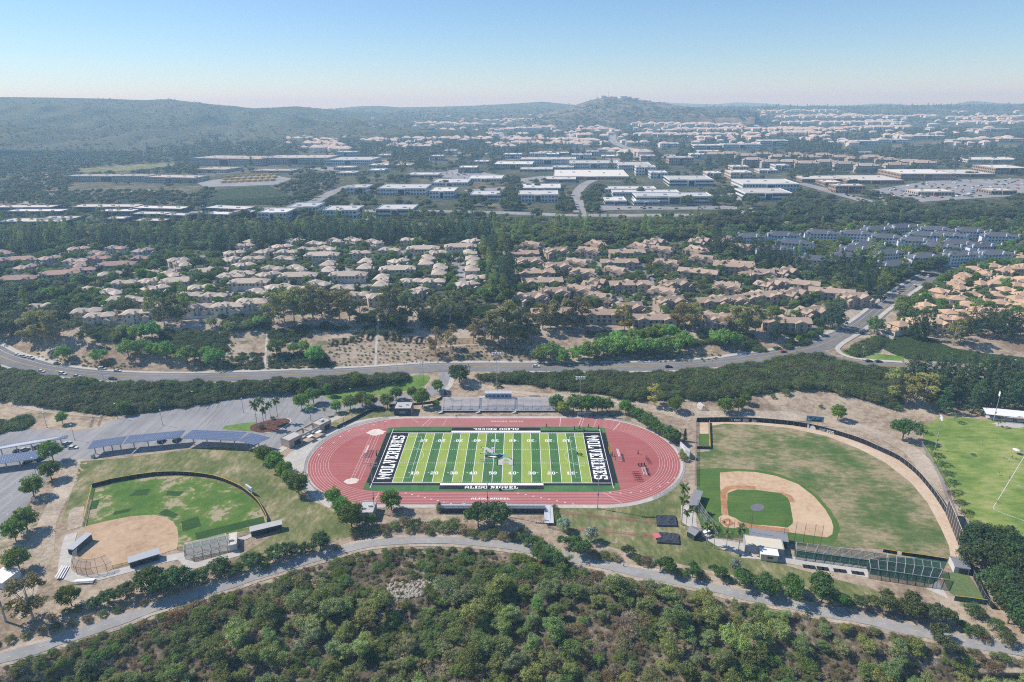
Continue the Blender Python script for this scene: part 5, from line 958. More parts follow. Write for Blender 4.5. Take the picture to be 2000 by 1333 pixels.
for x, y, ps, tp, lg, dz, w_ in ((1960, 896, 'stand', 'white', 'dark', .1, 'person in a white shirt standing left of the umbrella on the soccer grass'), (1970, 902, 'walk', 'white', 'tan', .1, 'person in white nearest the cluster by the soccer umbrella'), (1981, 880, 'stand', 'white', 'dark', .1, 'person in white behind the soccer umbrella'), (1991, 880.5, 'stand', 'blue', 'dark', .1, 'person in a blue shirt behind the soccer umbrella'), (1976, 896, 'walk', 'red', 'dark', .1, 'person in a red shirt beside the soccer umbrella'), (1984, 898, 'walk', 'tan', 'dark', .1, 'person in tan at the right of the soccer group'), (1950, 928.5, 'walk', 'blue', 'white', .1, 'person in blue with pale trousers walking on open soccer grass'), (1971, 935.5, 'stand', 'blue', 'blue', .1, 'person all in blue standing near the soccer touchline'), (1946, 982, 'walk', 'yellow', 'dark', .1, 'person in a yellow shirt at the soccer corner line'), (1917, 869, 'walk', 'tan', 'tan', .1, 'person in tan alone in the middle of the soccer grass'), (927, 990, 'stand', 'dark', 'dark', .15, 'person in dark clothes on the near track edge, left of two'), (939, 990, 'stand', 'dark', 'dark', .15, 'person in dark clothes on the near track edge, right of two'), (891, 816.5, 'stand', 'dark', 'dark', .15, 'person in dark clothes at the foot of the home grandstand'), (1218, 1108, 'walk', 'red', 'dark', .1, 'person in a red shirt walking on the bike path')):
    k = (ps, tp, lg)
    if k not in PM: PM[k] = person_mesh(ps, CL[tp], CL[lg])
    o = link('person', PM[k], None, g1(x, y, dz)); o.rotation_euler = (0, 0, (x*1.3) % 6.28); reg(o, w_, 'person')
P = g1(672, 1080, .1); rzb = math.atan2(*(lambda d: (d.y, d.x))(g1(700, 1068)-g1(640, 1085)))
t = reg(empty('bicycle', P, rzb), 'bicycle ridden along the bike path below the field', 'bicycle')
for x in (-.52, .52):
    mb = MB()
    for k in range(14): a, b = (2*math.pi*(k+e)/14 for e in (0, 1)); mb.bar((x+.34*math.cos(a), 0, .35+.34*math.sin(a)), (x+.34*math.cos(b), 0, .35+.34*math.sin(b)), .05)
    mb.build('wheel', BLACK, t)
MB().bar((-.52, 0, .35), (-.1, 0, .75), .05).bar((-.1, 0, .75), (.4, 0, .8), .05).bar((.4, 0, .85), (.52, 0, .35), .05).bar((-.1, 0, .35), (.4, 0, .8), .05).bar((.38, -.25, .98), (.38, .25, .98), .04).build('frame', DGREY, t); MB().box((-.15, 0, .9), (.25, .15, .06)).build('saddle', BLACK, t)
o = link('person', person_mesh('walk', CL['white'], CL['dark']), None, P+Vector((0, 0, .05))); o.rotation_euler = (0, 0, rzb-math.pi/2); reg(o, 'cyclist in a white top riding along the bike path', 'person')
t = reg(empty('umbrella', g1(1983, 886.5, .1)), 'white umbrella shading people at the soccer touchline', 'umbrella'); MB().bar((0, 0, 0), (0, 0, 2.2), .06).build('pole', STEEL, t)
mb = MB(); mb.add([(0, 0, 2.6)]+[(1.6*math.cos(a), 1.6*math.sin(a), 2.1) for a in np.linspace(0, 2*math.pi, 8, False)], [(0, k, k % 8+1) for k in range(1, 9)]); mb.build('canopy', WHITE, t)
for k, (x, y) in enumerate(((1655, 657), (1678, 641), (1556, 692))):
    t = reg(empty('road_sign', g1(x, y, .2)), 'small yellow delineator sign at the kerb, '+('by the corner island', 'by the black car', 'before the bend')[k], 'sign', 'yellow kerb signs'); MB().bar((0, 0, 0), (0, 0, 1.0), .1).build('post', STEEL, t); MB().box((0, 0, 1.5), (.7, .06, 1.0)).build('panel', YEL, t)
for k, (x, y) in enumerate(((501, 817), (540, 814), (577, 832), (594, 824))): reg(MB().add([(*(g1(x, y, .1)+Vector((.2*math.cos(a), .2*math.sin(a), 0))),) for a in np.linspace(0, 6.28, 8, False)]+[tuple(g1(x, y, .85))], [(k2, (k2+1) % 8, 8) for k2 in range(8)]).build('traffic_cone', plain('cone_orange', (.7, .2, .04))), 'small orange traffic cone on the asphalt near the palm island, '+('first', 'second', 'third', 'fourth')[k]+' from left', 'cone', 'traffic cones')
# ================================================================== houses
M_WALLC = plain('stucco', gray(.5), .9, .08, .5, world=False, objcol=True); 
def tilemat():
    m, nt, b = newmat('roof_tiles'); v = coords(nt, False); oc = nd(nt, 'ShaderNodeObjectInfo').outputs['Color']
    wv = nd(nt, 'ShaderNodeTexWave', Scale=1.1, Distortion=.6, bands_direction='Z'); nt.links.new(v, wv.inputs[0])
    c = mixc(nt, oc, ramp(nt, noise(nt, v, .7, 5, .7), [(.25, gray(.72)), (.75, gray(1.12))]), 1.0, 'MULTIPLY'); c = mixc(nt, c, ramp(nt, wv.outputs['Fac'], [(0, gray(.86)), (.6, gray(1.03))]), 1.0, 'MULTIPLY')
    nt.links.new(c, b.inputs['Base Color']); b.inputs['Roughness'].default_value = .9; b.inputs['Specular IOR Level'].default_value = .15; return m
M_TILE = tilemat(); M_TRIM = plain('house_trim', gray(.6), .7)
def roof_wing(mb, cx, cy, L, W, h, rise, typ, ax=0, o=.5):
    """ridge along x when ax = 0"""
    hl, hw = L/2+o, W/2+o; T = (lambda x, y, z: (cx+x, cy+y, z)) if ax == 0 else (lambda x, y, z: (cx-y, cy+x, z)); i = hw if typ == 'hip' else 0.0
    V = [T(-hl, -hw, h), T(hl, -hw, h), T(hl, hw, h), T(-hl, hw, h), T(-hl+i, 0, h+rise), T(hl-i, 0, h+rise)]
    V += [(v[0], v[1], v[2]-.18) for v in V[:4]]
    F = [(0, 1, 5, 4), (2, 3, 4, 5), (1, 2, 5), (3, 0, 4), (6, 7, 1, 0), (7, 8, 2, 1), (8, 9, 3, 2), (9, 6, 0, 3), (9, 8, 7, 6)]
    mb.add(V, F)
def house_proto(style):
    """returns the Empty of a house whose footprint is centred on it, front towards -y; local sizes in metres"""
    t = empty({'garage_row': 'townhouse', 'hip_pair': 'townhouse', 'cross': 'condominium', 'long_cross': 'condominium', 'block': 'apartment_house', 'villa': 'villa', 'villa_row': 'villa', 'cabin': 'cottage'}[style])
    W, Rf, Gl, Ch, Gd = MB(), MB(), MB(), [], MB()
    def wing(cx, cy, L, D, h, rise, typ, ax=0, o=.5):
        W.box((cx, cy, h/2-1), (L, D, h+2)) if ax == 0 else W.box((cx, cy, h/2-1), (D, L, h+2)); roof_wing(Rf, cx, cy, L, D, h, rise, typ, ax, o)
        if typ == 'gable':
            T = (lambda x, y, z: (cx+x, cy+y, z)) if ax == 0 else (lambda x, y, z: (cx-y, cy+x, z))
            for s in (-1, 1): W.add([T(s*L/2, -D/2, h), T(s*L/2, D/2, h), T(s*L/2, 0, h+rise*.92)], [(0, 1, 2) if s > 0 else (0, 2, 1)])
    def win(x, y, z, w_=1.3, h_=1.3, side=0):
        if side == 0: Gl.box((x, y-.04, z), (w_, .1, h_))
        else: Gl.box((x+side*.04, y, z), (.1, w_, h_))
    def chim(x, y, z): Ch.append((x, y, z))
    if style == 'garage_row':
        wing(0, 0, 30, 12, 6.0, 2.6, 'hip'); wing(-9, -5, 5, 5, 6.0, 1.6, 'gable', 1); wing(9, -5, 5, 5, 6.0, 1.6, 'gable', 1); wing(0, 5, 12, 4, 6, 1.6, 'gable', 1)
        for x in np.arange(-12.5, 13, 3.6): Gd.box((x, -6.06 if abs(abs(x)-9) > 2.6 else -7.56, 1.2), (2.8, .12, 2.2))
        for x in (-13, -5.5, -3, 0, 3, 5.5, 13): win(x, -6, 4.5)
        for x in (-9, 9): win(x, -7.5, 4.6, 1.6)
        for x in np.arange(-12, 13, 4): win(x, 6.1, 4.4)
        for y in (-3, 3): win(15, y, 4.4, side=1); win(-15, y, 4.4, side=-1)
        chim(-12, -6.3, 8.2); chim(12, -6.3, 8.2)
    elif style == 'hip_pair':
        wing(-4, 0, 10, 10, 6, 2.4, 'hip'); wing(5, 1, 9, 9, 5.6, 2.2, 'hip'); wing(-4, -4, 5, 5, 5.8, 1.5, 'gable', 1); wing(5.5, -4, 4.5, 4, 3.2, 1.3, 'gable', 1)
        for x in (-7, -4, -1.5): win(x, -5 if x != -4 else -6.5, 4.3); win(x, -5.02, 1.5)
        for x in (3, 6.5): win(x, -3.5, 4.2)
        win(-9, 0, 4.2, side=-1); win(9.5, 1, 4.2, side=1); Gd.box((5.5, -6.06, 1.2), (3, .12, 2.2)); chim(-.2, -4.7, 8.0); chim(9.4, 3, 7.6)
    elif style == 'cross':
        wing(-5.5, 1, 12, 11, 6, 2.4, 'gable', 1); wing(5.5, -1, 12, 11, 6, 2.4, 'gable', 1); wing(0, 0, 18, 7, 6.6, 2.6, 'gable'); wing(-8, -5.5, 5, 5, 5, 1.5, 'gable', 1); wing(8.5, -7, 5, 4, 5, 1.4, 'gable', 1)
        for x, y in ((-8, -8.05), (8.5, -9.55), (-3.5, -5.05), (3.5, -7.05)): win(x, y, 4.0); win(x, y, 1.4, 1.6, 1.5)
        for y in (-3, 2): win(11, y, 4.2, side=1); win(-11, y, 4.2, side=-1)
        chim(-3, -4.6, 8.6); chim(10.8, 2, 8.6); chim(-10.8, 3, 8.4)
    elif style == 'long_cross':
        wing(0, 0, 32, 11, 6, 2.5, 'gable'); wing(-9, -4, 6, 8, 6, 1.7, 'gable', 1); wing(9, -4, 6, 8, 6, 1.7, 'gable', 1); wing(0, 5, 8, 6, 6, 1.7, 'gable', 1)
        for x in (-14, -9, -4, 0, 4, 9, 14): win(x, -5.5 if abs(x) != 9 else -7.05, 4.3, 1.5); win(x, -5.5 if abs(x) != 9 else -7.05, 1.4, 1.9, 1.7)
        for y in (-2, 2): win(16, y, 4.2, side=1); win(-16, y, 4.2, side=-1)
        chim(-6, -1.5, 8.8); chim(5, 1.5, 8.8); chim(15.8, 0, 8.6)
    elif style == 'block':
        wing(0, 0, 27, 13, 8.2, 3.3, 'hip', o=.7); wing(-14, -3, 5, 6, 8.2, 1.3, 'gable', 1); wing(14, -3, 5, 6, 8.2, 1.3, 'gable', 1)
        for z in (1.6, 4.4, 7.1):
            for x in np.arange(-10.5, 11, 3): win(x, -6.5, z, 1.5, 1.4); win(x, 6.6, z)
            for y in (-3.5, 0, 3.5): win(14, y, z, side=1); win(-14, y, z, side=-1)
        for x, y in ((-15, -6.2), (15, -6.2), (-9, 6.3), (4, -6.7)): chim(x, y, 10.6)
    elif style == 'villa_row':
        for k in range(3): wing(-9+k*9, (k % 2)*1.2, 9.5, 10, 6-.3*(k % 2), 2.3, 'hip')
        for x in (-9, 0, 9): win(x-1.5, -5.1, 4.2); win(x+1.5, -5.1, 4.2); Gd.box((x, -5.06, 1.2), (3, .12, 2.2)); chim(x+3, 1, 8.1)
    elif style == 'villa':
        wing(0, 0, 12, 10, 6, 2.3, 'hip'); wing(3, -4, 5.5, 5, 5.6, 1.6, 'gable', 1); wing(-6, -2, 5, 6, 3.2, 1.5, 'hip')
        for x in (-3.5, -1, 3): win(x, -5 if x != 3 else -6.8, 4.3)
        win(6, 0, 4.3, side=1); win(-6, 1, 4.6, side=-1); Gd.box((-6, -5.05, 1.2), (3, .12, 2.1)); win(2, -6.82, 1.4, 1.8, 1.6); chim(4, 3, 8.3)
    else:
        wing(0, 0, 14, 10, 5.4, 2.4, 'hip'); win(-3, -5, 3.8); win(3, -5, 3.8); chim(4, 2, 7.8)
    W.build('wall', M_WALLC, t); Rf.build('roof', M_TILE, t); Gl.build('glazing', GLASS, t, kind='stuff')
    for (x, y, z) in Ch: c = MB(); c.box((x, y, z-1.4), (1.3, 1.0, 3.2)); c.box((x, y, z+.25), (1.5, 1.2, .2)); c.build('chimney', M_WALLC, t)
    if Gd.v: Gd.build('garage_door', M_TRIM, t, kind='stuff')
    return t
HP = {}; HOUSES = []; HRAD = {'garage_row': 17, 'hip_pair': 11, 'cross': 13, 'long_cross': 18, 'block': 16, 'villa': 9, 'villa_row': 15, 'cabin': 8}
def house(px, py, style, rz, wall, roof, label, group, cat='house', hr=7.0, sc=1.0):
    if style not in HP: t = HP[style] = house_proto(style)
    else: t = tree_copy(HP[style])
    P = above(px, py, hr); t.location = P; t.rotation_euler = (0, 0, rz); t.scale = (sc, sc, sc); v = random.uniform(.88, 1.1)
    for ch in t.children:
        n = ch.name.split('.')[0]
        if n == 'roof': ch.color = (*[c*v for c in roof], 1)
        elif n in ('wall', 'chimney'): ch.color = (*wall, 1)
    HOUSES.append((P.x, P.y, HRAD[style]*sc)); reg(t, label, cat, group); return t
BW, BR = (.62, .55, .47), (.57, .485, .405); ZL = lambda x, y: (450+x/3.636, 440+y/3.636)
GB = 'beige-roofed townhouses on the left of the hill'
def where_y(py): return 'in the front row above the slope' if py > 560 else 'in the middle rows' if py > 515 else 'in the back row below the pines'
for x, y, st, r in ((170, 225, 'hip_pair', .2), (395, 225, 'hip_pair', -.3), (655, 200, 'garage_row', .05), (925, 185, 'hip_pair', .1), (1130, 165, 'hip_pair', -.15), (1370, 155, 'garage_row', .04), (1635, 140, 'garage_row', .06), (1700, 183, 'hip_pair', 1.62), (1715, 225, 'hip_pair', 1.6), (1722, 260, 'hip_pair', 1.6), (1715, 300, 'hip_pair', 1.6), (1760, 360, 'hip_pair', .1), (1400, 220, 'hip_pair', 1.6), (1385, 255, 'hip_pair', 1.6), (1490, 285, 'hip_pair', 1.6), (1480, 325, 'hip_pair', 1.6), (1190, 298, 'garage_row', .1), (965, 245, 'hip_pair', 1.5), (960, 285, 'hip_pair', 1.5), (700, 262, 'hip_pair', 1.5), (700, 305, 'hip_pair', 1.5), (840, 340, 'garage_row', .02), (1080, 360, 'hip_pair', 1.5), (1075, 405, 'hip_pair', 1.5), (490, 345, 'garage_row', .05), (310, 295, 'hip_pair', -.4), (140, 390, 'garage_row', .05), (345, 425, 'hip_pair', .6), (640, 400, 'hip_pair', -.6), (1290, 385, 'hip_pair', .1), (1440, 385, 'hip_pair', 0), (170, 535, 'hip_pair', .1), (15, 555, 'hip_pair', 0), (910, 480, 'hip_pair', .1), (1060, 490, 'hip_pair', .4), (80, 328, 'hip_pair', 0), (20, 350, 'hip_pair', .2)):
    X, Y = ZL(x, y); house(X, Y, st, r, BW, BR, 'beige '+('garage-fronted ' if st == 'garage_row' else 'hip-roofed ')+'townhouse '+where_y(Y), GB)
for x, y, st, r, c in ((190, 335, 'garage_row', .1, 1), (600, 345, 'hip_pair', .1, 0), (790, 325, 'hip_pair', 0, 1), (1125, 325, 'hip_pair', .1, 1), (920, 375, 'garage_row', .2, 1), (480, 445, 'garage_row', .22, 1), (660, 415, 'hip_pair', .3, 1), (150, 485, 'garage_row', .15, 1), (1640, 425, 'garage_row', .3, 0), (1420, 500, 'garage_row', .2, 0), (1800, 460, 'hip_pair', .1, 0), (1900, 445, 'hip_pair', .1, 0), (960, 640, 'hip_pair', .2, 0), (1100, 650, 'hip_pair', -.1, 0), (690, 735, 'hip_pair', .3, 0), (790, 770, 'hip_pair', .2, 0), (1090, 745, 'hip_pair', .25, 0), (1490, 610, 'hip_pair', .1, 0), (1680, 615, 'hip_pair', -.1, 0), (1560, 700, 'hip_pair', .1, 0), (1770, 695, 'hip_pair', .1, 0), (1960, 660, 'hip_pair', .1, 0), (330, 700, 'hip_pair', .5, 0), (60, 340, 'hip_pair', .2, 1)):
    X, Y = x/4, 420+y/4; house(X, Y, st, r, BW if not c else (.5, .47, .44), BR if not c else (.44, .30, .25), ('beige' if not c else 'rose-roofed')+' townhouse '+('on the far left hill' if c else 'at the left end of the hill'), GB if not c else 'rose-roofed townhouses on the far left')
ZM = lambda x, y: (950+x/3.636, 440+y/3.636); MW, MR = (.42, .35, .29), (.47, .36, .28); GM = 'brown condominiums in the middle of the hill'
for x, y, st, r in ((245, 190, 'long_cross', .05), (500, 175, 'cross', .3), (725, 172, 'cross', -.4), (995, 182, 'long_cross', .04), (1240, 165, 'cross', -.5), (305, 245, 'cross', .2), (640, 255, 'cross', -.5), (940, 250, 'long_cross', .02), (1275, 260, 'cross', -.4), (1530, 228, 'cross', -.5), (345, 322, 'long_cross', .06), (395, 385, 'long_cross', .1), (690, 325, 'cross', -.3), (1500, 320, 'long_cross', -.45), (1745, 278, 'long_cross', -.3), (480, 460, 'cross', .1), (1015, 405, 'long_cross', .05), (1340, 405, 'cross', .4), (1930, 330, 'long_cross', .3), (810, 500, 'cross', -.5), (1305, 525, 'cross', .3), (1640, 520, 'long_cross', .15), (1930, 490, 'long_cross', .3), (830, 610, 'long_cross', 0), (1200, 645, 'long_cross', -.03), (1610, 645, 'cross', -.5), (480, 600, 'long_cross', .05)):
    X, Y = ZM(x, y); house(X, Y, st, r, MW, MR, ('brown cross-gabled ' if st == 'cross' else 'long brown ')+'condominium '+('in the back row' if Y < 498 else 'in the middle of the estate' if Y < 575 else 'in the front row'), GM)
ZG = lambda x, y: (1400+x/3.333, 400+y/3.333)
for x, y, st, r in ((290, 435, 'cross', -.3), (520, 500, 'long_cross', -.4), (740, 555, 'long_cross', -.35), (890, 590, 'cross', .2), (110, 375, 'long_cross', -.2), (310, 575, 'long_cross', .25), (90, 610, 'cross', .1), (440, 745, 'long_cross', -.1), (620, 680, 'cross', .4), (10, 730, 'cross', .3)):
    X, Y = ZG(x, y); house(X, Y, st, r, MW, MR, 'brown condominium '+('near the side of the climbing road' if X > 1540 else 'by the swimming pool end of the estate'), GM)
GW, GR = (.70, .75, .82), (.125, .135, .165)
for x, y, r in ((210, 200, .1), (420, 190, -.1), (500, 240, -.3), (640, 348, -.3), (845, 325, -.25), (1100, 305, .3), (900, 180, -.3), (1030, 152, .2), (1185, 138, .25), (1100, 205, -.2), (1420, 155, -.3), (1340, 190, -.2), (1490, 192, -.3), (1290, 225, -.2), (960, 255, .2), (880, 280, .3), (1440, 262, -.2), (1570, 245, -.3), (1330, 330, .25), (1560, 315, .2), (1785, 310, .1), (1130, 380, .4), (1820, 195, -.1), (680, 178, -.2), (1640, 165, -.2), (370, 280, -.1), (1710, 260, .2)):
    X, Y = ZG(x, y); house(X, Y, 'block', r, GW, GR, 'grey-roofed apartment house '+('at the left end behind the pines' if X < 1640 else 'in the upper rows' if Y < 462 else 'in the lower row by the road trees'), 'grey-roofed apartment houses on the right', 'house', 9.0)
ZO = lambda x, y: (1600+x/4.4425, 460+y/4.4425); OW, OR = (.66, .57, .45), (.58, .40, .27)
for x, y, st, r in ((1180, 410, 'villa_row', .9), (1235, 350, 'villa_row', .9), (1200, 440, 'villa', .4), (1050, 525, 'villa_row', -.3), (1210, 530, 'villa', .2), (1310, 500, 'villa', .1), (1590, 295, 'villa', .2), (1690, 270, 'villa_row', .2), (1760, 255, 'villa', .1), (1690, 415, 'villa', .1), (1590, 455, 'villa', .3), (1740, 500, 'villa', 0), (1690, 530, 'villa', .2), (1480, 635, 'villa_row', -.2), (1230, 655, 'villa_row', -.1), (1060, 700, 'villa_row', -.2), (690, 755, 'villa', .3), (1000, 735, 'villa', .1), (900, 590, 'villa', .3), (1740, 600, 'villa', .1), (1350, 690, 'villa', .2), (1560, 570, 'villa', -.2), (1850, 560, 'villa_row', .1), (1860, 420, 'villa_row', .2), (1420, 560, 'villa', .5), (850, 720, 'villa', .1)):
    X, Y = ZO(x, y); house(X, Y, st, r, OW, OR, 'orange-roofed stucco villa '+('beside the climbing road' if X < 1880 and Y > 540 else 'on the upper right' if Y < 550 else 'behind the corner pines'), 'orange-roofed villas on the right')
# smaller houses that fill the gaps between the surveyed ones
EST_STREETS = [[(880, 478), (893, 505), (905, 555)], [(790, 490), (815, 515)], [(575, 520), (650, 522), (700, 540)], [(1250, 520), (1262, 560), (1245, 580)], [(1130, 500), (1180, 520), (1300, 540)], [(1180, 590), (1215, 592)], [(660, 560), (700, 556), (720, 560)], [(450, 575), (520, 568)], [(1392, 556), (1450, 558)]] + [ROAD[18:]]
ESP = np.vstack([np.array(G(np.array([p[0] for p in smooth_poly(q, 6, False)]), np.array([p[1] for p in smooth_poly(q, 6, False)])))[:, :2] for q in EST_STREETS])
def infill(poly, d, style, wall, roof, label, group, seed, cap, hr=7.0):
    g = np.random.default_rng(seed); xs, ys = [p[0] for p in poly], [p[1] for p in poly]; k = 0
    for x, y in zip(g.uniform(min(xs), max(xs), 900), g.uniform(min(ys), max(ys), 900)):
        if k >= cap: break
        P = g1(x, y)
        if not inpoly(np.array([x]), np.array([y]), poly)[0] or any((P.x-a)**2+(P.y-b)**2 < (d+r*.45)**2 for a, b, r in HOUSES) or ((ESP[:, 0]-P.x)**2+(ESP[:, 1]-P.y)**2).min() < 17**2: continue
        q = proj(np.array([P.x, P.y, P.z+hr])); house(float(q[0]), float(q[1]), style, g.uniform(-1.2, 1.2), wall, roof, label, group, hr=hr); k += 1
infill([(450, 482), (940, 474), (935, 570), (760, 588), (540, 590), (450, 600)], 12.5, 'hip_pair', BW, BR, 'small beige infill townhouse between the rows', GB, 1, 26); infill([(170, 560), (440, 500), (450, 610), (330, 622), (180, 630)], 13, 'hip_pair', BW, BR, 'small beige townhouse near the left end of the slope', GB, 2, 12); infill([(-40, 505), (300, 490), (300, 535), (-40, 560)], 14, 'hip_pair', (.56, .53, .5), (.47, .36, .31), 'small rose-roofed townhouse on the far left', 'rose-roofed townhouses on the far left', 3, 10)
infill([(985, 485), (1440, 476), (1600, 560), (1500, 625), (1160, 625), (1010, 590)], 13.5, 'cross', MW, MR, 'brown infill condominium between the surrounding blocks', GM, 4, 20); infill([(1850, 530), (2040, 505), (2040, 640), (1760, 645), (1800, 590)], 9, 'villa', OW, OR, 'small orange-roofed villa between its neighbours', 'orange-roofed villas on the right', 5, 20)
# tan condominium roofs on the right ridge, townhouse rows on the far left ridge
for i, (x, y) in enumerate(((1395, 303), (1425, 302), (1455, 306), (1490, 303), (1520, 308), (1550, 304), (1580, 309), (1605, 305), (1470, 314), (1505, 318), (1540, 318), (1575, 321), (1610, 318), (1640, 309), (1670, 312), (1700, 309), (1730, 314), (1650, 322), (1690, 326), (1745, 324), (1775, 318), (1800, 320))): house(x, y, 'block', .1*(i % 5-2), (.5, .43, .36), (.46, .375, .31), 'tan hip-roofed block among palms on the right ridge', 'tan condominium blocks on the right ridge', 'house', 9, 1.35)
# ------------------------------------------------------------------ offices
M_OFW = plain('office_white', gray(.5), .6, .05, .2, world=False, objcol=True); M_FLATR = plain('office_roof', gray(.6), .8, .12, .15, world=False, objcol=True)
OFF = []
def office(cx, by, wpx, st, dep, label, col=(.66, .68, .70), rcol=(.62, .605, .58), band=True, group='white office buildings', rz=None, hr=4.8):
    a = g1(cx-wpx/2, by); b = g1(cx+wpx/2, by); L = (b-a).length; rz = math.atan2(b.y-a.y, b.x-a.x) if rz is None else rz; h = st*hr; dep *= 1.35; t = reg(empty('office_building', a, rz), label, 'office building', group)
    W = MB(); W.box((L/2, dep/2, h/2-1.5), (L, dep, h+3)); W.box((L*.5, -.6, h/2+.3), (L*.16, 2, h+.6)); w_ = W.build('wall', M_OFW, t); w_.color = (*col, 1)
    r = MB(); r.box((L/2, dep/2, h+.12), (L-1, dep-1, .24)); ro = r.build('roof', M_FLATR, t); v_ = .78+.3*((cx*7.3) % 1); ro.color = (rcol[0]*v_, rcol[1]*v_, rcol[2]*v_*.98, 1); pb = MB()
    for c, s in (((L/2, .2, h+.5), (L, .4, 1)), ((L/2, dep-.2, h+.5), (L, .4, 1)), ((.2, dep/2, h+.5), (.4, dep-.8, 1)), ((L-.2, dep/2, h+.5), (.4, dep-.8, 1))): pb.box(c, s)
    q = pb.build('parapet', M_OFW, t); q.color = (*col, 1); rr_ = np.random.default_rng(int(cx))
    for k in range(max(2, int(L/22))):
        u = MB().box((L*(k+.5)/max(2, int(L/22))+rr_.uniform(-3, 3), dep*rr_.uniform(.3, .7), h+.9), (rr_.uniform(2.5, 5), rr_.uniform(2, 4), 1.5)).build('roof_unit', M_OFW, ro); u.color = (.5, .52, .54, 1)
    g = MB(); n = max(3, int(L/4.2)); pw = L/n
    for s in range(st):
        z = s*hr+hr*.55
        for k in range(n):
            x = (k+.5)*pw
            if abs(x-L/2) < L*.08: continue
            g.box((x, -.06, z), (pw*(.95 if band else .62), .14, hr*.5))
        m = max(2, int(dep/5))
        for k in range(m):
            for sx in (0, L): g.box((sx, (k+.5)*dep/m, z), (.14, dep/m*(.9 if band else .6), hr*.5))
    g.box((L/2, -1.62, h*.5), (L*.13, .12, h*.8)); g.build('glazing', GLASS, t, kind='stuff'); c = a.lerp(b, .5); OFF.append((c.x-math.sin(rz)*dep/2, c.y+math.cos(rz)*dep/2, max(L, dep)/2)); return t
for cx, by, w_, st, dep, lb in ((680, 323, 90, 2, 60, 'behind the left woods, long side windows'), (697, 381, 38, 2, 30, 'at the road corner beside the grassy bank'), (784, 383, 94, 2, 40, 'broad and low beyond the road corner'), (863, 389, 48, 2, 35, 'half hidden by dark pines'), (948, 396, 60, 2.0, 30, 'with an arched glass front above the road'), (1051, 396, 78, 2, 35, 'with tall white columns near the junction'), (1056, 375, 78, 1, 40, 'low with curved roof behind the columned one'), (771, 426, 72, 2, 28, 'alone on the near side of the road'), (664, 428, 66, 2, 28, 'second on the near side of the road'), (590, 421, 56, 2, 26, 'left pair on the near side of the road'), (533, 433, 56, 2, 26, 'leftmost on the near side of the road'), (878, 364, 70, 1, 40, 'low, behind the pines in the middle'), (946, 356, 68, 1, 40, 'with a bright side wall in the middle distance'), (1070, 322, 110, 2, 45, 'long with sawtooth windows beyond the tan hall'), (1047, 337, 64, 1, 35, 'short bright warehouse block'), (1100, 333, 42, 1, 30, 'dark-glazed small block'), (1160, 330, 98, 2, 50, 'large white warehouse with roof windows'), (1240, 334, 64, 2, 50, 'white hall right of the large warehouse'), (1261, 344, 38, 3, 24, 'three-storey with framed windows'), (1350, 365, 86, 2, 45, 'with a glass centre behind the curved rows'), (1505, 374, 110, 2, 50, 'wide with a green glass centre'), (1500, 393, 92, 2, 40, 'wide one in front of the green glass centre'), (1232, 377, 100, 1, 25, 'long curved low row at the back'), (1262, 384, 130, 1, 22, 'long low row in the middle'), (1317, 400, 150, 1.6, 30, 'longest low row with dark glass front'), (1203, 401, 42, 1, 30, 'rounded corner block of the low rows'), (1263, 402, 50, 1, 20, 'short low block of the front row'), (1309, 289, 35, 2, 40, 'first on the far terrace'), (1383, 293, 55, 2, 40, 'second on the far terrace'), (1450, 291, 75, 2, 40, 'third on the far terrace'), (1512, 287, 56, 3, 40, 'tallest on the far terrace'), (1682, 284, 66, 2, 40, 'left of two on the green bank'), (1745, 281, 60, 2, 40, 'right of two on the green bank'), (825, 348, 60, 1, 30, 'flat white roof behind street trees'), (1095, 357, 60, 1, 34, 'pale block with dark glass before the long hall')):
    office(cx, by, w_, max(1, int(round(st))), dep, 'white office building '+lb, band=(int(cx) % 3 == 0))
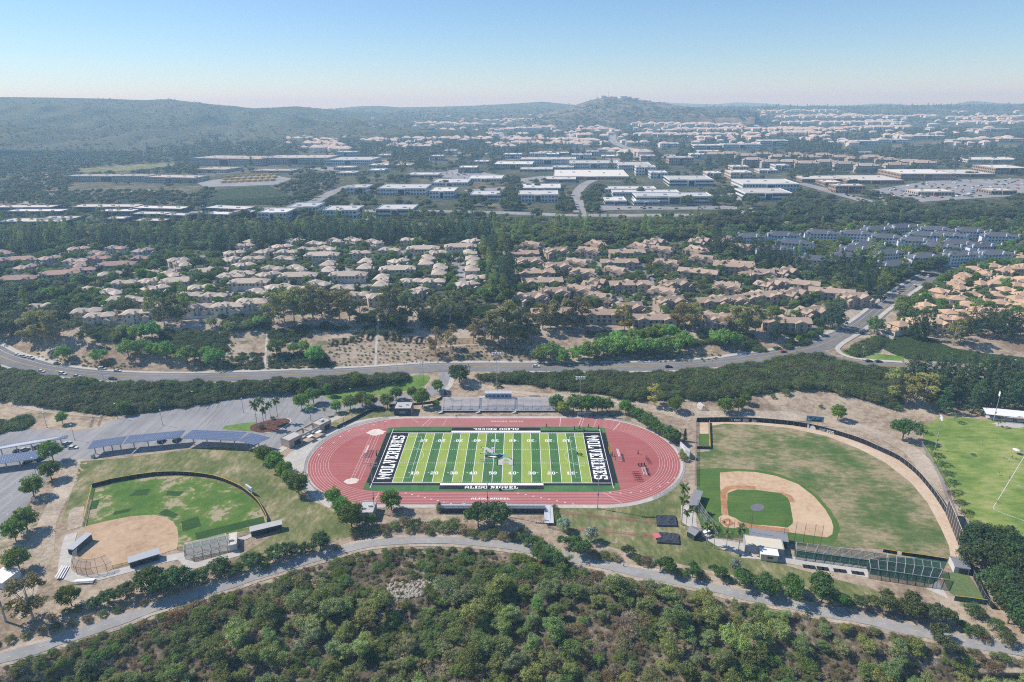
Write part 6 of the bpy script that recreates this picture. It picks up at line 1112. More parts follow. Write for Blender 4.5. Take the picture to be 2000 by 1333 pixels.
for cx, by, w_, st, dep, lb, col in ((1002, 332, 76, 2, 50, 'tan warehouse hall with a plain front', (.46, .39, .31)), (1155, 352, 148, 1, 90, 'very long tan hall with striped roof', (.48, .43, .37)), (913, 339, 36, 2, 30, 'brown-grey block beside the parking lot', (.34, .31, .28)), (1330, 324, 48, 3, 30, 'dark-banded office with a white roof', (.42, .33, .29)), (1448, 350, 42, 2, 34, 'cream stepped building among trees', (.6, .53, .44)), (1815, 273, 64, 2, 40, 'cream office with a small tower', (.55, .5, .42)), (1880, 282, 42, 2, 30, 'pinkish apartment row, left one on the right ridge', (.6, .5, .45)), (1920, 279, 46, 2, 30, 'pinkish apartment row, middle one on the right ridge', (.6, .5, .45)), (1975, 279, 50, 2, 30, 'pinkish apartment row, right one on the right ridge', (.6, .5, .45)), (1940, 259, 80, 2, 40, 'large pale block near the right skyline', (.55, .52, .5)), (1945, 318, 110, 1, 50, 'long white roofed hall at the right edge', (.6, .6, .58)), (1610, 357, 88, 1, 40, 'brown shop row, left end of the mall', (.34, .26, .2)), (1710, 360, 112, 1, 60, 'broad white-roofed brown shop hall in the mall', (.36, .27, .21)), (1812, 353, 108, 2, 60, 'tall brown shop hall in the middle of the mall', (.38, .28, .21)), (1900, 347, 88, 1, 60, 'brown shop hall right of the middle of the mall', (.36, .27, .21)), (1975, 341, 66, 2, 50, 'brown shop hall at the right end of the mall', (.36, .28, .22)), (1660, 378, 58, 2, 20, 'brown corner shop by the mall road', (.36, .26, .2)), (1628, 364, 34, 1, 30, 'small brown shop with hip roof by the mall road', (.36, .26, .2)), (1828, 383, 72, 1, 25, 'tan shop alone in the mall parking lot', (.5, .42, .32)), (1960, 381, 50, 1, 25, 'brown shop at the right edge of the mall parking lot', (.3, .24, .2)), (1690, 303, 30, 1, 20, 'small pale hut under the ridge', (.5, .45, .4))):
    office(cx, by, w_, st, dep, lb, col, (.72, .69, .65), False, 'tan and brown halls')
rr2 = np.random.default_rng(44); k = 0
for _t in range(600):
    if k >= 30: break
    cx, by = ((rr2.uniform(640, 1000), rr2.uniform(302, 345)), (rr2.uniform(1150, 1400), rr2.uniform(300, 352)), (rr2.uniform(1380, 1700), rr2.uniform(326, 362)), (rr2.uniform(1000, 1140), rr2.uniform(296, 320)))[_t % 4]; w_ = rr2.uniform(22, 44); P = g1(cx, by)
    if any((P.x-a)**2+((P.y-b)*.8)**2 < (r+w_*.5*FOC/FOC/pxm(cx, by)+14)**2 for a, b, r in OFF): continue
    c = [(.66, .68, .70), (.58, .52, .45), (.62, .6, .57)][k % 3]; office(cx, by, w_, 1+k % 2, 26, 'small '+('white', 'tan', 'pale grey')[k % 3]+' commercial building '+('beyond the office park on the left' if cx < 1000 else 'in the far centre' if cx < 1150 else 'right of the far road' if cx < 1400 else 'among trees by the mall'), c, (.72, .69, .65), False, 'small commercial buildings'); k += 1
M_APR = (.55, .47, .42)
for cx, by, w_, st, dep, lb in ((210, 356, 165, 3, 25, 'long brown apartment building on the left ridge'), (332, 358, 96, 3, 30, 'brown apartment building right of the long one on the left ridge'), (410, 338, 62, 2, 40, 'red-roofed low block behind the left ridge'), (440, 325, 135, 5, 60, 'large dark five-storey apartment block in the left distance'), (575, 322, 130, 4, 60, 'long pale four-storey apartment block in the left distance'), (530, 338, 80, 1, 30, 'low grey depot behind the bus yard')):
    office(cx, by, w_, st, dep, lb, (.48, .42, .38), M_APR, False, 'brown apartment blocks on the left', hr=3.2)
for i, (cx, by, w_, dep) in enumerate(((40, 417, 120, 18), (65, 425, 110, 16), (60, 446, 130, 20), (110, 440, 70, 16), (200, 416, 130, 20), (225, 425, 70, 16), (225, 440, 40, 14), (305, 418, 100, 18), (290, 430, 70, 16), (340, 432, 50, 14), (290, 444, 60, 14), (437, 418, 82, 20), (425, 430, 60, 16), (470, 426, 40, 14))):
    office(cx, by, w_, 2, dep, 'low pale-roofed garden office behind the left pines', (.22, .21, .22), (.74, .70, .66), True, 'garden offices behind the left pines', hr=3.4)
# ------------------------------------------------------------------ far town: rows of small roofs
FP = house_proto('cabin'); FPM = {c.name.split('.')[0]: c.data for c in FP.children}
mbf = MB(); W = MB()
def far_proto():
    mb = MB(); mb.box((0, 0, 2), (15, 11, 7), m=0, bottom=False); roof_wing(mb, 0, 0, 15, 11, 5.5, 2.8, 'hip'); n = len(mb.f); mb.m = [0]*5+[1]*(n-5); return mb.build('house', [M_WALLC, M_TILE])
for c in list(FP.children): bpy.data.objects.remove(c)
bpy.data.objects.remove(FP)
M_FW, M_FR = plain('far_wall', (.70, .65, .6), .9), plain('far_roof', (.58, .48, .42), .9, .25, .02)
fo = far_proto(); fo.data.materials[0] = M_FW; fo.data.materials[1] = M_FR; FME = fo.data; bpy.data.objects.remove(fo)
FAR_ROWS = [(762, 243, 940, 246, 26), (786, 266, 970, 266, 26), (770, 274, 960, 276, 22), (985, 277, 1165, 279, 30), (1000, 284, 1150, 287, 20), (600, 285, 668, 288, 14), (610, 294, 680, 297, 12), (672, 263, 752, 265, 12), (670, 275, 760, 277, 14), (530, 266, 660, 262, 16), (560, 276, 640, 276, 10), (0, 291, 190, 284, 34), (10, 299, 150, 293, 20), (1234, 246, 1448, 247, 34), (1344, 224, 1452, 225, 16), (1243, 267, 1440, 268, 24), (1300, 258, 1440, 256, 20), (1128, 218, 1226, 217, 14), (1110, 225, 1250, 226, 14), (1140, 208, 1230, 207, 8), (1450, 256, 1560, 257, 16), (1515, 230, 1830, 230, 44), (1542, 242, 1748, 243, 30), (1500, 256, 1650, 257, 20), (1650, 254, 1776, 252, 18), (1500, 264, 1600, 265, 14), (1850, 233, 2000, 231, 22), (1860, 243, 2000, 241, 18), (1480, 220, 1640, 219, 20), (1150, 256, 1200, 257, 8), (960, 258, 1080, 252, 14), (940, 239, 1080, 235, 14), (1180, 300, 1270, 305, 12), (1110, 270, 1150, 268, 6)]
far_pts = []; fi = 0
for x0, y0, x1, y1, n in FAR_ROWS:
    n = int(n*1.5)
    for k in range(n):
        u = (k+rr.uniform(.1, .9))/n; x, y = x0+(x1-x0)*u, y0+(y1-y0)*u+rr.uniform(-1.6, 1.6); far_pts.append((y, x))
for k in range(620):
    x = rr.uniform(560, 2040); y = rr.uniform(228, 292)+(x-1000)*ROLLS
    if fbm(np.array([x/70]), np.array([y/9]), 12)[0] > .5: far_pts.append((y, x))
far_pts.sort(reverse=True); stuffV = []
for i, (y, x) in enumerate(far_pts):
    P = g1(x, y); rz = rr.uniform(-.4, .4); s = rr.uniform(1.2, 1.85)
    if i < 120:
        o = link('house', FME, None, P); o.rotation_euler = (0, 0, rz); o.scale = (s, s, s); reg(o, 'distant pink-roofed house '+('left of centre' if x < 700 else 'in the centre' if x < 1180 else 'right of centre'), 'house', 'distant houses')
    else: stuffV.append((P, rz, s))
V0 = np.array([v.co[:] for v in FME.vertices]); Vs, F4, F3, n = [], [], [], 0; me = bpy.data.meshes.new('distant_rooftops'); vs, fs, ms = [], [], []
for P, rz, s in stuffV:
    c, q = math.cos(rz)*s, math.sin(rz)*s; b = len(vs); vs += [(P.x+v[0]*c-v[1]*q, P.y+v[0]*q+v[1]*c, P.z+v[2]*s) for v in V0]
    for p in FME.polygons: fs.append([b+i for i in p.vertices]); ms.append(p.material_index)
me.from_pydata(vs, [], fs); me.materials.append(M_FW); me.materials.append(M_FR); me.polygons.foreach_set('material_index', ms); link('distant_rooftops', me, kind='stuff')
for x, w_ in ((1185, 14), (1218, 20)):
    o = MB(); P = g1(x, 196) if False else None
# water tanks and masts on the hilltop
for x, y, r, lb in ((1177, 190, 16, 'left white water tank on the hilltop'), (1216, 191, 26, 'right white water tank on the hilltop')):
    D = 3850; d = FW+RT2*((x-1000)/FOC)+UP2*((666.5-y)/FOC); P = CAM+d*(D/np.linalg.norm(d[:2])); reg(MB().bar((P[0], P[1], P[2]-8), (P[0], P[1], P[2]+7), r*2, n=24).build('water_tank', WHITE), lb, 'water tank', 'hilltop water tanks')
for x, lb in ((1166, 'thin radio mast left on the hilltop'), (1188, 'thin radio mast right on the hilltop')):
    D = 3850; d = FW+RT2*((x-1000)/FOC)+UP2*((666.5-188)/FOC); P = CAM+d*(D/np.linalg.norm(d[:2])); reg(MB().bar((P[0], P[1], P[2]-8), (P[0], P[1], P[2]+24), .9).build('radio_mast', STEEL), lb, 'mast', 'hilltop masts')
# swimming pool of the brown estate
sheet('pool_deck', [(1398, 552), (1440, 550), (1448, 562), (1404, 566)], .4, M_WALK, 8); sheet('pool_water', [(1406, 557), (1418, 555), (1424, 560), (1410, 563)], .5, plain('pool_water', (.06, .42, .46), .1, .05, spec=.6), 6)
# ================================================================== plants
LIB = bpy.data.collections.new('plant_kinds')
def leaf_cloud(C, r, m, s, seed, flat=.75, up=.25):
    """leaf-sized faces on and inside clumps of radius r round the centres C"""
    g = np.random.default_rng(seed); C = np.repeat(np.asarray(C, float), m, 0); r = np.repeat(np.asarray(r, float)*np.ones(len(C)//m), m); n = len(C)
    d = g.normal(size=(n, 3)); d[:, 2] += up; d /= np.linalg.norm(d, axis=1)[:, None]
    P = C+d*(r*np.where(g.uniform(size=n) < .78, g.uniform(.55, 1.08, n), g.uniform(.95, 1.5, n)))[:, None]*np.array([1, 1, flat]); N = d+g.normal(size=(n, 3))*.55; N /= np.linalg.norm(N, axis=1)[:, None]
    a = np.cross(N, g.normal(size=(n, 3))); a /= np.linalg.norm(a, axis=1)[:, None]; b = np.cross(N, a); q = (s*g.uniform(.65, 1.35, n))[:, None]
    V = np.stack([P-a*q*.8-b*q*.45, P+a*q*.8-b*q*.45, P+b*q*.95], 1).reshape(-1, 3); return V
def cloud_mesh(name, V, mat=None):
    F = np.arange(len(V)).reshape(-1, 3); me = bpy.data.meshes.new(name); me.vertices.add(len(V)); me.vertices.foreach_set('co', V.astype(np.float32).ravel()); me.loops.add(F.size); me.loops.foreach_set('vertex_index', F.ravel().astype(np.int32))
    me.polygons.add(len(F)); me.polygons.foreach_set('loop_start', np.arange(0, F.size, 3, dtype=np.int32)); me.materials.append(mat or LEAF); me.update(calc_edges=True); return me
def trunk_mesh(name, segs, mat):
    mb = MB()
    for a, b, w0, w1 in segs: mb.bar(a, b, w0, n=6, w2=w1)
    me = bpy.data.meshes.new(name); me.from_pydata(mb.v, [], mb.f); me.materials.append(mat); return me
def ell(g, n, rx, rz, cz, lo=-.5, inner=.55):
    d = g.normal(size=(n*3, 3)); d /= np.linalg.norm(d, axis=1)[:, None]; d = d[d[:, 2] > lo][:n]; k = g.uniform(inner, 1, len(d))[:, None]; return d*k*np.array([rx, rx, rz])+np.array([0, 0, cz])
def branches(C, base, top, w, g, n=7):
    s = [((0, 0, -.3), (0, 0, base), w, w*.75), ((0, 0, base), (g.normal()*.2, g.normal()*.2, top), w*.75, w*.25)]
    for i in g.choice(len(C), min(n, len(C)), False): c = C[i]; z = base*g.uniform(.8, 1)+(c[2]-base)*.2; s.append(((0, 0, z), tuple(c), w*.45, w*.12))
    return s
KINDS = {}
def kind(name, H, fn, bark, n=3):
    KINDS[name] = []
    for v in range(n):
        g = np.random.default_rng(hash(name) % 1000+v if False else sum(map(ord, name))*7+v); C, r, m, s, segs = fn(g)
        KINDS[name].append((H, cloud_mesh(name+'_crown', leaf_cloud(C, r, m, s, v+11)), trunk_mesh(name+'_trunk', segs, bark)))
def f_street(g): C = ell(g, 84, 2.9, 2.6, 4.2, -.7); return C, g.uniform(.5, 1.0, len(C)), 44, .24, branches(C, 1.4, 5, .4, g)
def f_oak(g): C = np.vstack([ell(g, 26, 2.2, 1.7, 4.6)+np.array([g.normal()*1.6, g.normal()*1.6, g.normal()*.6]) for _ in range(4)]); return C, g.uniform(.5, 1.0, len(C)), 36, .26, branches(C, 1.8, 4.6, .5, g)
def f_euc(g):
    L = []
    for k in range(9): z = 3.6+k*1.25; rr_ = 3.3*math.sin(math.pi*min(1, (k+1.6)/10.5))**.8+.6; a = g.uniform(0, 6.28); L.append(ell(g, 12, 1.6, 1.3, z)+np.array([math.cos(a)*rr_*.75, math.sin(a)*rr_*.75, 0]))
    C = np.vstack(L); return C, g.uniform(.45, .9, len(C)), 34, .27, branches(C, 3.4, 13, .5, g, 12)
def f_pine(g):
    L = []
    for k in range(13):
        z = 2.2+k*1.0; rr_ = (3.1*(1-(k/13.5))**.75+.25)*g.uniform(.85, 1.1); n = max(2, int(8*(1-k/14)+1))
        for j in range(n): a = g.uniform(0, 6.28); q = rr_*g.uniform(.55, 1); L.append((math.cos(a)*q, math.sin(a)*q, z+g.normal()*.3))
    C = np.array(L); return C, g.uniform(.5, .95, len(C)), 40, .26, [((0, 0, -.5), (0, 0, 14), .5, .08)]
def f_round(g): C = ell(g, 70, 3.0, 2.3, 3.6, -.75); return C, g.uniform(.5, .9, len(C)), 42, .25, branches(C, 1.2, 4, .35, g)
def f_willow(g):
    C = np.vstack([ell(g, 20, 1.5, 1.7, 3.2)+np.array([g.normal()*1.3, g.normal()*1.3, g.normal()*.9]) for _ in range(5)]); return C, g.uniform(.3, .8, len(C)), 62, .135, branches(C, 1, 3.5, .3, g)
def f_bush(g): C = ell(g, 52, 1.35, 1.05, .8, -.25); return C, g.uniform(.2, .5, len(C)), 50, .085, [((0, 0, -.2), (0, 0, 1), .12, .05)]
def f_scrub(g): C = ell(g, 46, 1.3, .8, .5, -.1); return C, g.uniform(.15, .45, len(C)), 40, .075, [((0, 0, -.2), (0, 0, .8), .1, .04)]
def f_thin(g): C = ell(g, 26, 2.3, .7, 3.3, -.4); return C, g.uniform(.4, .7, len(C)), 22, .18, branches(C, 1.4, 3.2, .18, g, 9)
def f_cyp(g): C = np.array([(g.normal()*.3*(1-z/6.5)+0, g.normal()*.3*(1-z/6.5), z) for z in np.linspace(.5, 5.8, 34)]); return C, .75*(1-C[:, 2]/6.6)+.18, 46, .16, [((0, 0, -.2), (0, 0, 5), .2, .05)]
def f_fan(g): return (lambda C: (C, g.uniform(.4, .8, len(C)), 40, .22, [((0, 0, -.3), (0, 0, 11.2), .42, .3)]))(ell(g, 26, 1.2, 1.0, 11.5, -.6))
kind('street_tree', 7.4, f_street, BARK, 4); kind('oak_tree', 7.6, f_oak, BARK, 3); kind('eucalyptus_tree', 15.5, f_euc, PALEBARK, 4); kind('pine_tree', 15.4, f_pine, BARK, 3); kind('round_tree', 6.6, f_round, BARK, 3)
kind('willow_tree', 6.2, f_willow, BARK, 5); kind('bush', 2.3, f_bush, BARK, 4); kind('scrub_bush', 1.6, f_scrub, BARK, 4); kind('sapling_tree', 4.3, f_thin, BARK, 3); kind('cypress_tree', 6.4, f_cyp, BARK, 2); kind('fan_palm', 12.6, f_fan, BARK, 2)
def palm_meshes(seed):
    g = np.random.default_rng(seed); V, F = [], []
    for k in range(18):
        a = k*2.4+g.normal()*.1; el = g.uniform(-.1, 1.1); L = g.uniform(2.3, 2.9); p = np.array([0, 0, 7.0]); d = np.array([math.cos(a)*math.cos(el), math.sin(a)*math.cos(el), math.sin(el)]); side = np.array([-math.sin(a), math.cos(a), 0])
        for j in range(7):
            q = p+d*L/7; w0 = .12+.5*math.sin(math.pi*(j+.4)/7.6)
            for sg in (-1, 1): b = len(V); V += [p, q, q+side*sg*w0-np.array([0, 0, w0*.6]), p+side*sg*w0*.9-np.array([0, 0, w0*.6])]; F.append((b, b+1, b+2, b+3))
            p = q; d = d-np.array([0, 0, .2]); d /= np.linalg.norm(d)
    me = bpy.data.meshes.new('palm_fronds'); me.from_pydata([tuple(v) for v in V], [], F); me.materials.append(LEAF); return (7.6, me, trunk_mesh('palm_trunk', [((0, 0, -.3), (.1, 0, 3.5), .34, .28), ((.1, 0, 3.5), (0, 0, 7.05), .28, .24)], PALEBARK))
KINDS['palm_tree'] = [palm_meshes(s) for s in range(3)]
for nm in ('street_tree', 'pine_tree', 'eucalyptus_tree', 'oak_tree', 'willow_tree', 'round_tree', 'bush', 'scrub_bush', 'fan_palm'): pass
LM = {}
def lmat(col):
    if col is None: return LEAF
    col = (col[0]*1.05, col[1], col[2]*.88)
    k = tuple(round(c, 3) for c in col)
    if k not in LM: LM[k] = leafmat('leaves_of_cover', col=tuple(c*LB for c in col))
    return LM[k]
LB = 2.9   # sunlit leaf tone
HF = {'street_tree': 1.2, 'eucalyptus_tree': 1.45, 'round_tree': 1.45, 'pine_tree': 1.3, 'oak_tree': 1.15, 'bush': 1.1}
def joined(kd, v, col=None):
    """crown and trunk in one mesh, for plants too small in view to show their parts"""
    key = kd+'+'
    L = KINDS.setdefault(key, {}); k0 = (v, col)
    if k0 not in L:
        H, cm, tm = KINDS[kd][v]; mb_v = [tuple(x.co) for x in cm.vertices]; n = len(mb_v); me = bpy.data.meshes.new(kd); me.from_pydata(mb_v+[tuple(x.co) for x in tm.vertices], [], [tuple(p.vertices) for p in cm.polygons]+[tuple(i+n for i in p.vertices) for p in tm.polygons])
        me.materials.append(lmat(col)); me.materials.append(tm.materials[0]); me.polygons.foreach_set('material_index', [0]*len(cm.polygons)+[1]*len(tm.polygons)); L[k0] = me
    return L[k0]
def jit(c, k): return tuple(a*k for a in c)
PLANTS = []; GREEN = {'street_tree': (.056, .096, .017), 'oak_tree': (.038, .056, .024), 'eucalyptus_tree': (.088, .10, .045), 'pine_tree': (.036, .06, .036), 'round_tree': (.07, .125, .035), 'willow_tree': (.078, .105, .052), 'bush': (.07, .10, .035), 'scrub_bush': (.10, .09, .05), 'sapling_tree': (.05, .075, .03), 'cypress_tree': (.03, .05, .025), 'fan_palm': (.06, .09, .04), 'palm_tree': (.055, .085, .03)}
OVER = {}; COUNT = {}; LIMIT = {'pine_tree': 300, 'oak_tree': 295, 'street_tree': 215, 'round_tree': 290, 'fan_palm': 110}
def plant(kd, P, h, label, col=None, parts=True, cat='tree', group=None, name=None, wide=1.0):
    COUNT[kd] = COUNT.get(kd, 0)+(name != 'shade_tree')
    if name != 'shade_tree' and COUNT[kd] > LIMIT.get(kd, 10**6): OVER.setdefault(kd, []).append((*P, h*HF.get(kd, 1))); return None
    v = random.randrange(len(KINDS[kd])); H, cm, tm = KINDS[kd][v]; h *= HF.get(kd, 1); s = h/H; c = jit(col or GREEN[kd], LB); c = (c[0]*1.05, c[1], c[2]*.88); j = random.uniform(.85, 1.18); c = (c[0]*j*random.uniform(.9, 1.12), c[1]*j, c[2]*j*random.uniform(.85, 1.1), 1); rz = random.uniform(0, 6.28); sc = (s*wide*random.uniform(.93, 1.08), s*wide*random.uniform(.93, 1.08), s); name = name or kd
    if parts:
        t = empty(name, P, rz); t.scale = sc; a = link('crown', cm, t); a.color = c; link('trunk', tm, t)
    else: t = link(name, joined(kd, v), None, P); t.rotation_euler = (0, 0, rz); t.scale = sc; t.color = c
    PLANTS.append((P.x, P.y, h)); return reg(t, label, cat, group)
def pl(kd, pts, h, label, col=None, **kw):
    for q in pts:
        hh = q[2] if len(q) > 2 else h*random.uniform(.9, 1.1); plant(kd, g1(q[0], q[1]), hh, label, col, **kw)
# trees of the school grounds
ST = 'street_tree'
pl(ST, [(105, 902, 10), (101, 937, 8.5), (67, 971, 9)], 9, 'dark round tree on the dirt strip by the solar canopies', group='trees on the left dirt strip'); pl(ST, [(54, 1036, 9), (32, 1058, 9), (39, 1114, 8.5)], 9, 'dark round tree on bare soil left of the softball field', group='trees on the left dirt strip'); pl(ST, [(123, 829), (245, 810)], 6.5, 'small round tree at the top edge of the parking lot', group='parking lot trees')
plant('eucalyptus_tree', g1(66, 1212), 12, 'thin olive tree with sparse crown at the lower left', (.10, .095, .045), wide=1.5); pl(ST, [(140, 1184, 7.5)], 8, 'single round tree below the softball bleachers')
pl('round_tree', [(296, 1154, 6.6), (318, 1157, 6), (346, 1151, 6.4), (390, 1140, 4.2), (430, 1122, 5)], 9, 'dense dark tree between the softball walk and the bike path', (.036, .062, .02), group='trees along the bike path', wide=1.2); pl('round_tree', [(213, 1180, 4), (248, 1168, 4.2), (186, 1188, 3), (462, 1122, 3.4), (492, 1107, 4.4), (518, 1106, 3)], 6, 'dark bushy tree in the left belt by the bike path', (.042, .066, .024), group='trees along the bike path', wide=1.2); pl('round_tree', [(542, 1093, 5), (570, 1085, 3.8), (626, 1073, 5.2), (596, 1079, 3)], 7, 'dark tree at the bike path below the softball cages', (.04, .066, .024), group='trees along the bike path', wide=1.2)
pl(ST, [(516, 904, 8), (538, 922, 9), (558, 934, 7.5), (567, 948, 7), (584, 966, 9.5)], 8, 'dark tree in the row beside the left track bend', group='trees round the track'); pl(ST, [(652, 985, 7), (668, 1008, 8), (687, 1030, 10)], 8, 'dark tree in the short row left of the restroom block', group='trees round the track'); pl(ST, [(725, 1028, 5)], 5, 'small tree in front of the restroom block'); pl(ST, [(765, 997, 8.5)], 8, 'single tree standing before the near straight'); pl('oak_tree', [(934, 1030, 8.5), (966, 1030, 11)], 9, 'large dark tree in front of the visitor bleachers', (.036, .066, .022))
t = plant('cypress_tree', g1(858, 1000), 5, 'rounded brown-green clipped hedge end at the visitor bleachers', (.075, .07, .03), cat='shrub', name='clipped_shrub', wide=2.4)
pl('bush', [(1083+k*1.2, 994+k*5) for k in range(6)], 1.9, 'small clipped bush in the row beside the bleacher ramp', cat='bush', group='clipped bushes', name='clipped_bush')
pl(ST, [(590, 800, 8.5), (613, 789, 8.5)], 8, 'dark tree at the upper right corner of the parking lot', group='parking lot trees'); pl(ST, [(641, 774, 7.5)], 7, 'clipped lollipop tree on the upper lawn', wide=.7); pl(ST, [(700, 756, 8)], 8, 'round tree at the upper edge of the lawn'); pl(ST, [(575, 761, 6), (600, 763, 8)], 7, 'round tree on the ivy above the parking lot', group='trees above the lot')
pl(ST, [(657, 807, 6.5), (685, 801, 8), (708, 793, 8), (725, 798, 8), (757, 797, 8)], 8, 'tree in the row behind the blue screened fence', (.06, .10, .03), group='trees behind the blue fence'); pl(ST, [(774, 781, 7.5), (805, 779, 6.5), (855, 766, 7)], 7, 'tree beside the curving school drive', group='trees by the school drive'); pl(ST, [(825, 795, 10)], 10, 'tall tree between the field house and the grandstand'); pl(ST, [(852, 798, 4.5)], 4, 'small tree on bare soil left of the grandstand'); pl('round_tree', [(898, 749, 9.5)], 9, 'big dark pear-shaped tree above the dirt terrace', (.035, .065, .025)); pl('bush', [(972, 757, 4)], 4, 'round dark bush at the ivy edge behind the press box', cat='bush')
pl('palm_tree', [(503, 837, 15), (515, 827, 14.5), (522, 839, 13), (530, 825, 11.5), (544, 825, 13.5)], 9, 'queen palm on the mulch island in the parking lot', cat='palm', group='palms on the island', wide=.55); pl('palm_tree', [(607, 822, 9), (635, 813, 4.5)], 8, 'palm beside the ticket building', cat='palm'); pl('bush', [(511, 838, 2.5), (533, 820, 2)], 2, 'low cycad at the foot of the island palms', (.04, .07, .025), cat='shrub', name='cycad')
pl('palm_tree', [(1331, 1026, 13), (1339, 1034, 9), (1332, 998, 12), (1351, 1033, 10), (1379, 1064, 9.5), (1394, 1072, 11), (1418, 1076, 9), (1442, 1078, 11)], 8, 'queen palm in the row round the baseball backstop', (.06, .09, .03), cat='palm', group='palms behind home plate', wide=.62)
pl(ST, [(1087, 802, 8.5), (1120, 807, 9.5), (1135, 808, 9.5), (1150, 808, 10), (1167, 807, 9), (1185, 805, 7.5), (1221, 809, 7.5)], 9, 'dense tree in the clump right of the home grandstand', (.05, .095, .028), group='trees right of the grandstand'); pl('round_tree', [(1100, 808, 5.5)], 5, 'pale green round shrub beside the grandstand ramp', (.11, .16, .03), cat='shrub')
pl('round_tree', [(1232+k*8.2, 812+k*5.2+(k > 3)*2) for k in range(11)], 5.5, 'dense round tree in the hedge row along the upper right bend', (.045, .085, .028), group='hedge row by the right bend', wide=.9); pl('cypress_tree', [(1322, 866, 8), (1337, 862, 7.5)], 8, 'dark pointed cypress behind the right track bend', group='cypresses'); pl('bush', [(1333, 893, 3), (1336, 900, 3.2), (1334, 886, 2.8)], 3, 'olive shrub in front of the stadium scoreboard', (.10, .11, .04), cat='shrub')
pl('eucalyptus_tree', [(1277, 792, 9)], 9, 'yellowish loose tree on the dirt bank', (.15, .15, .06), wide=1.3); pl(ST, [(1317, 804, 8), (1415, 807, 8.5), (1442, 803, 7), (1455, 790, 6)], 8, 'dark round tree on the dry bank above the outfield wall', group='trees on the dry bank'); pl('bush', [(1225, 781, 4), (1207, 775, 4.5), (1534, 772, 4), (1510, 778, 2.5), (1603, 797, 2)], 4, 'dark bush at the foot of the ivy slope', cat='bush', group='bushes under the ivy'); pl(ST, [(1636, 821, 8)], 8, 'single dark tree on the dry bank beside the service track'); pl('oak_tree', [(1762, 862, 11.5)], 11, 'large dark oak at the end of the service track', (.04, .068, .024))
pl('sapling_tree', [(1818, 889), (1830, 907), (1836, 923), (1844, 940), (1853, 960), (1862, 979), (1872, 998), (1883, 1019)], 5.2, 'thin young tree in the row along the soccer field', group='young trees by the soccer field'); pl('sapling_tree', [(1800, 846), (1863, 825), (1949, 834), (1905, 1040)], 4.8, 'thin young tree at the soccer field edge', group='young trees by the soccer field')
OAK = [(1905, 1082), (1935, 1072), (1962, 1092), (1988, 1078), (1918, 1112), (1950, 1122), (1982, 1126), (1938, 1152), (1970, 1162), (1998, 1160), (1955, 1190), (1985, 1202), (2012, 1100), (2020, 1140), (2025, 1190), (1968, 1218), (1995, 1236), (2030, 1230)]
pl('oak_tree', OAK, 10, 'dark oak in the dense grove at the lower right edge', (.03, .05, .02), group='oaks at the lower right'); pl('oak_tree', [(1310, 1121, 5.5), (1352, 1128, 5), (1401, 1128, 5), (1443, 1143, 6), (1462, 1148, 5), (1489, 1157, 7), (1510, 1164, 6), (1541, 1165, 8), (1604, 1177, 9.5), (1640, 1184, 5)], 7, 'dark dense tree between the batting cages and the bike path', (.036, .066, .02), group='trees along the bike path'); pl('oak_tree', [(1683, 1188, 5), (1723, 1193, 6.5), (1755, 1200, 6), (1785, 1207, 7.5), (1812, 1212, 6), (1846, 1216, 6)], 7, 'dusty green oak between the bike path and the practice turf', (.052, .066, .03), group='trees along the bike path'); pl('oak_tree', [(1835, 1258, 6)], 6, 'single tree on the near side of the bike path at the right', (.05, .066, .03)); pl('bush', [(1896, 1200, 4.5), (1912, 1206, 4), (1909, 1242, 4), (1944, 1230, 4), (1965, 1256, 4.5), (1890, 1238, 3.5)], 4, 'rounded bush on dry soil by the practice turf', (.055, .075, .03), cat='bush', group='bushes at the lower right')
pl('round_tree', [(1101, 1037, 4.5), (1154, 1058, 5), (1435, 1115, 4)], 4.5, 'small silver-leaved tree on the dry grass', (.14, .18, .15), group='silver trees', wide=.8)
pl('oak_tree', [(1031, 1070, 6), (1133, 1082, 7), (1115, 1076, 6), (1224, 1086, 4), (1290, 1112, 4.5)], 6, 'dark bushy tree between the bike path and the jump runways', (.04, .068, .026), group='trees along the bike path'); pl('willow_tree', [(1050, 1098, 8.5), (1075, 1105, 9), (1100, 1112, 8)], 8, 'large green tree leaning over the bike path', (.055, .09, .03))
belt = []
for q, h in (((700, 1046), 3), ((716, 1050), 2.2), ((733, 1044), 2.5), ((752, 1040), 3.2), ((770, 1036), 3.5), ((790, 1030), 4), ((812, 1034), 4.2), ((830, 1040), 3.4), ((850, 1036), 4), ((868, 1040), 4), ((886, 1036), 4.4), ((905, 1046), 3.4), ((925, 1052), 3.5), ((945, 1056), 3), ((962, 1050), 3.6), ((985, 1058), 3.6), ((1003, 1060), 3.2), ((1018, 1052), 3.6), ((1052, 1068), 3.2), ((1160, 1092), 3), ((1180, 1096), 3.2), ((1200, 1098), 3), ((1245, 1102), 3), ((1262, 1106), 3.6), ((1330, 1130), 3), ((1372, 1136), 2.8), ((1420, 1140), 2.6), ((690, 1056), 2), ((755, 1052), 2.4), ((800, 1046), 2.6), ((840, 1050), 2.6), ((660, 1078), 2), ((520, 1118), 2), ((280, 1190), 3), ((230, 1204), 3), ((170, 1222), 3.4), ((200, 1212), 3.4), ((140, 1230), 3), ((110, 1238), 3.6), ((80, 1244), 3), ((50, 1254), 3), ((20, 1262), 3.6), ((-10, 1270), 3), ((100, 1218), 3.4), ((130, 1208), 3.5), ((155, 1202), 3.4), ((1880, 1230), 2.6), ((1920, 1256), 2.6), ((1660, 1190), 3)): belt.append((q[0], q[1]-(9 if q[0] < 300 else 5), h*(.62 if q[0] < 300 else .9)))
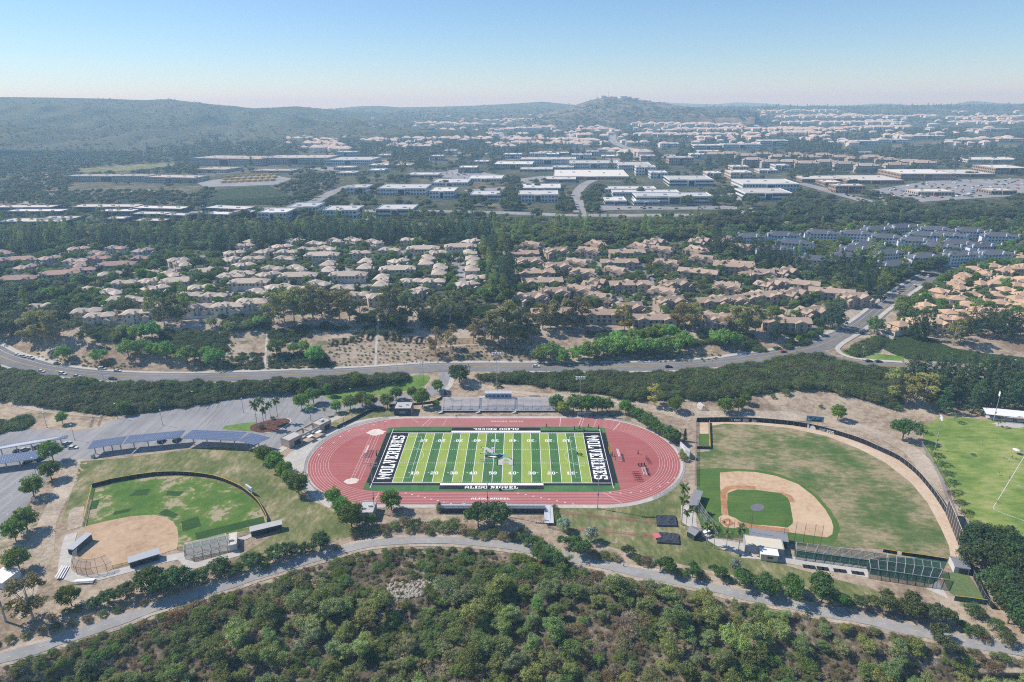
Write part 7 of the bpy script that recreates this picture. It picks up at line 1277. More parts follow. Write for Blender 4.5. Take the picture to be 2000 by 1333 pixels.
for i, q in enumerate(belt): c = ((.075, .10, .04), (.10, .105, .055), (.055, .085, .03), (.11, .095, .06))[i % 4]; pl('bush', [q], 3, ('dusty olive', 'grey-green', 'dark green', 'brownish')[i % 4]+' bush in the belt above the bike path', c, cat='bush', group='bushes above the bike path', wide=1.25)
# hillside trees above the road
HG = 'trees on the slope above the road'
pl('round_tree', [(275, 666, 9), (298, 662, 9)], 9, 'umbrella-shaped tree high on the left slope', group=HG); pl('round_tree', [(252, 699, 9.5), (282, 693, 8), (325, 701, 9), (367, 711, 8.5), (418, 715, 9), (196, 708, 7), (126, 704, 7.5), (300, 696, 7), (404, 705, 7)], 8, 'round green tree low on the left slope by the road', group=HG); pl('round_tree', [(541, 694, 8), (616, 708, 8.5), (574, 691, 6), (592, 690, 6.5)], 8, 'round green tree on the slope left of the hedge letters', group=HG); pl('round_tree', [(451, 650), (486, 646), (241, 656), (230, 668), (415, 640), (506, 640)], 6, 'pale loose tree in the middle of the left slope', (.09, .12, .05), group=HG)
E1, E2 = (.10, .105, .045), (.062, .078, .036)
pl('eucalyptus_tree', [(91, 676, 17), (60, 670, 14), (78, 664, 15), (110, 668, 15)], 15, 'olive eucalyptus in the clump at the left end of the slope', E1, group='eucalyptus on the hill', wide=1.3); pl('eucalyptus_tree', [(165, 669, 13), (322, 638, 14), (353, 627, 14), (344, 632, 12)], 13, 'dark eucalyptus standing before the left townhouses', E2, group='eucalyptus on the hill', wide=1.2)
pl('eucalyptus_tree', [(536, 634, 17), (556, 632, 16), (575, 628, 18), (593, 630, 17), (612, 626, 19), (630, 628, 16), (648, 630, 15), (664, 629, 16), (683, 628, 16), (704, 630, 12)], 16, 'big eucalyptus in the clump left of the slope steps', E1, group='eucalyptus on the hill', wide=1.25); pl('eucalyptus_tree', [(755, 636, 17), (776, 640, 16), (762, 628, 18), (795, 630, 17), (818, 632, 14), (850, 628, 15), (880, 628, 16), (905, 630, 15)], 16, 'big eucalyptus right of the slope steps', E2, group='eucalyptus on the hill', wide=1.25)
pl('eucalyptus_tree', [(851, 695, 14), (880, 686, 14)], 14, 'reddish slender eucalyptus low on the slope', (.105, .092, .046), group='eucalyptus on the hill'); pl('eucalyptus_tree', [(925, 671, 13), (947, 674, 14), (960, 668, 15), (974, 675, 19), (990, 676, 18), (1005, 670, 17), (1018, 668, 16), (1030, 672, 15), (985, 660, 18), (1000, 655, 17)], 16, 'tall eucalyptus in the grove in the middle of the slope', (.095, .10, .05), group='eucalyptus on the hill', wide=1.25); pl('eucalyptus_tree', [(1060, 645, 13), (1075, 640, 14), (1098, 640, 15), (1120, 642, 16), (1135, 640, 15)], 15, 'brownish eucalyptus before the brown condominiums', (.095, .092, .042), group='eucalyptus on the hill', wide=1.3)
pl('eucalyptus_tree', [(1219, 645, 13.5), (1335, 646, 14), (1352, 644, 13), (1322, 640, 11)], 13, 'golden eucalyptus at the front row of brown condominiums', (.118, .112, .042), group='eucalyptus on the hill', wide=1.4); pl('eucalyptus_tree', [(1440, 650, 14), (1459, 654, 15), (1475, 652, 13), (1428, 646, 12)], 14, 'olive eucalyptus near the right end of the condominiums', (.11, .11, .045), group='eucalyptus on the hill', wide=1.3); pl('eucalyptus_tree', [(1750, 782, 14), (1768, 790, 13), (1803, 786, 13)], 13, 'yellow-olive eucalyptus at the end of the ivy slope', (.105, .108, .04), group='eucalyptus on the hill', wide=1.4)
pl('round_tree', [(1052, 707), (1075, 703), (1097, 710), (1130, 707), (1150, 704), (1179, 693), (1165, 700), (1195, 698), (1212, 690), (1230, 694), (1248, 693), (1266, 690), (1280, 694), (1296, 693), (1317, 692), (1335, 682), (1266, 668), (1285, 664), (1308, 666), (1240, 672), (1205, 676)], 8.5, 'bright green round tree in the band below the brown condominiums', (.085, .14, .04), group='bright green trees above the road'); pl('round_tree', [(1416, 679, 9.5), (1400, 674, 8), (1435, 676, 7)], 9, 'bright green tree right of the band above the road', (.08, .135, .04), group='bright green trees above the road')
pl('pine_tree', [(1625, 643, 19), (1640, 640, 17), (1612, 640, 15)], 18, 'big dark pine at the inside of the road bend', group='pines near the road'); pl('pine_tree', [(1512, 666, 13), (1560, 660, 8), (1530, 655, 9)], 11, 'dark pine above the road left of the bend', group='pines near the road'); pl('round_tree', [(1707, 652, 9)], 9, 'pale green tree on the corner opposite the bend', (.085, .115, .045)); pl(ST, [(1560, 668, 4), (1585, 662, 5), (1600, 655, 5), (1545, 672, 4)], 5, 'small dark tree at the kerb before the bend', group='kerb trees')
pl('pine_tree', [(1778, 660), (1790, 664), (1800, 664), (1812, 655)], 15, 'dark pine below the orange-roofed villas', (.03, .05, .028), group='pines near the road'); pl('eucalyptus_tree', [(1861, 674), (1875, 668)], 13, 'olive tree below the orange-roofed villas', (.09, .09, .04), wide=1.3); pl('pine_tree', [(1893, 652), (1910, 656), (1949, 660), (1962, 664), (1975, 660), (1992, 658), (2010, 662), (1930, 650)], 16, 'tall dark pine on the bank at the right edge', (.03, .052, .03), group='pines near the road')
pl('pine_tree', [(1667, 570), (1684, 565), (1701, 572), (1719, 590), (1655, 560), (1640, 552), (1625, 546), (1672, 548), (1694, 556), (1712, 562), (1610, 545), (1648, 575), (1690, 580), (1660, 538), (1640, 535), (1705, 545), (1680, 535)], 16, 'dark pine in the dense clump left of the climbing road', (.026, .046, .026), group='pines near the road'); pl(ST, [(1730, 545), (1745, 550), (1760, 540), (1775, 545), (1790, 535), (1805, 536), (1820, 528), (1835, 525), (1850, 515), (1865, 512), (1755, 530), (1785, 525), (1815, 515)], 10, 'dark green tree in the row above the climbing road', (.035, .062, .024), group='trees above the climbing road')
SR = [(1766, 748), (1785, 742), (1806, 738), (1828, 744), (1850, 740), (1872, 746), (1895, 742), (1918, 748), (1940, 744), (1962, 750), (1985, 746), (2008, 750), (1795, 762), (1818, 768), (1842, 764), (1866, 770), (1890, 766), (1914, 772), (1938, 768), (1962, 774), (1986, 770), (2010, 776), (1830, 784), (1856, 788), (1882, 792), (1908, 794), (1934, 792), (1960, 796), (1986, 794), (1846, 802), (1900, 806), (2010, 800)]
pl('pine_tree', [(x+random.uniform(-5, 5), y+random.uniform(-4, 4)) for x, y in SR], 13, 'bushy dark conifer in the grove below the side road', (.036, .062, .03), group='conifers below the side road', wide=1.35)
# ------------------------------------------------------------------ scattering
def near_any(X, Y, items, extra=0.0):
    hit = np.zeros(X.shape, bool)
    for a, b, r in items: hit |= (X-a)**2+(Y-b)**2 < (r+extra)**2
    return hit
def scatter_px(poly, n, seed, bias=None):
    g = np.random.default_rng(seed); xs, ys = [p[0] for p in poly], [p[1] for p in poly]; x = g.uniform(min(xs), max(xs), n*4); y = g.uniform(min(ys), max(ys), n*4); m = inpoly(x, y, poly); return x[m][:n], y[m][:n]
def thin(P, d, seed=0, cap=10**9):
    """drop points nearer than d to one kept before"""
    cell = {}; keep = []
    for i, p in enumerate(P):
        dd = d[i] if hasattr(d, '__len__') else d; k = (int(p[0]//dd), int(p[1]//dd)); ok = True
        for a in (-1, 0, 1):
            for b in (-1, 0, 1):
                for j in cell.get((k[0]+a, k[1]+b), ()):
                    if (P[j][0]-p[0])**2+(P[j][1]-p[1])**2 < dd*dd: ok = False
        if ok:
            keep.append(i); cell.setdefault(k, []).append(i)
            if len(keep) >= cap: break
    return np.array(keep, int)
def stuff(name, P, S, protos, group=None):
    """one object whose points carry copies of the plants in protos: (kind, variant, colour)"""
    if not len(P): return
    col = bpy.data.collections.new(name+'_kinds')
    for i, (kd, v, c) in enumerate(protos):
        o = bpy.data.objects.new('%s_%02d' % (name, i), joined(kd, v, c)); col.objects.link(o)
    me = bpy.data.meshes.new(name); me.vertices.add(len(P)); me.vertices.foreach_set('co', np.asarray(P, np.float32).ravel()); g = np.random.default_rng(len(P))
    for nm, tp, dt in (('size', 'FLOAT_VECTOR', np.asarray(S, np.float32)), ('turn', 'FLOAT_VECTOR', np.stack([np.zeros(len(P)), np.zeros(len(P)), g.uniform(0, 6.28, len(P))], 1)), ('pick', 'INT', g.integers(0, len(protos), len(P)))):
        at_ = me.attributes.new(nm, tp, 'POINT'); at_.data.foreach_set('vector' if tp == 'FLOAT_VECTOR' else 'value', np.asarray(dt, np.float32 if tp != 'INT' else np.int32).ravel())
    o = link(name, me, None, kind='stuff'); md = o.modifiers.new('plants', 'NODES'); ng = bpy.data.node_groups.new(name, 'GeometryNodeTree'); md.node_group = ng
    ng.interface.new_socket('Geometry', in_out='INPUT', socket_type='NodeSocketGeometry'); ng.interface.new_socket('Geometry', in_out='OUTPUT', socket_type='NodeSocketGeometry')
    gi, go = ng.nodes.new('NodeGroupInput'), ng.nodes.new('NodeGroupOutput'); ci = ng.nodes.new('GeometryNodeCollectionInfo'); ci.inputs['Collection'].default_value = col; ci.inputs['Separate Children'].default_value = True; ci.inputs['Reset Children'].default_value = True
    ip = ng.nodes.new('GeometryNodeInstanceOnPoints'); ip.inputs['Pick Instance'].default_value = True
    def attr(nm, tp): a = ng.nodes.new('GeometryNodeInputNamedAttribute'); a.data_type = tp; a.inputs[0].default_value = nm; return a.outputs[0]
    ng.links.new(gi.outputs[0], ip.inputs['Points']); ng.links.new(ci.outputs[0], ip.inputs['Instance']); ng.links.new(attr('pick', 'INT'), ip.inputs['Instance Index']); ng.links.new(attr('turn', 'FLOAT_VECTOR'), ip.inputs['Rotation']); ng.links.new(attr('size', 'FLOAT_VECTOR'), ip.inputs['Scale']); ng.links.new(ip.outputs[0], go.inputs[0]); return o
def size3(s, g, flat=1.0): s = np.asarray(s); return np.stack([s*g.uniform(.85, 1.2, len(s)), s*g.uniform(.85, 1.2, len(s)), s*flat*g.uniform(.85, 1.15, len(s))], 1)
# ivy and low cover on the banks
def cover(name, poly, d, h, cols, seed, kd='scrub_bush', flat=.9, gap=0):
    g = np.random.default_rng(seed); W = G(np.array([p[0] for p in poly], float), np.array([p[1] for p in poly], float)); n = int((np.ptp(W[:, 0]))*(np.ptp(W[:, 1]))/(d*d)*1.3); X = g.uniform(W[:, 0].min(), W[:, 0].max(), n); Y = g.uniform(W[:, 1].min(), W[:, 1].max(), n); Z = hxy(X, Y); px, py, _ = proj(np.stack([X, Y, Z], 1)); m = inpoly(px, py, poly) & (fbm(X/16, Y/16, seed+3) > gap); P = np.stack([X, Y, Z-.15], 1)[m]
    n2 = fbm(P[:, 0]/9, P[:, 1]/9, seed)*.9+.55; s = h/1.6*n2*g.uniform(.7, 1.25, len(P)); stuff(name, P, size3(s, g, flat)*np.array([1.25, 1.25, 1]), [(kd, i % 4, c) for i, c in enumerate(cols)])
IV = (.044, .064, .026); IVC = [IV, jit(IV, 1.35), jit(IV, .8), (.07, .08, .038), (.052, .058, .036), (.055, .08, .026)]
cover('ivy_cover', IVYL, 1.7, 2.9, IVC, 21, 'bush'); cover('ivy_cover', IVYR, 1.7, 2.9, IVC, 22, 'bush'); cover('clover_cover', [(1700, 665), (1740, 650), (1790, 652), (1860, 682), (1920, 692), (2100, 716), (2100, 735), (1990, 738), (1900, 712), (1770, 700), (1740, 690)], 1.4, .8, [(.05, .08, .03), (.045, .07, .028)], 23)
for i, q in enumerate(([(15, 835), (20, 828), (35, 820), (52, 818), (58, 826), (45, 838), (28, 842)], [(-30, 830), (0, 826), (10, 834), (0, 848), (-30, 850)], [(1655, 690), (1675, 678), (1700, 668), (1712, 660), (1720, 668), (1705, 684), (1690, 694), (1672, 697)])): cover('shrub_cover', q, 1.3, 2.6, IVC[:3], 30+i)
# slope planting: rows of small plants and dark mats
DK = [(.036, .058, .026), (.05, .075, .03), (.042, .06, .03)]
for i, (q, h) in enumerate((([(165, 640), (250, 640), (260, 668), (200, 668), (170, 655)], 2.2), ([(300, 648), (440, 650), (445, 690), (330, 692)], 2.0), ([(345, 670), (420, 660), (430, 690), (350, 690)], 2.4), ([(430, 620), (520, 615), (525, 645), (440, 646)], 2.4), ([(525, 648), (730, 648), (730, 654), (640, 654), (600, 664), (530, 672)], 1.8), ([(738, 648), (860, 644), (870, 651), (800, 653), (740, 653)], 2.0), ([(530, 640), (730, 610), (730, 645), (540, 648)], 2.2), ([(745, 610), (960, 600), (960, 640), (745, 642)], 2.2), ([(960, 600), (1150, 620), (1160, 660), (980, 650)], 2.2), ([(1160, 650), (1420, 650), (1440, 670), (1180, 690)], 2.4), ([(1440, 655), (1600, 655), (1560, 680), (1460, 690)], 2.0), ([(460, 692), (512, 692), (512, 722), (460, 722)], 1.3), ([(525, 692), (640, 692), (650, 718), (525, 722)], 1.3), ([(-60, 560), (140, 560), (160, 640), (60, 650), (-60, 640)], 3), ([(380, 395), (575, 385), (560, 400), (400, 402)], 1.5))): cover('bank_cover', q, 2.1, h, DK, 50+i, 'bush', .8, (.36, .2, .28, .36, .42, .5, .5, .5, .5, .42, .46, 0, 0, .3, 0)[i])
def rows(name, poly, dx, dy, h, cols, seed, jig=.75):
    g = np.random.default_rng(seed); W = G(np.array([p[0] for p in poly], float), np.array([p[1] for p in poly], float)); X, Y = np.meshgrid(np.arange(W[:, 0].min(), W[:, 0].max(), dx), np.arange(W[:, 1].min(), W[:, 1].max(), dy)); X = (X+(np.arange(len(Y)) % 2)[:, None]*dx/2).ravel(); Y = Y.ravel(); X = X+g.normal(size=len(X))*jig; Y = Y+g.normal(size=len(X))*jig; Z = hxy(X, Y); px, py, _ = proj(np.stack([X, Y, Z], 1)); m = inpoly(px, py, poly) & (g.uniform(size=len(X)) > .12); P = np.stack([X, Y, Z-.05], 1)[m]; stuff(name, P, size3(h/1.6*g.uniform(.7, 1.3, len(P)), g), [('scrub_bush', i % 4, c) for i, c in enumerate(cols)])
SC = [(.07, .085, .045), (.09, .10, .06), (.06, .075, .04)]
for i, (q, dx, dy, h) in enumerate((([(60, 680), (140, 690), (250, 722), (160, 718), (70, 700)], 3.0, 3.2, 1.0), ([(170, 705), (250, 712), (330, 722), (230, 722)], 3.0, 3.2, 1.0), ([(640, 664), (730, 664), (730, 714), (640, 718)], 3.2, 3.4, .9), ([(737, 662), (870, 660), (960, 676), (960, 706), (737, 714)], 3.2, 3.4, .9), ([(455, 690), (515, 690), (515, 722), (380, 722), (380, 700)], 1.5, 3.2, 1.2), ([(523, 692), (640, 690), (640, 718), (523, 722)], 1.5, 3.2, 1.2), ([(960, 672), (1060, 690), (1060, 706), (960, 706)], 2.6, 3.2, 1.3), ([(1160, 695), (1420, 690), (1400, 706), (1160, 710)], 2.2, 3.0, 1.0), ([(160, 655), (460, 650), (460, 690), (200, 690)], 4, 4, 1.1))): rows('slope_plants', q, dx, dy, h, SC, 70+i)
# ALISO VIEJO in clipped hedge letters
for wd, xs in (('ALISO', ((651, 672), (671, 668), (684.5, 664.5), (699, 663), (721, 660))), ('VIEJO', ((752.5, 661), (767.5, 661.5), (780.5, 663.5), (797, 665), (816.5, 666.5)))):
    for ch, (x, y) in zip(wd, xs):
        gl = FONT[ch].split(','); c0 = g1(x, y+6.5); cw = .72*5/max(len(gl[0]), 5)*1.3; pts = []; top = g1(x, y-6.5); dy = top.y-c0.y
        for j, row in enumerate(gl):
            for i, q in enumerate(row):
                if q == '#': X = c0.x+(i-len(row)/2+.5)*cw; Y = c0.y+dy*(6.5-j)/7; pts.append((X, Y))
        Z = hxy(np.array([p[0] for p in pts]), np.array([p[1] for p in pts])); C = np.array([(p[0], p[1], z+.35) for p, z in zip(pts, Z)]); C2 = np.vstack([C, C+np.array([cw*.4, dy/16, 0])]); V = leaf_cloud(C2, .62, 26, .18, int(x), .8); o0 = C.mean(0); o = link('hedge_letter', cloud_mesh('hedge_letter', V-o0), None, Vector(o0)); o.color = (.03, .048, .022, 1); reg(o, 'dark clipped hedge shaped as the letter %s in %s on the slope' % (ch, wd), 'hedge', 'hedge letters on the slope')
# trees among the houses
HM = [(a, b, r*.62) for a, b, r in HOUSES]; npal = 0
TOWN = [('among the beige townhouses', [(440, 470), (940, 470), (950, 590), (700, 590), (520, 600), (440, 600)], 150, ST, 6.0, (.06, .095, .03)), ('among the far-left townhouses', [(-40, 500), (300, 480), (440, 500), (440, 600), (160, 630), (-40, 600)], 150, ST, 8.0, (.058, .085, .035)), ('among the brown condominiums', [(985, 480), (1450, 470), (1640, 560), (1600, 640), (1160, 640), (1000, 600)], 170, ST, 6.0, (.056, .086, .032)), ('among the grey-roofed apartments', [(1390, 455), (1960, 430), (1980, 500), (1600, 510), (1400, 490)], 90, ST, 7.5, (.05, .075, .032)), ('among the orange-roofed villas', [(1840, 520), (2040, 500), (2040, 640), (1740, 650), (1780, 590)], 110, ST, 6.5, (.058, .088, .03))]
def road_clear(X, Y, d):
    P = np.vstack([G(np.array([p[0] for p in q], float), np.array([p[1] for p in q], float))[:, :2] for q in (smooth_poly(ROAD, 4, False), SIDE)]); hit = np.zeros(X.shape, bool)
    for a in P: hit |= (X-a[0])**2+(Y-a[1])**2 < d*d
    return ~hit
STREETS = [[(880, 478), (893, 505), (905, 555)], [(790, 490), (815, 515)], [(575, 520), (650, 522), (700, 540)], [(1250, 520), (1262, 560), (1245, 580)], [(1130, 500), (1180, 520), (1300, 540)], [(1180, 590), (1215, 592)], [(660, 560), (700, 556), (720, 560)], [(450, 575), (520, 568)]]
SP = np.vstack([np.array(G(np.array([p[0] for p in smooth_poly(q, 5, False)]), np.array([p[1] for p in smooth_poly(q, 5, False)])))[:, :2] for q in STREETS]); SPI = [(a, b, 5.5) for a, b in SP]
for i, (w_, poly, n, kd, h, c) in enumerate(TOWN):
    x, y = scatter_px(poly, n*4, 90+i); P = G(x, y); m = ~near_any(P[:, 0], P[:, 1], HM, .5) & ~near_any(P[:, 0], P[:, 1], SPI) & road_clear(P[:, 0], P[:, 1], 11); P = P[m]; P = P[thin(P, 5.5, cap=n)]
    for p in P: k = random.random(); plant(kd if k < .8 else 'round_tree', Vector(p), h*random.uniform(.6, 1.25), ('dark round tree ' if k < .45 else 'light green tree ' if k >= .8 else 'round green tree ')+w_, jit(c, random.choice((.75, 1, 1.25))), parts=h*pxm(*[float(v) for v in proj(p)[:2]]) > 16, group='trees among the houses')
for i, (w_, poly, n, h) in enumerate((('among the brown condominiums', [(985, 490), (1450, 480), (1640, 570), (1500, 640), (1000, 600)], 60, 13), ('among the orange-roofed villas', [(1840, 520), (2040, 500), (2040, 640), (1740, 650), (1780, 590)], 26, 9), ('left of the pines by the grey-roofed apartments', [(1575, 530), (1640, 535), (1640, 560), (1580, 560)], 12, 13))):
    x, y = scatter_px(poly, n*4, 190+i); P = G(x, y); m = ~near_any(P[:, 0], P[:, 1], HM, -1) & road_clear(P[:, 0], P[:, 1], 8); P = P[m]; P = P[thin(P, 7, cap=n)]
    for p in P: plant('fan_palm', Vector(p), h*random.uniform(.8, 1.15), 'slender tall palm '+w_, cat='palm', parts=False, group='palms among the houses')
TOWN_END = 1
# pines and woods on the ridge behind the houses
RP = [('on the left ridge', [(-40, 474), (200, 468), (400, 474), (420, 484), (300, 486), (120, 496), (-40, 504)], 100, 14, 'pine_tree', (.046, .07, .04)), ('behind the beige townhouses', [(400, 478), (480, 470), (640, 462), (800, 462), (960, 462), (960, 482), (860, 474), (620, 482), (500, 492), (420, 500)], 170, 15, 'pine_tree', (.044, .07, .04)), ('between beige and brown estates', [(945, 490), (985, 490), (1010, 560), (1000, 600), (960, 590)], 26, 15, 'pine_tree', (.046, .078, .036)), ('before the grey-roofed apartments', [(1390, 470), (1450, 480), (1560, 520), (1580, 540), (1520, 530), (1400, 500)], 30, 14, 'pine_tree', (.045, .07, .038)), ('at the left end of the ridge', [(-40, 600), (60, 570), (140, 600), (120, 650), (0, 660), (-40, 660)], 30, 12, 'oak_tree', (.036, .052, .03)), ('on the middle ridge', [(975, 452), (1440, 440), (1470, 470), (1300, 480), (1000, 484)], 80, 9, 'oak_tree', (.06, .082, .034)), ('behind the grey-roofed apartments', [(1290, 432), (1500, 418), (1760, 416), (2040, 420), (2040, 440), (1820, 436), (1560, 446), (1400, 456)], 95, 11, 'oak_tree', (.04, .052, .032)), ('at the right edge', [(1890, 440), (2040, 430), (2040, 500), (1960, 490)], 22, 13, 'pine_tree', (.034, .055, .034)), ('by the garden offices', [(390, 450), (520, 440), (520, 470), (420, 478)], 16, 12, 'eucalyptus_tree', (.07, .08, .045))]
for i, (w_, poly, n, h, kd, c) in enumerate(RP):
    x, y = scatter_px(poly, n*4, 290+i); P = G(x, y); m = ~near_any(P[:, 0], P[:, 1], HM, 1) & road_clear(P[:, 0], P[:, 1], 10); P = P[m]; P = P[thin(P, 4.2, cap=n)]; ym = np.median(P[:, 1])
    for p in P: plant(kd, Vector(p), h*random.uniform(.72, 1.2), ('dark pointed pine ' if kd == 'pine_tree' else 'dark broad tree ' if kd == 'oak_tree' else 'olive eucalyptus ')+w_+(', front rank' if p[1] < ym else ', rear rank'), c, parts=False, group='trees on the ridges', wide=1.15)
# the rest of the same trees, past what can be told apart, and the ground between
for kd, L in OVER.items(): A = np.array(L); stuff('more_'+kd+'s', A[:, :3], size3(A[:, 3]/KINDS[kd][0][0], np.random.default_rng(1)), [(kd, i % len(KINDS[kd]), jit(GREEN[kd], q)) for i, q in enumerate((.8, 1, 1.2, .9))])
g = np.random.default_rng(61); n = 16000; X = g.uniform(-200, 2200, n); Y = g.uniform(418, 668, n); P = G(X, Y); ESTATES = [q for _w, q, *_r in TOWN]; ine = np.zeros(n, bool)
for q in ESTATES: ine |= inpoly(X, Y, q)
fence_y = np.interp(X, [-200, 0, 170, 330, 500, 700, 950, 1160, 1400, 1560, 1620, 1700, 1760, 2200], [600, 650, 628, 622, 606, 592, 590, 620, 636, 645, 620, 560, 640, 640])
ok = (Y < fence_y) & ~near_any(P[:, 0], P[:, 1], HM, 0) & ~near_any(P[:, 0], P[:, 1], SPI, 0) & road_clear(P[:, 0], P[:, 1], 11) & ~((np.abs(Y-np.interp(X, [300, 520, 760, 1300, 1480], [418, 408, 413, 421, 408])) < 9) & (X > 280) & (X < 1480)) & ~inpoly(X, Y, [(1180, 570), (1225, 570), (1222, 606), (1176, 606)]) & ~inpoly(X, Y+4, [(1390, 548), (1450, 546), (1452, 572), (1400, 574)])
ok &= (fbm(P[:, 0]/30, P[:, 1]/30, 8) > np.where(ine, .43, .3)); ok &= ~((Y > 455) & (Y < 480) & ine & (g.uniform(size=n) < .4)); P, ine = P[ok], ine[ok]; k = thin(P, np.where(ine, 6.2, 5.2)[0] if False else 5.4); P, ine = P[k], ine[k]
qy = proj(P)[1]; hh = np.where(ine, g.uniform(3, 8.2, len(P)), np.where(qy < 455, g.uniform(3.5, 7.5, len(P)), g.uniform(6.5, 12, len(P)))); EC = [(.062, .092, .028), (.072, .104, .032), (.05, .066, .028), (.085, .115, .036), (.058, .075, .03), (.095, .105, .045)]
stuff('estate_greenery', P[ine], size3(hh[ine]/7.4, g)*np.array([1.05, 1.05, 1]), [((ST, 'oak_tree', ST, 'round_tree', ST, 'round_tree')[i], i % 3, c) for i, c in enumerate(EC)]); stuff('ridge_woods', P[~ine], size3(hh[~ine]/7.6, g)*np.array([1.1, 1.1, 1]), [(('oak_tree', ST, 'oak_tree', 'pine_tree', 'oak_tree', ST)[i], i % 3, jit(EC[i], 1.08)) for i in range(6)])
# woods of the office park and the far town
g = np.random.default_rng(77)
OFR = []   # sight-line windows kept clear so that buildings show
for a, b, r in OFF: px, py, z = proj(np.array([a, b, float(hxy(np.array([a]), np.array([b]))[0])])); OFR.append((float(px), float(py), r*FOC/float(z), FOC/float(z)))
FROADS = [[(300, 418), (420, 414), (520, 408), (640, 412), (760, 413), (900, 414), (1000, 417), (1130, 421), (1300, 421), (1420, 420), (1480, 408)], [(560, 412), (610, 396), (650, 376), (690, 362)], [(1134, 420), (1128, 395), (1127, 378), (1140, 362), (1160, 352)], [(1180, 250), (1196, 262), (1198, 276), (1215, 286), (1250, 296)], [(1560, 358), (1600, 368), (1660, 385), (1720, 400)], [(975, 255), (980, 268)]]
FP_ = np.vstack([np.array(smooth_poly(q, 8, False)) for q in FROADS]); OPEN = [[(1695, 374), (1830, 352), (2100, 346), (2100, 374), (1960, 387), (1800, 397)], [(378, 356), (430, 342), (540, 338), (575, 350), (540, 364), (400, 368)], [(155, 330), (345, 318), (340, 328), (240, 336), (158, 338)], [(820, 342), (900, 330), (990, 345), (930, 357)], [(1660, 290), (1740, 280), (1745, 294), (1680, 300)], [(1160, 402), (1440, 402), (1440, 412), (1180, 413)], [(395, 395), (420, 374), (520, 364), (575, 385), (560, 394), (470, 400)], [(690, 424), (740, 420), (740, 432), (690, 436)]]
def far_ok(px, py, hp, leak):
    ok = np.ones(px.shape, bool)
    for cx, cy, r, s in OFR: ok &= ~((np.abs(px-cx) < r*1.02) & (py > cy-9*s) & (py < cy+14*s+hp*.8)) | (g.uniform(size=len(px)) < leak)
    for (a, b) in FP_: ok &= ~((np.abs(px-a) < 12) & (py > b-4) & (py < b+3+hp*.55)) | (g.uniform(size=len(px)) < leak*.6)
    for q in OPEN: ok &= ~inpoly(px, py-hp*.5, q) & ~inpoly(px, py, q)
    return ok
def far_band(n, y0, y1, h, seed, leak=.06, thr=.3):
    X = g.uniform(-150, 2150, n); u = g.uniform(0, 1, n); Y = y0+(y1-y0)*u; P = G(X, Y+(X-1000)*ROLLS*np.clip((480-Y)/200, 0, 1)); px, py, z = proj(P); hh = h*g.uniform(.6, 1.3, n); ok = far_ok(px, py, hh*FOC/z, leak); ok &= fbm(P[:, 0]/160, P[:, 1]/160, seed) > thr
    return P[ok], hh[ok]
P, hh = far_band(9000, 330, 428, 8.4, 3); k = thin(P, 6.2); P, hh = P[k], hh[k]; d = np.linalg.norm(P-CAM, axis=1); o = np.argsort(d)
for j, i in enumerate(o[:240]): x = float(proj(P[i])[0]); plant('street_tree' if j % 3 else 'round_tree', Vector(P[i]), hh[i], ('dark' if j % 2 else 'mid-green')+' round tree in the office park '+('on the left' if x < 600 else 'left of the junction' if x < 1130 else 'right of the junction' if x < 1560 else 'near the mall'), (.042, .06, .034) if j % 2 else (.055, .075, .038), parts=False, group='office park trees', name='shade_tree', wide=1.1)
r_ = o[240:]; WC = [(.048, .062, .034), (.058, .07, .034), (.042, .054, .033), (.068, .078, .038)]
stuff('office_woods', P[r_], size3(hh[r_]/7.4, g)*np.array([1.15, 1.15, 1]), [(kd, v, c) for kd, v, c in ((ST, 0, WC[0]), (ST, 1, WC[1]), ('oak_tree', 0, WC[2]), (ST, 2, WC[3]), ('oak_tree', 1, WC[0]), ('round_tree', 0, WC[1]))])
P, hh = far_band(15000, 262, 332, 8, 5, .06, .36); k = thin(P, 8); P, hh = P[k], hh[k]; stuff('distant_woods', P, size3(hh/7.4, g)*np.array([1.3, 1.3, 1]), [('oak_tree', 0, WC[0]), (ST, 1, WC[1]), ('oak_tree', 1, WC[2]), (ST, 0, WC[3]), ('pine_tree', 0, WC[2])])
P, hh = far_band(16000, 213, 264, 7.5, 9, .08, .42); hh = hh*1.0; fr = np.array([(a[0], a[1]) for a in [(q[0], q[1]) for q in FAR_ROWS]]); px, py, z = proj(P); ok = np.ones(len(P), bool)
for x0, y0, x1, y1, n in FAR_ROWS: yy = y0+(y1-y0)*np.clip((px-x0)/(x1-x0), 0, 1); ok &= ~((px > x0) & (px < x1) & (py > yy-1) & (py < yy+hh*FOC/z*.9)) | (g.uniform(size=len(P)) < .1)
P, hh = P[ok], hh[ok]; k = thin(P, 13); P, hh = P[k], hh[k]; stuff('distant_woods', P, size3(hh/7.4, g)*np.array([1.5, 1.5, 1]), [('oak_tree', 0, WC[0]), (ST, 1, WC[1]), ('oak_tree', 1, WC[2]), ('oak_tree', 2, WC[0])])
SK = [(1290+g.uniform(0, 740), g.uniform(213, 221)) for _ in range(210)]; P = G(np.array([p[0] for p in SK]), np.array([p[1]+(p[0]-1000)*ROLLS for p in SK])); stuff('skyline_conifers', P, size3(g.uniform(14, 27, len(P))/15.4, g), [('pine_tree', 0, (.03, .045, .032)), ('pine_tree', 1, (.034, .05, .034)), ('oak_tree', 0, (.034, .05, .034))])
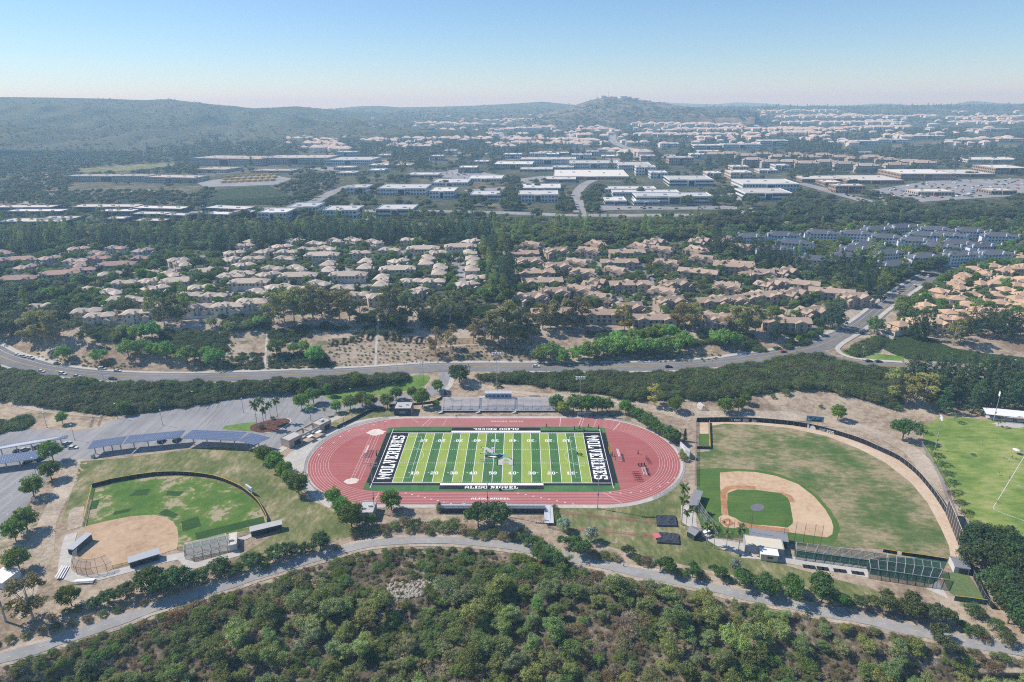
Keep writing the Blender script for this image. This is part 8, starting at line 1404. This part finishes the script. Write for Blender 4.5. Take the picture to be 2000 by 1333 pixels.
# dark bushes over the hills
def on_hill(ob, n, seed, h):
    V = np.empty(len(ob.data.vertices)*3, np.float32); ob.data.vertices.foreach_get('co', V); V = V.reshape(-1, 3); gg = np.random.default_rng(seed); i = gg.integers(0, len(V), n); P = V[i]+gg.normal(size=(n, 3))*np.array([12, 12, 0]); P[:, 2] -= 1; m = fbm(P[:, 0]/220, P[:, 1]/220, seed) > .42; return P[m], gg.uniform(.6, 1.4, int(m.sum()))*h/7.4
for nm, n, h in (('hills.002', 4500, 5), ('hills.001', 1200, 7), ('hills.003', 1500, 8)):
    ob = bpy.data.objects.get(nm)
    if ob: P, s = on_hill(ob, n, n, h); stuff('hill_scrub', P, size3(s, g, .8)*np.array([1.4, 1.4, 1]), [('oak_tree', 0, (.045, .055, .035)), ('oak_tree', 1, (.055, .065, .04))])
# ------------------------------------------------------------------ the creek wood in the foreground
g = np.random.default_rng(5); X = g.uniform(-175, 185, 30000); Y = g.uniform(-215, -40, 30000); Z = hxy(X, Y); px, py, z = proj(np.stack([X, Y, Z], 1)); pth = np.interp(px, [p[0] for p in PATH], [p[1] for p in PATH])
below = py > pth+17
wood = (py > np.interp(px, [-100, 300, 480, 560, 700, 860, 1000, 1150, 1300, 1500, 1700, 1850, 2100], [1420, 1330, 1250, 1190, 1165, 1168, 1150, 1165, 1165, 1195, 1245, 1300, 1390]))
bare = inpoly(px, py, [(755, 1136), (850, 1132), (856, 1160), (800, 1180), (750, 1176)]) | inpoly(px, py, [(400, 1262), (470, 1225), (490, 1215), (485, 1240), (430, 1275), (400, 1285)]) | inpoly(px, py, [(1685, 1240), (1715, 1240), (1715, 1256), (1690, 1256)]) | inpoly(px, py, [(1180, 1118), (1208, 1122), (1206, 1148), (1186, 1144)]) | inpoly(px, py, [(1800, 1268), (2050, 1310), (2050, 1345), (1830, 1340)]) & (g.uniform(size=len(px)) < .7)
ok = below & ~bare; P = np.stack([X, Y, Z], 1); gapm = fbm(X/17, Y/17, 31) > .4; wd = ok & wood & gapm; sb = ok & ~(wood & gapm)
wi = np.where(wd)[0]; wi = wi[thin(P[wi], 5.6)]; hw = g.uniform(4.2, 9.6, len(wi)); hw = np.minimum(hw, np.maximum(1.6, (py[wi]-pth[wi]-12)/(FOC/z[wi]*.8))); hw *= np.where(py[wi] > 1300, .85, 1)
WCOL = [jit(c, 1.15) for c in ((.085, .108, .048), (.102, .122, .056), (.066, .092, .032), (.108, .118, .042), (.08, .098, .05), (.056, .08, .028), (.125, .128, .045), (.11, .125, .08))]; WCOL = [tuple(.5*a+.5*b for a, b in zip(c, (.092, .122, .05))) for c in WCOL]; WN = ['grey-green', 'pale grey-green', 'deep green', 'olive', 'dusty green', 'dark green', 'yellow-green', 'silvery']
d = np.linalg.norm(P[wi]-CAM, axis=1); score = hw/d+((px[wi] < -20) | (px[wi] > 2020) | (py[wi]-hw*30 > 1340))*-1; o = np.argsort(-score)
def zone(x, y): return ('at the bottom left' if x < 620 else 'in the bottom centre' if x < 1260 else 'at the bottom right') if y > 1255 else ('below the bike path, left of the rocks' if x < 760 else 'below the rocks in the creek wood' if x < 1000 else 'in the creek wood right of centre' if x < 1450 else 'in the creek wood below the batting cages')
for i in o[:290]: c = int(g.integers(0, 8)); plant('willow_tree', Vector(P[wi[i]]), hw[i], WN[c]+' willow '+zone(px[wi[i]], py[wi[i]]), WCOL[c], parts=False, group='willows of the creek wood', wide=1.2)
r_ = o[290:]; stuff('creek_wood', P[wi[r_]], size3(hw[r_]/6.2, g)*np.array([1.2, 1.2, 1]), [('willow_tree', i % 5, WCOL[i]) for i in range(8)])
si = np.where(sb & (fbm(X/7, Y/7, 51) > .41))[0]; si = si[thin(P[si], 1.75)]; hs = g.uniform(.9, 2.9, len(si)); tall = fbm(P[si][:, 0]/14, P[si][:, 1]/14, 4); hs *= .5+tall*1.15; hs = np.minimum(hs, np.maximum(.5, (py[si]-pth[si]-12)/(FOC/z[si]*.8)))
BCOL = [(.066, .10, .032), (.085, .105, .045), (.05, .078, .028), (.115, .095, .06), (.095, .07, .045), (.15, .13, .105), (.10, .11, .06), (.078, .115, .03)]; BCOL = [tuple(.86*a+.14*b for a, b in zip(c, (.085, .11, .045))) for c in BCOL]; BN = ['green', 'olive', 'dark green', 'brown', 'rusty brown', 'dry grey', 'dusty', 'fresh green']
tone = fbm(P[si][:, 0]/22+9, P[si][:, 1]/22, 6); ci = np.where(tone < .45, g.choice([3, 4, 5, 6, 1], len(si)), g.choice([0, 1, 2, 7, 0, 6, 3], len(si))); d = np.linalg.norm(P[si]-CAM, axis=1); vis = (px[si] > -10) & (px[si] < 2010); o = np.argsort(-(hs/d*vis))
for i in o[:290]: x, y = px[si[i]], py[si[i]]; c = ci[i]; plant('bush' if c in (0, 1, 2, 7) else 'scrub_bush', Vector(P[si[i]]), hs[i], BN[c]+' bush '+('on the left scrub slope' if x < 480 else 'on the scrub slope left of the rocks' if x < 760 else 'above the rocks below the bike path' if x < 1050 else 'below the bike path right of centre' if x < 1500 else 'on the dry verge at the lower right'), BCOL[c], parts=False, cat='bush', group='bushes below the bike path', name='scrub_bush', wide=1.2)
r_ = o[290:]
for part in range(2): q = r_[(ci[r_] >= 3) & (ci[r_] <= 5)] if part else r_[(ci[r_] < 3) | (ci[r_] > 5)]; stuff('low_scrub', P[si[q]], size3(hs[q]/2.0, g)*np.array([1.25, 1.25, 1]), [('bush' if not part else 'scrub_bush', i % 4, BCOL[c]) for i, c in enumerate((3, 4, 5) if part else (0, 1, 2, 6, 7))])
gi = np.where(below & (g.uniform(size=len(px)) < .6))[0]; stuff('dry_undergrowth', P[gi], size3(g.uniform(.3, .8, len(gi)), g), [('scrub_bush', i, c) for i, c in enumerate(((.11, .10, .06), (.14, .12, .085), (.08, .085, .045)))])
rk = MB(); RKP = [(758, 1140), (800, 1137), (850, 1133), (853, 1152), (820, 1166), (775, 1174), (757, 1160)]
x, y = scatter_px(RKP, 330, 8); Pk = G(x, y)
for p in Pk:
    s = g.uniform(.35, .95); q = [(p[0]+s*g.uniform(.7, 1.2)*math.cos(a), p[1]+s*g.uniform(.7, 1.2)*math.sin(a)) for a in np.linspace(0, 6.28, 6, False)]; t_ = (p[0]+g.normal()*.1, p[1]+g.normal()*.1, p[2]+s*g.uniform(.7, 1.1)); rk.add([(*a, p[2]-.1) for a in q]+[(p[0]+(a[0]-p[0])*.7, p[1]+(a[1]-p[1])*.7, p[2]+s*.6) for a in q]+[t_], [(k, (k+1) % 6, 6+(k+1) % 6, 6+k) for k in range(6)]+[(6+k, 6+(k+1) % 6, 12) for k in range(6)])
rk.build('rubble', plain('pale_rock', (.38, .345, .29), .9, .2, 1.0), kind='stuff')
for x, y, lb in ((837, 1190, 'grey dead palm stump with hanging skirt beside the pale rocks'), (762, 1192, 'dark dead stump left of the pale rocks'), (1354, 1285, 'pale dead snag in the creek wood')):
    P0 = g1(x, y); t = reg(empty('dead_tree', P0), lb, 'dead tree', 'dead trees'); MB().bar((0, 0, -.2), (.1, 0, 6.5), .45, n=8, w2=.3).build('trunk', BARK, t); V = leaf_cloud(np.array([(0, 0, z) for z in np.linspace(2.5, 6, 8)]), np.linspace(.9, .5, 8), 40, .25, 3, 1.0, -.5); a = link('dead_fronds', cloud_mesh('dead_fronds', V), t); a.color = (.16, .14, .12, 1)
sheet('lookout_pad', [(1182, 1119), (1206, 1123), (1204, 1146), (1188, 1143)], .12, M_VERGE, 6, sm=2)
strip('sandy_gully', [(405, 1278), (440, 1255), (480, 1228)], 5, .1, M_VERGE)
# ================================================================== tell look-alike labels apart
ORD = 'first second third fourth fifth sixth seventh eighth ninth tenth eleventh twelfth thirteenth fourteenth fifteenth sixteenth seventeenth eighteenth nineteenth twentieth'.split()
STRIPS = {2: ('left half', 'right half'), 3: ('left third', 'middle third', 'right third'), 4: ('far left', 'left of middle', 'right of middle', 'far right'), 5: ('far left', 'left of middle', 'middle', 'right of middle', 'far right')}
bpy.context.view_layer.update(); by = {}
ALL = [o for o in ALL if o is not None]
for o in ALL: by.setdefault(o['label'], []).append(o)
def cpx(o):
    p = o.matrix_world.translation
    if p.length < 1e-6 and o.children: p = o.matrix_world @ Vector(o.children[0].bound_box[0])
    return float(proj(np.array(p))[0])
def number(lb, L):
    for k, o in enumerate(L): o['label'] = lb+(', left one of two' if len(L) == 2 and k == 0 else ', right one of two' if len(L) == 2 else ', %s from left' % ORD[k])
for lb, L in by.items():
    n = len(L)
    if n < 2: continue
    L = sorted(L, key=cpx); w_ = len(lb.split())
    if n <= 20 and w_ <= 12: number(lb, L)
    elif n <= 100 and w_ <= 11:
        s = max(2, -(-n//20)); names = STRIPS[s]
        for i in range(s): q = L[n*i//s:n*(i+1)//s]; number(lb+', '+names[i], q) if len(q) > 1 else None
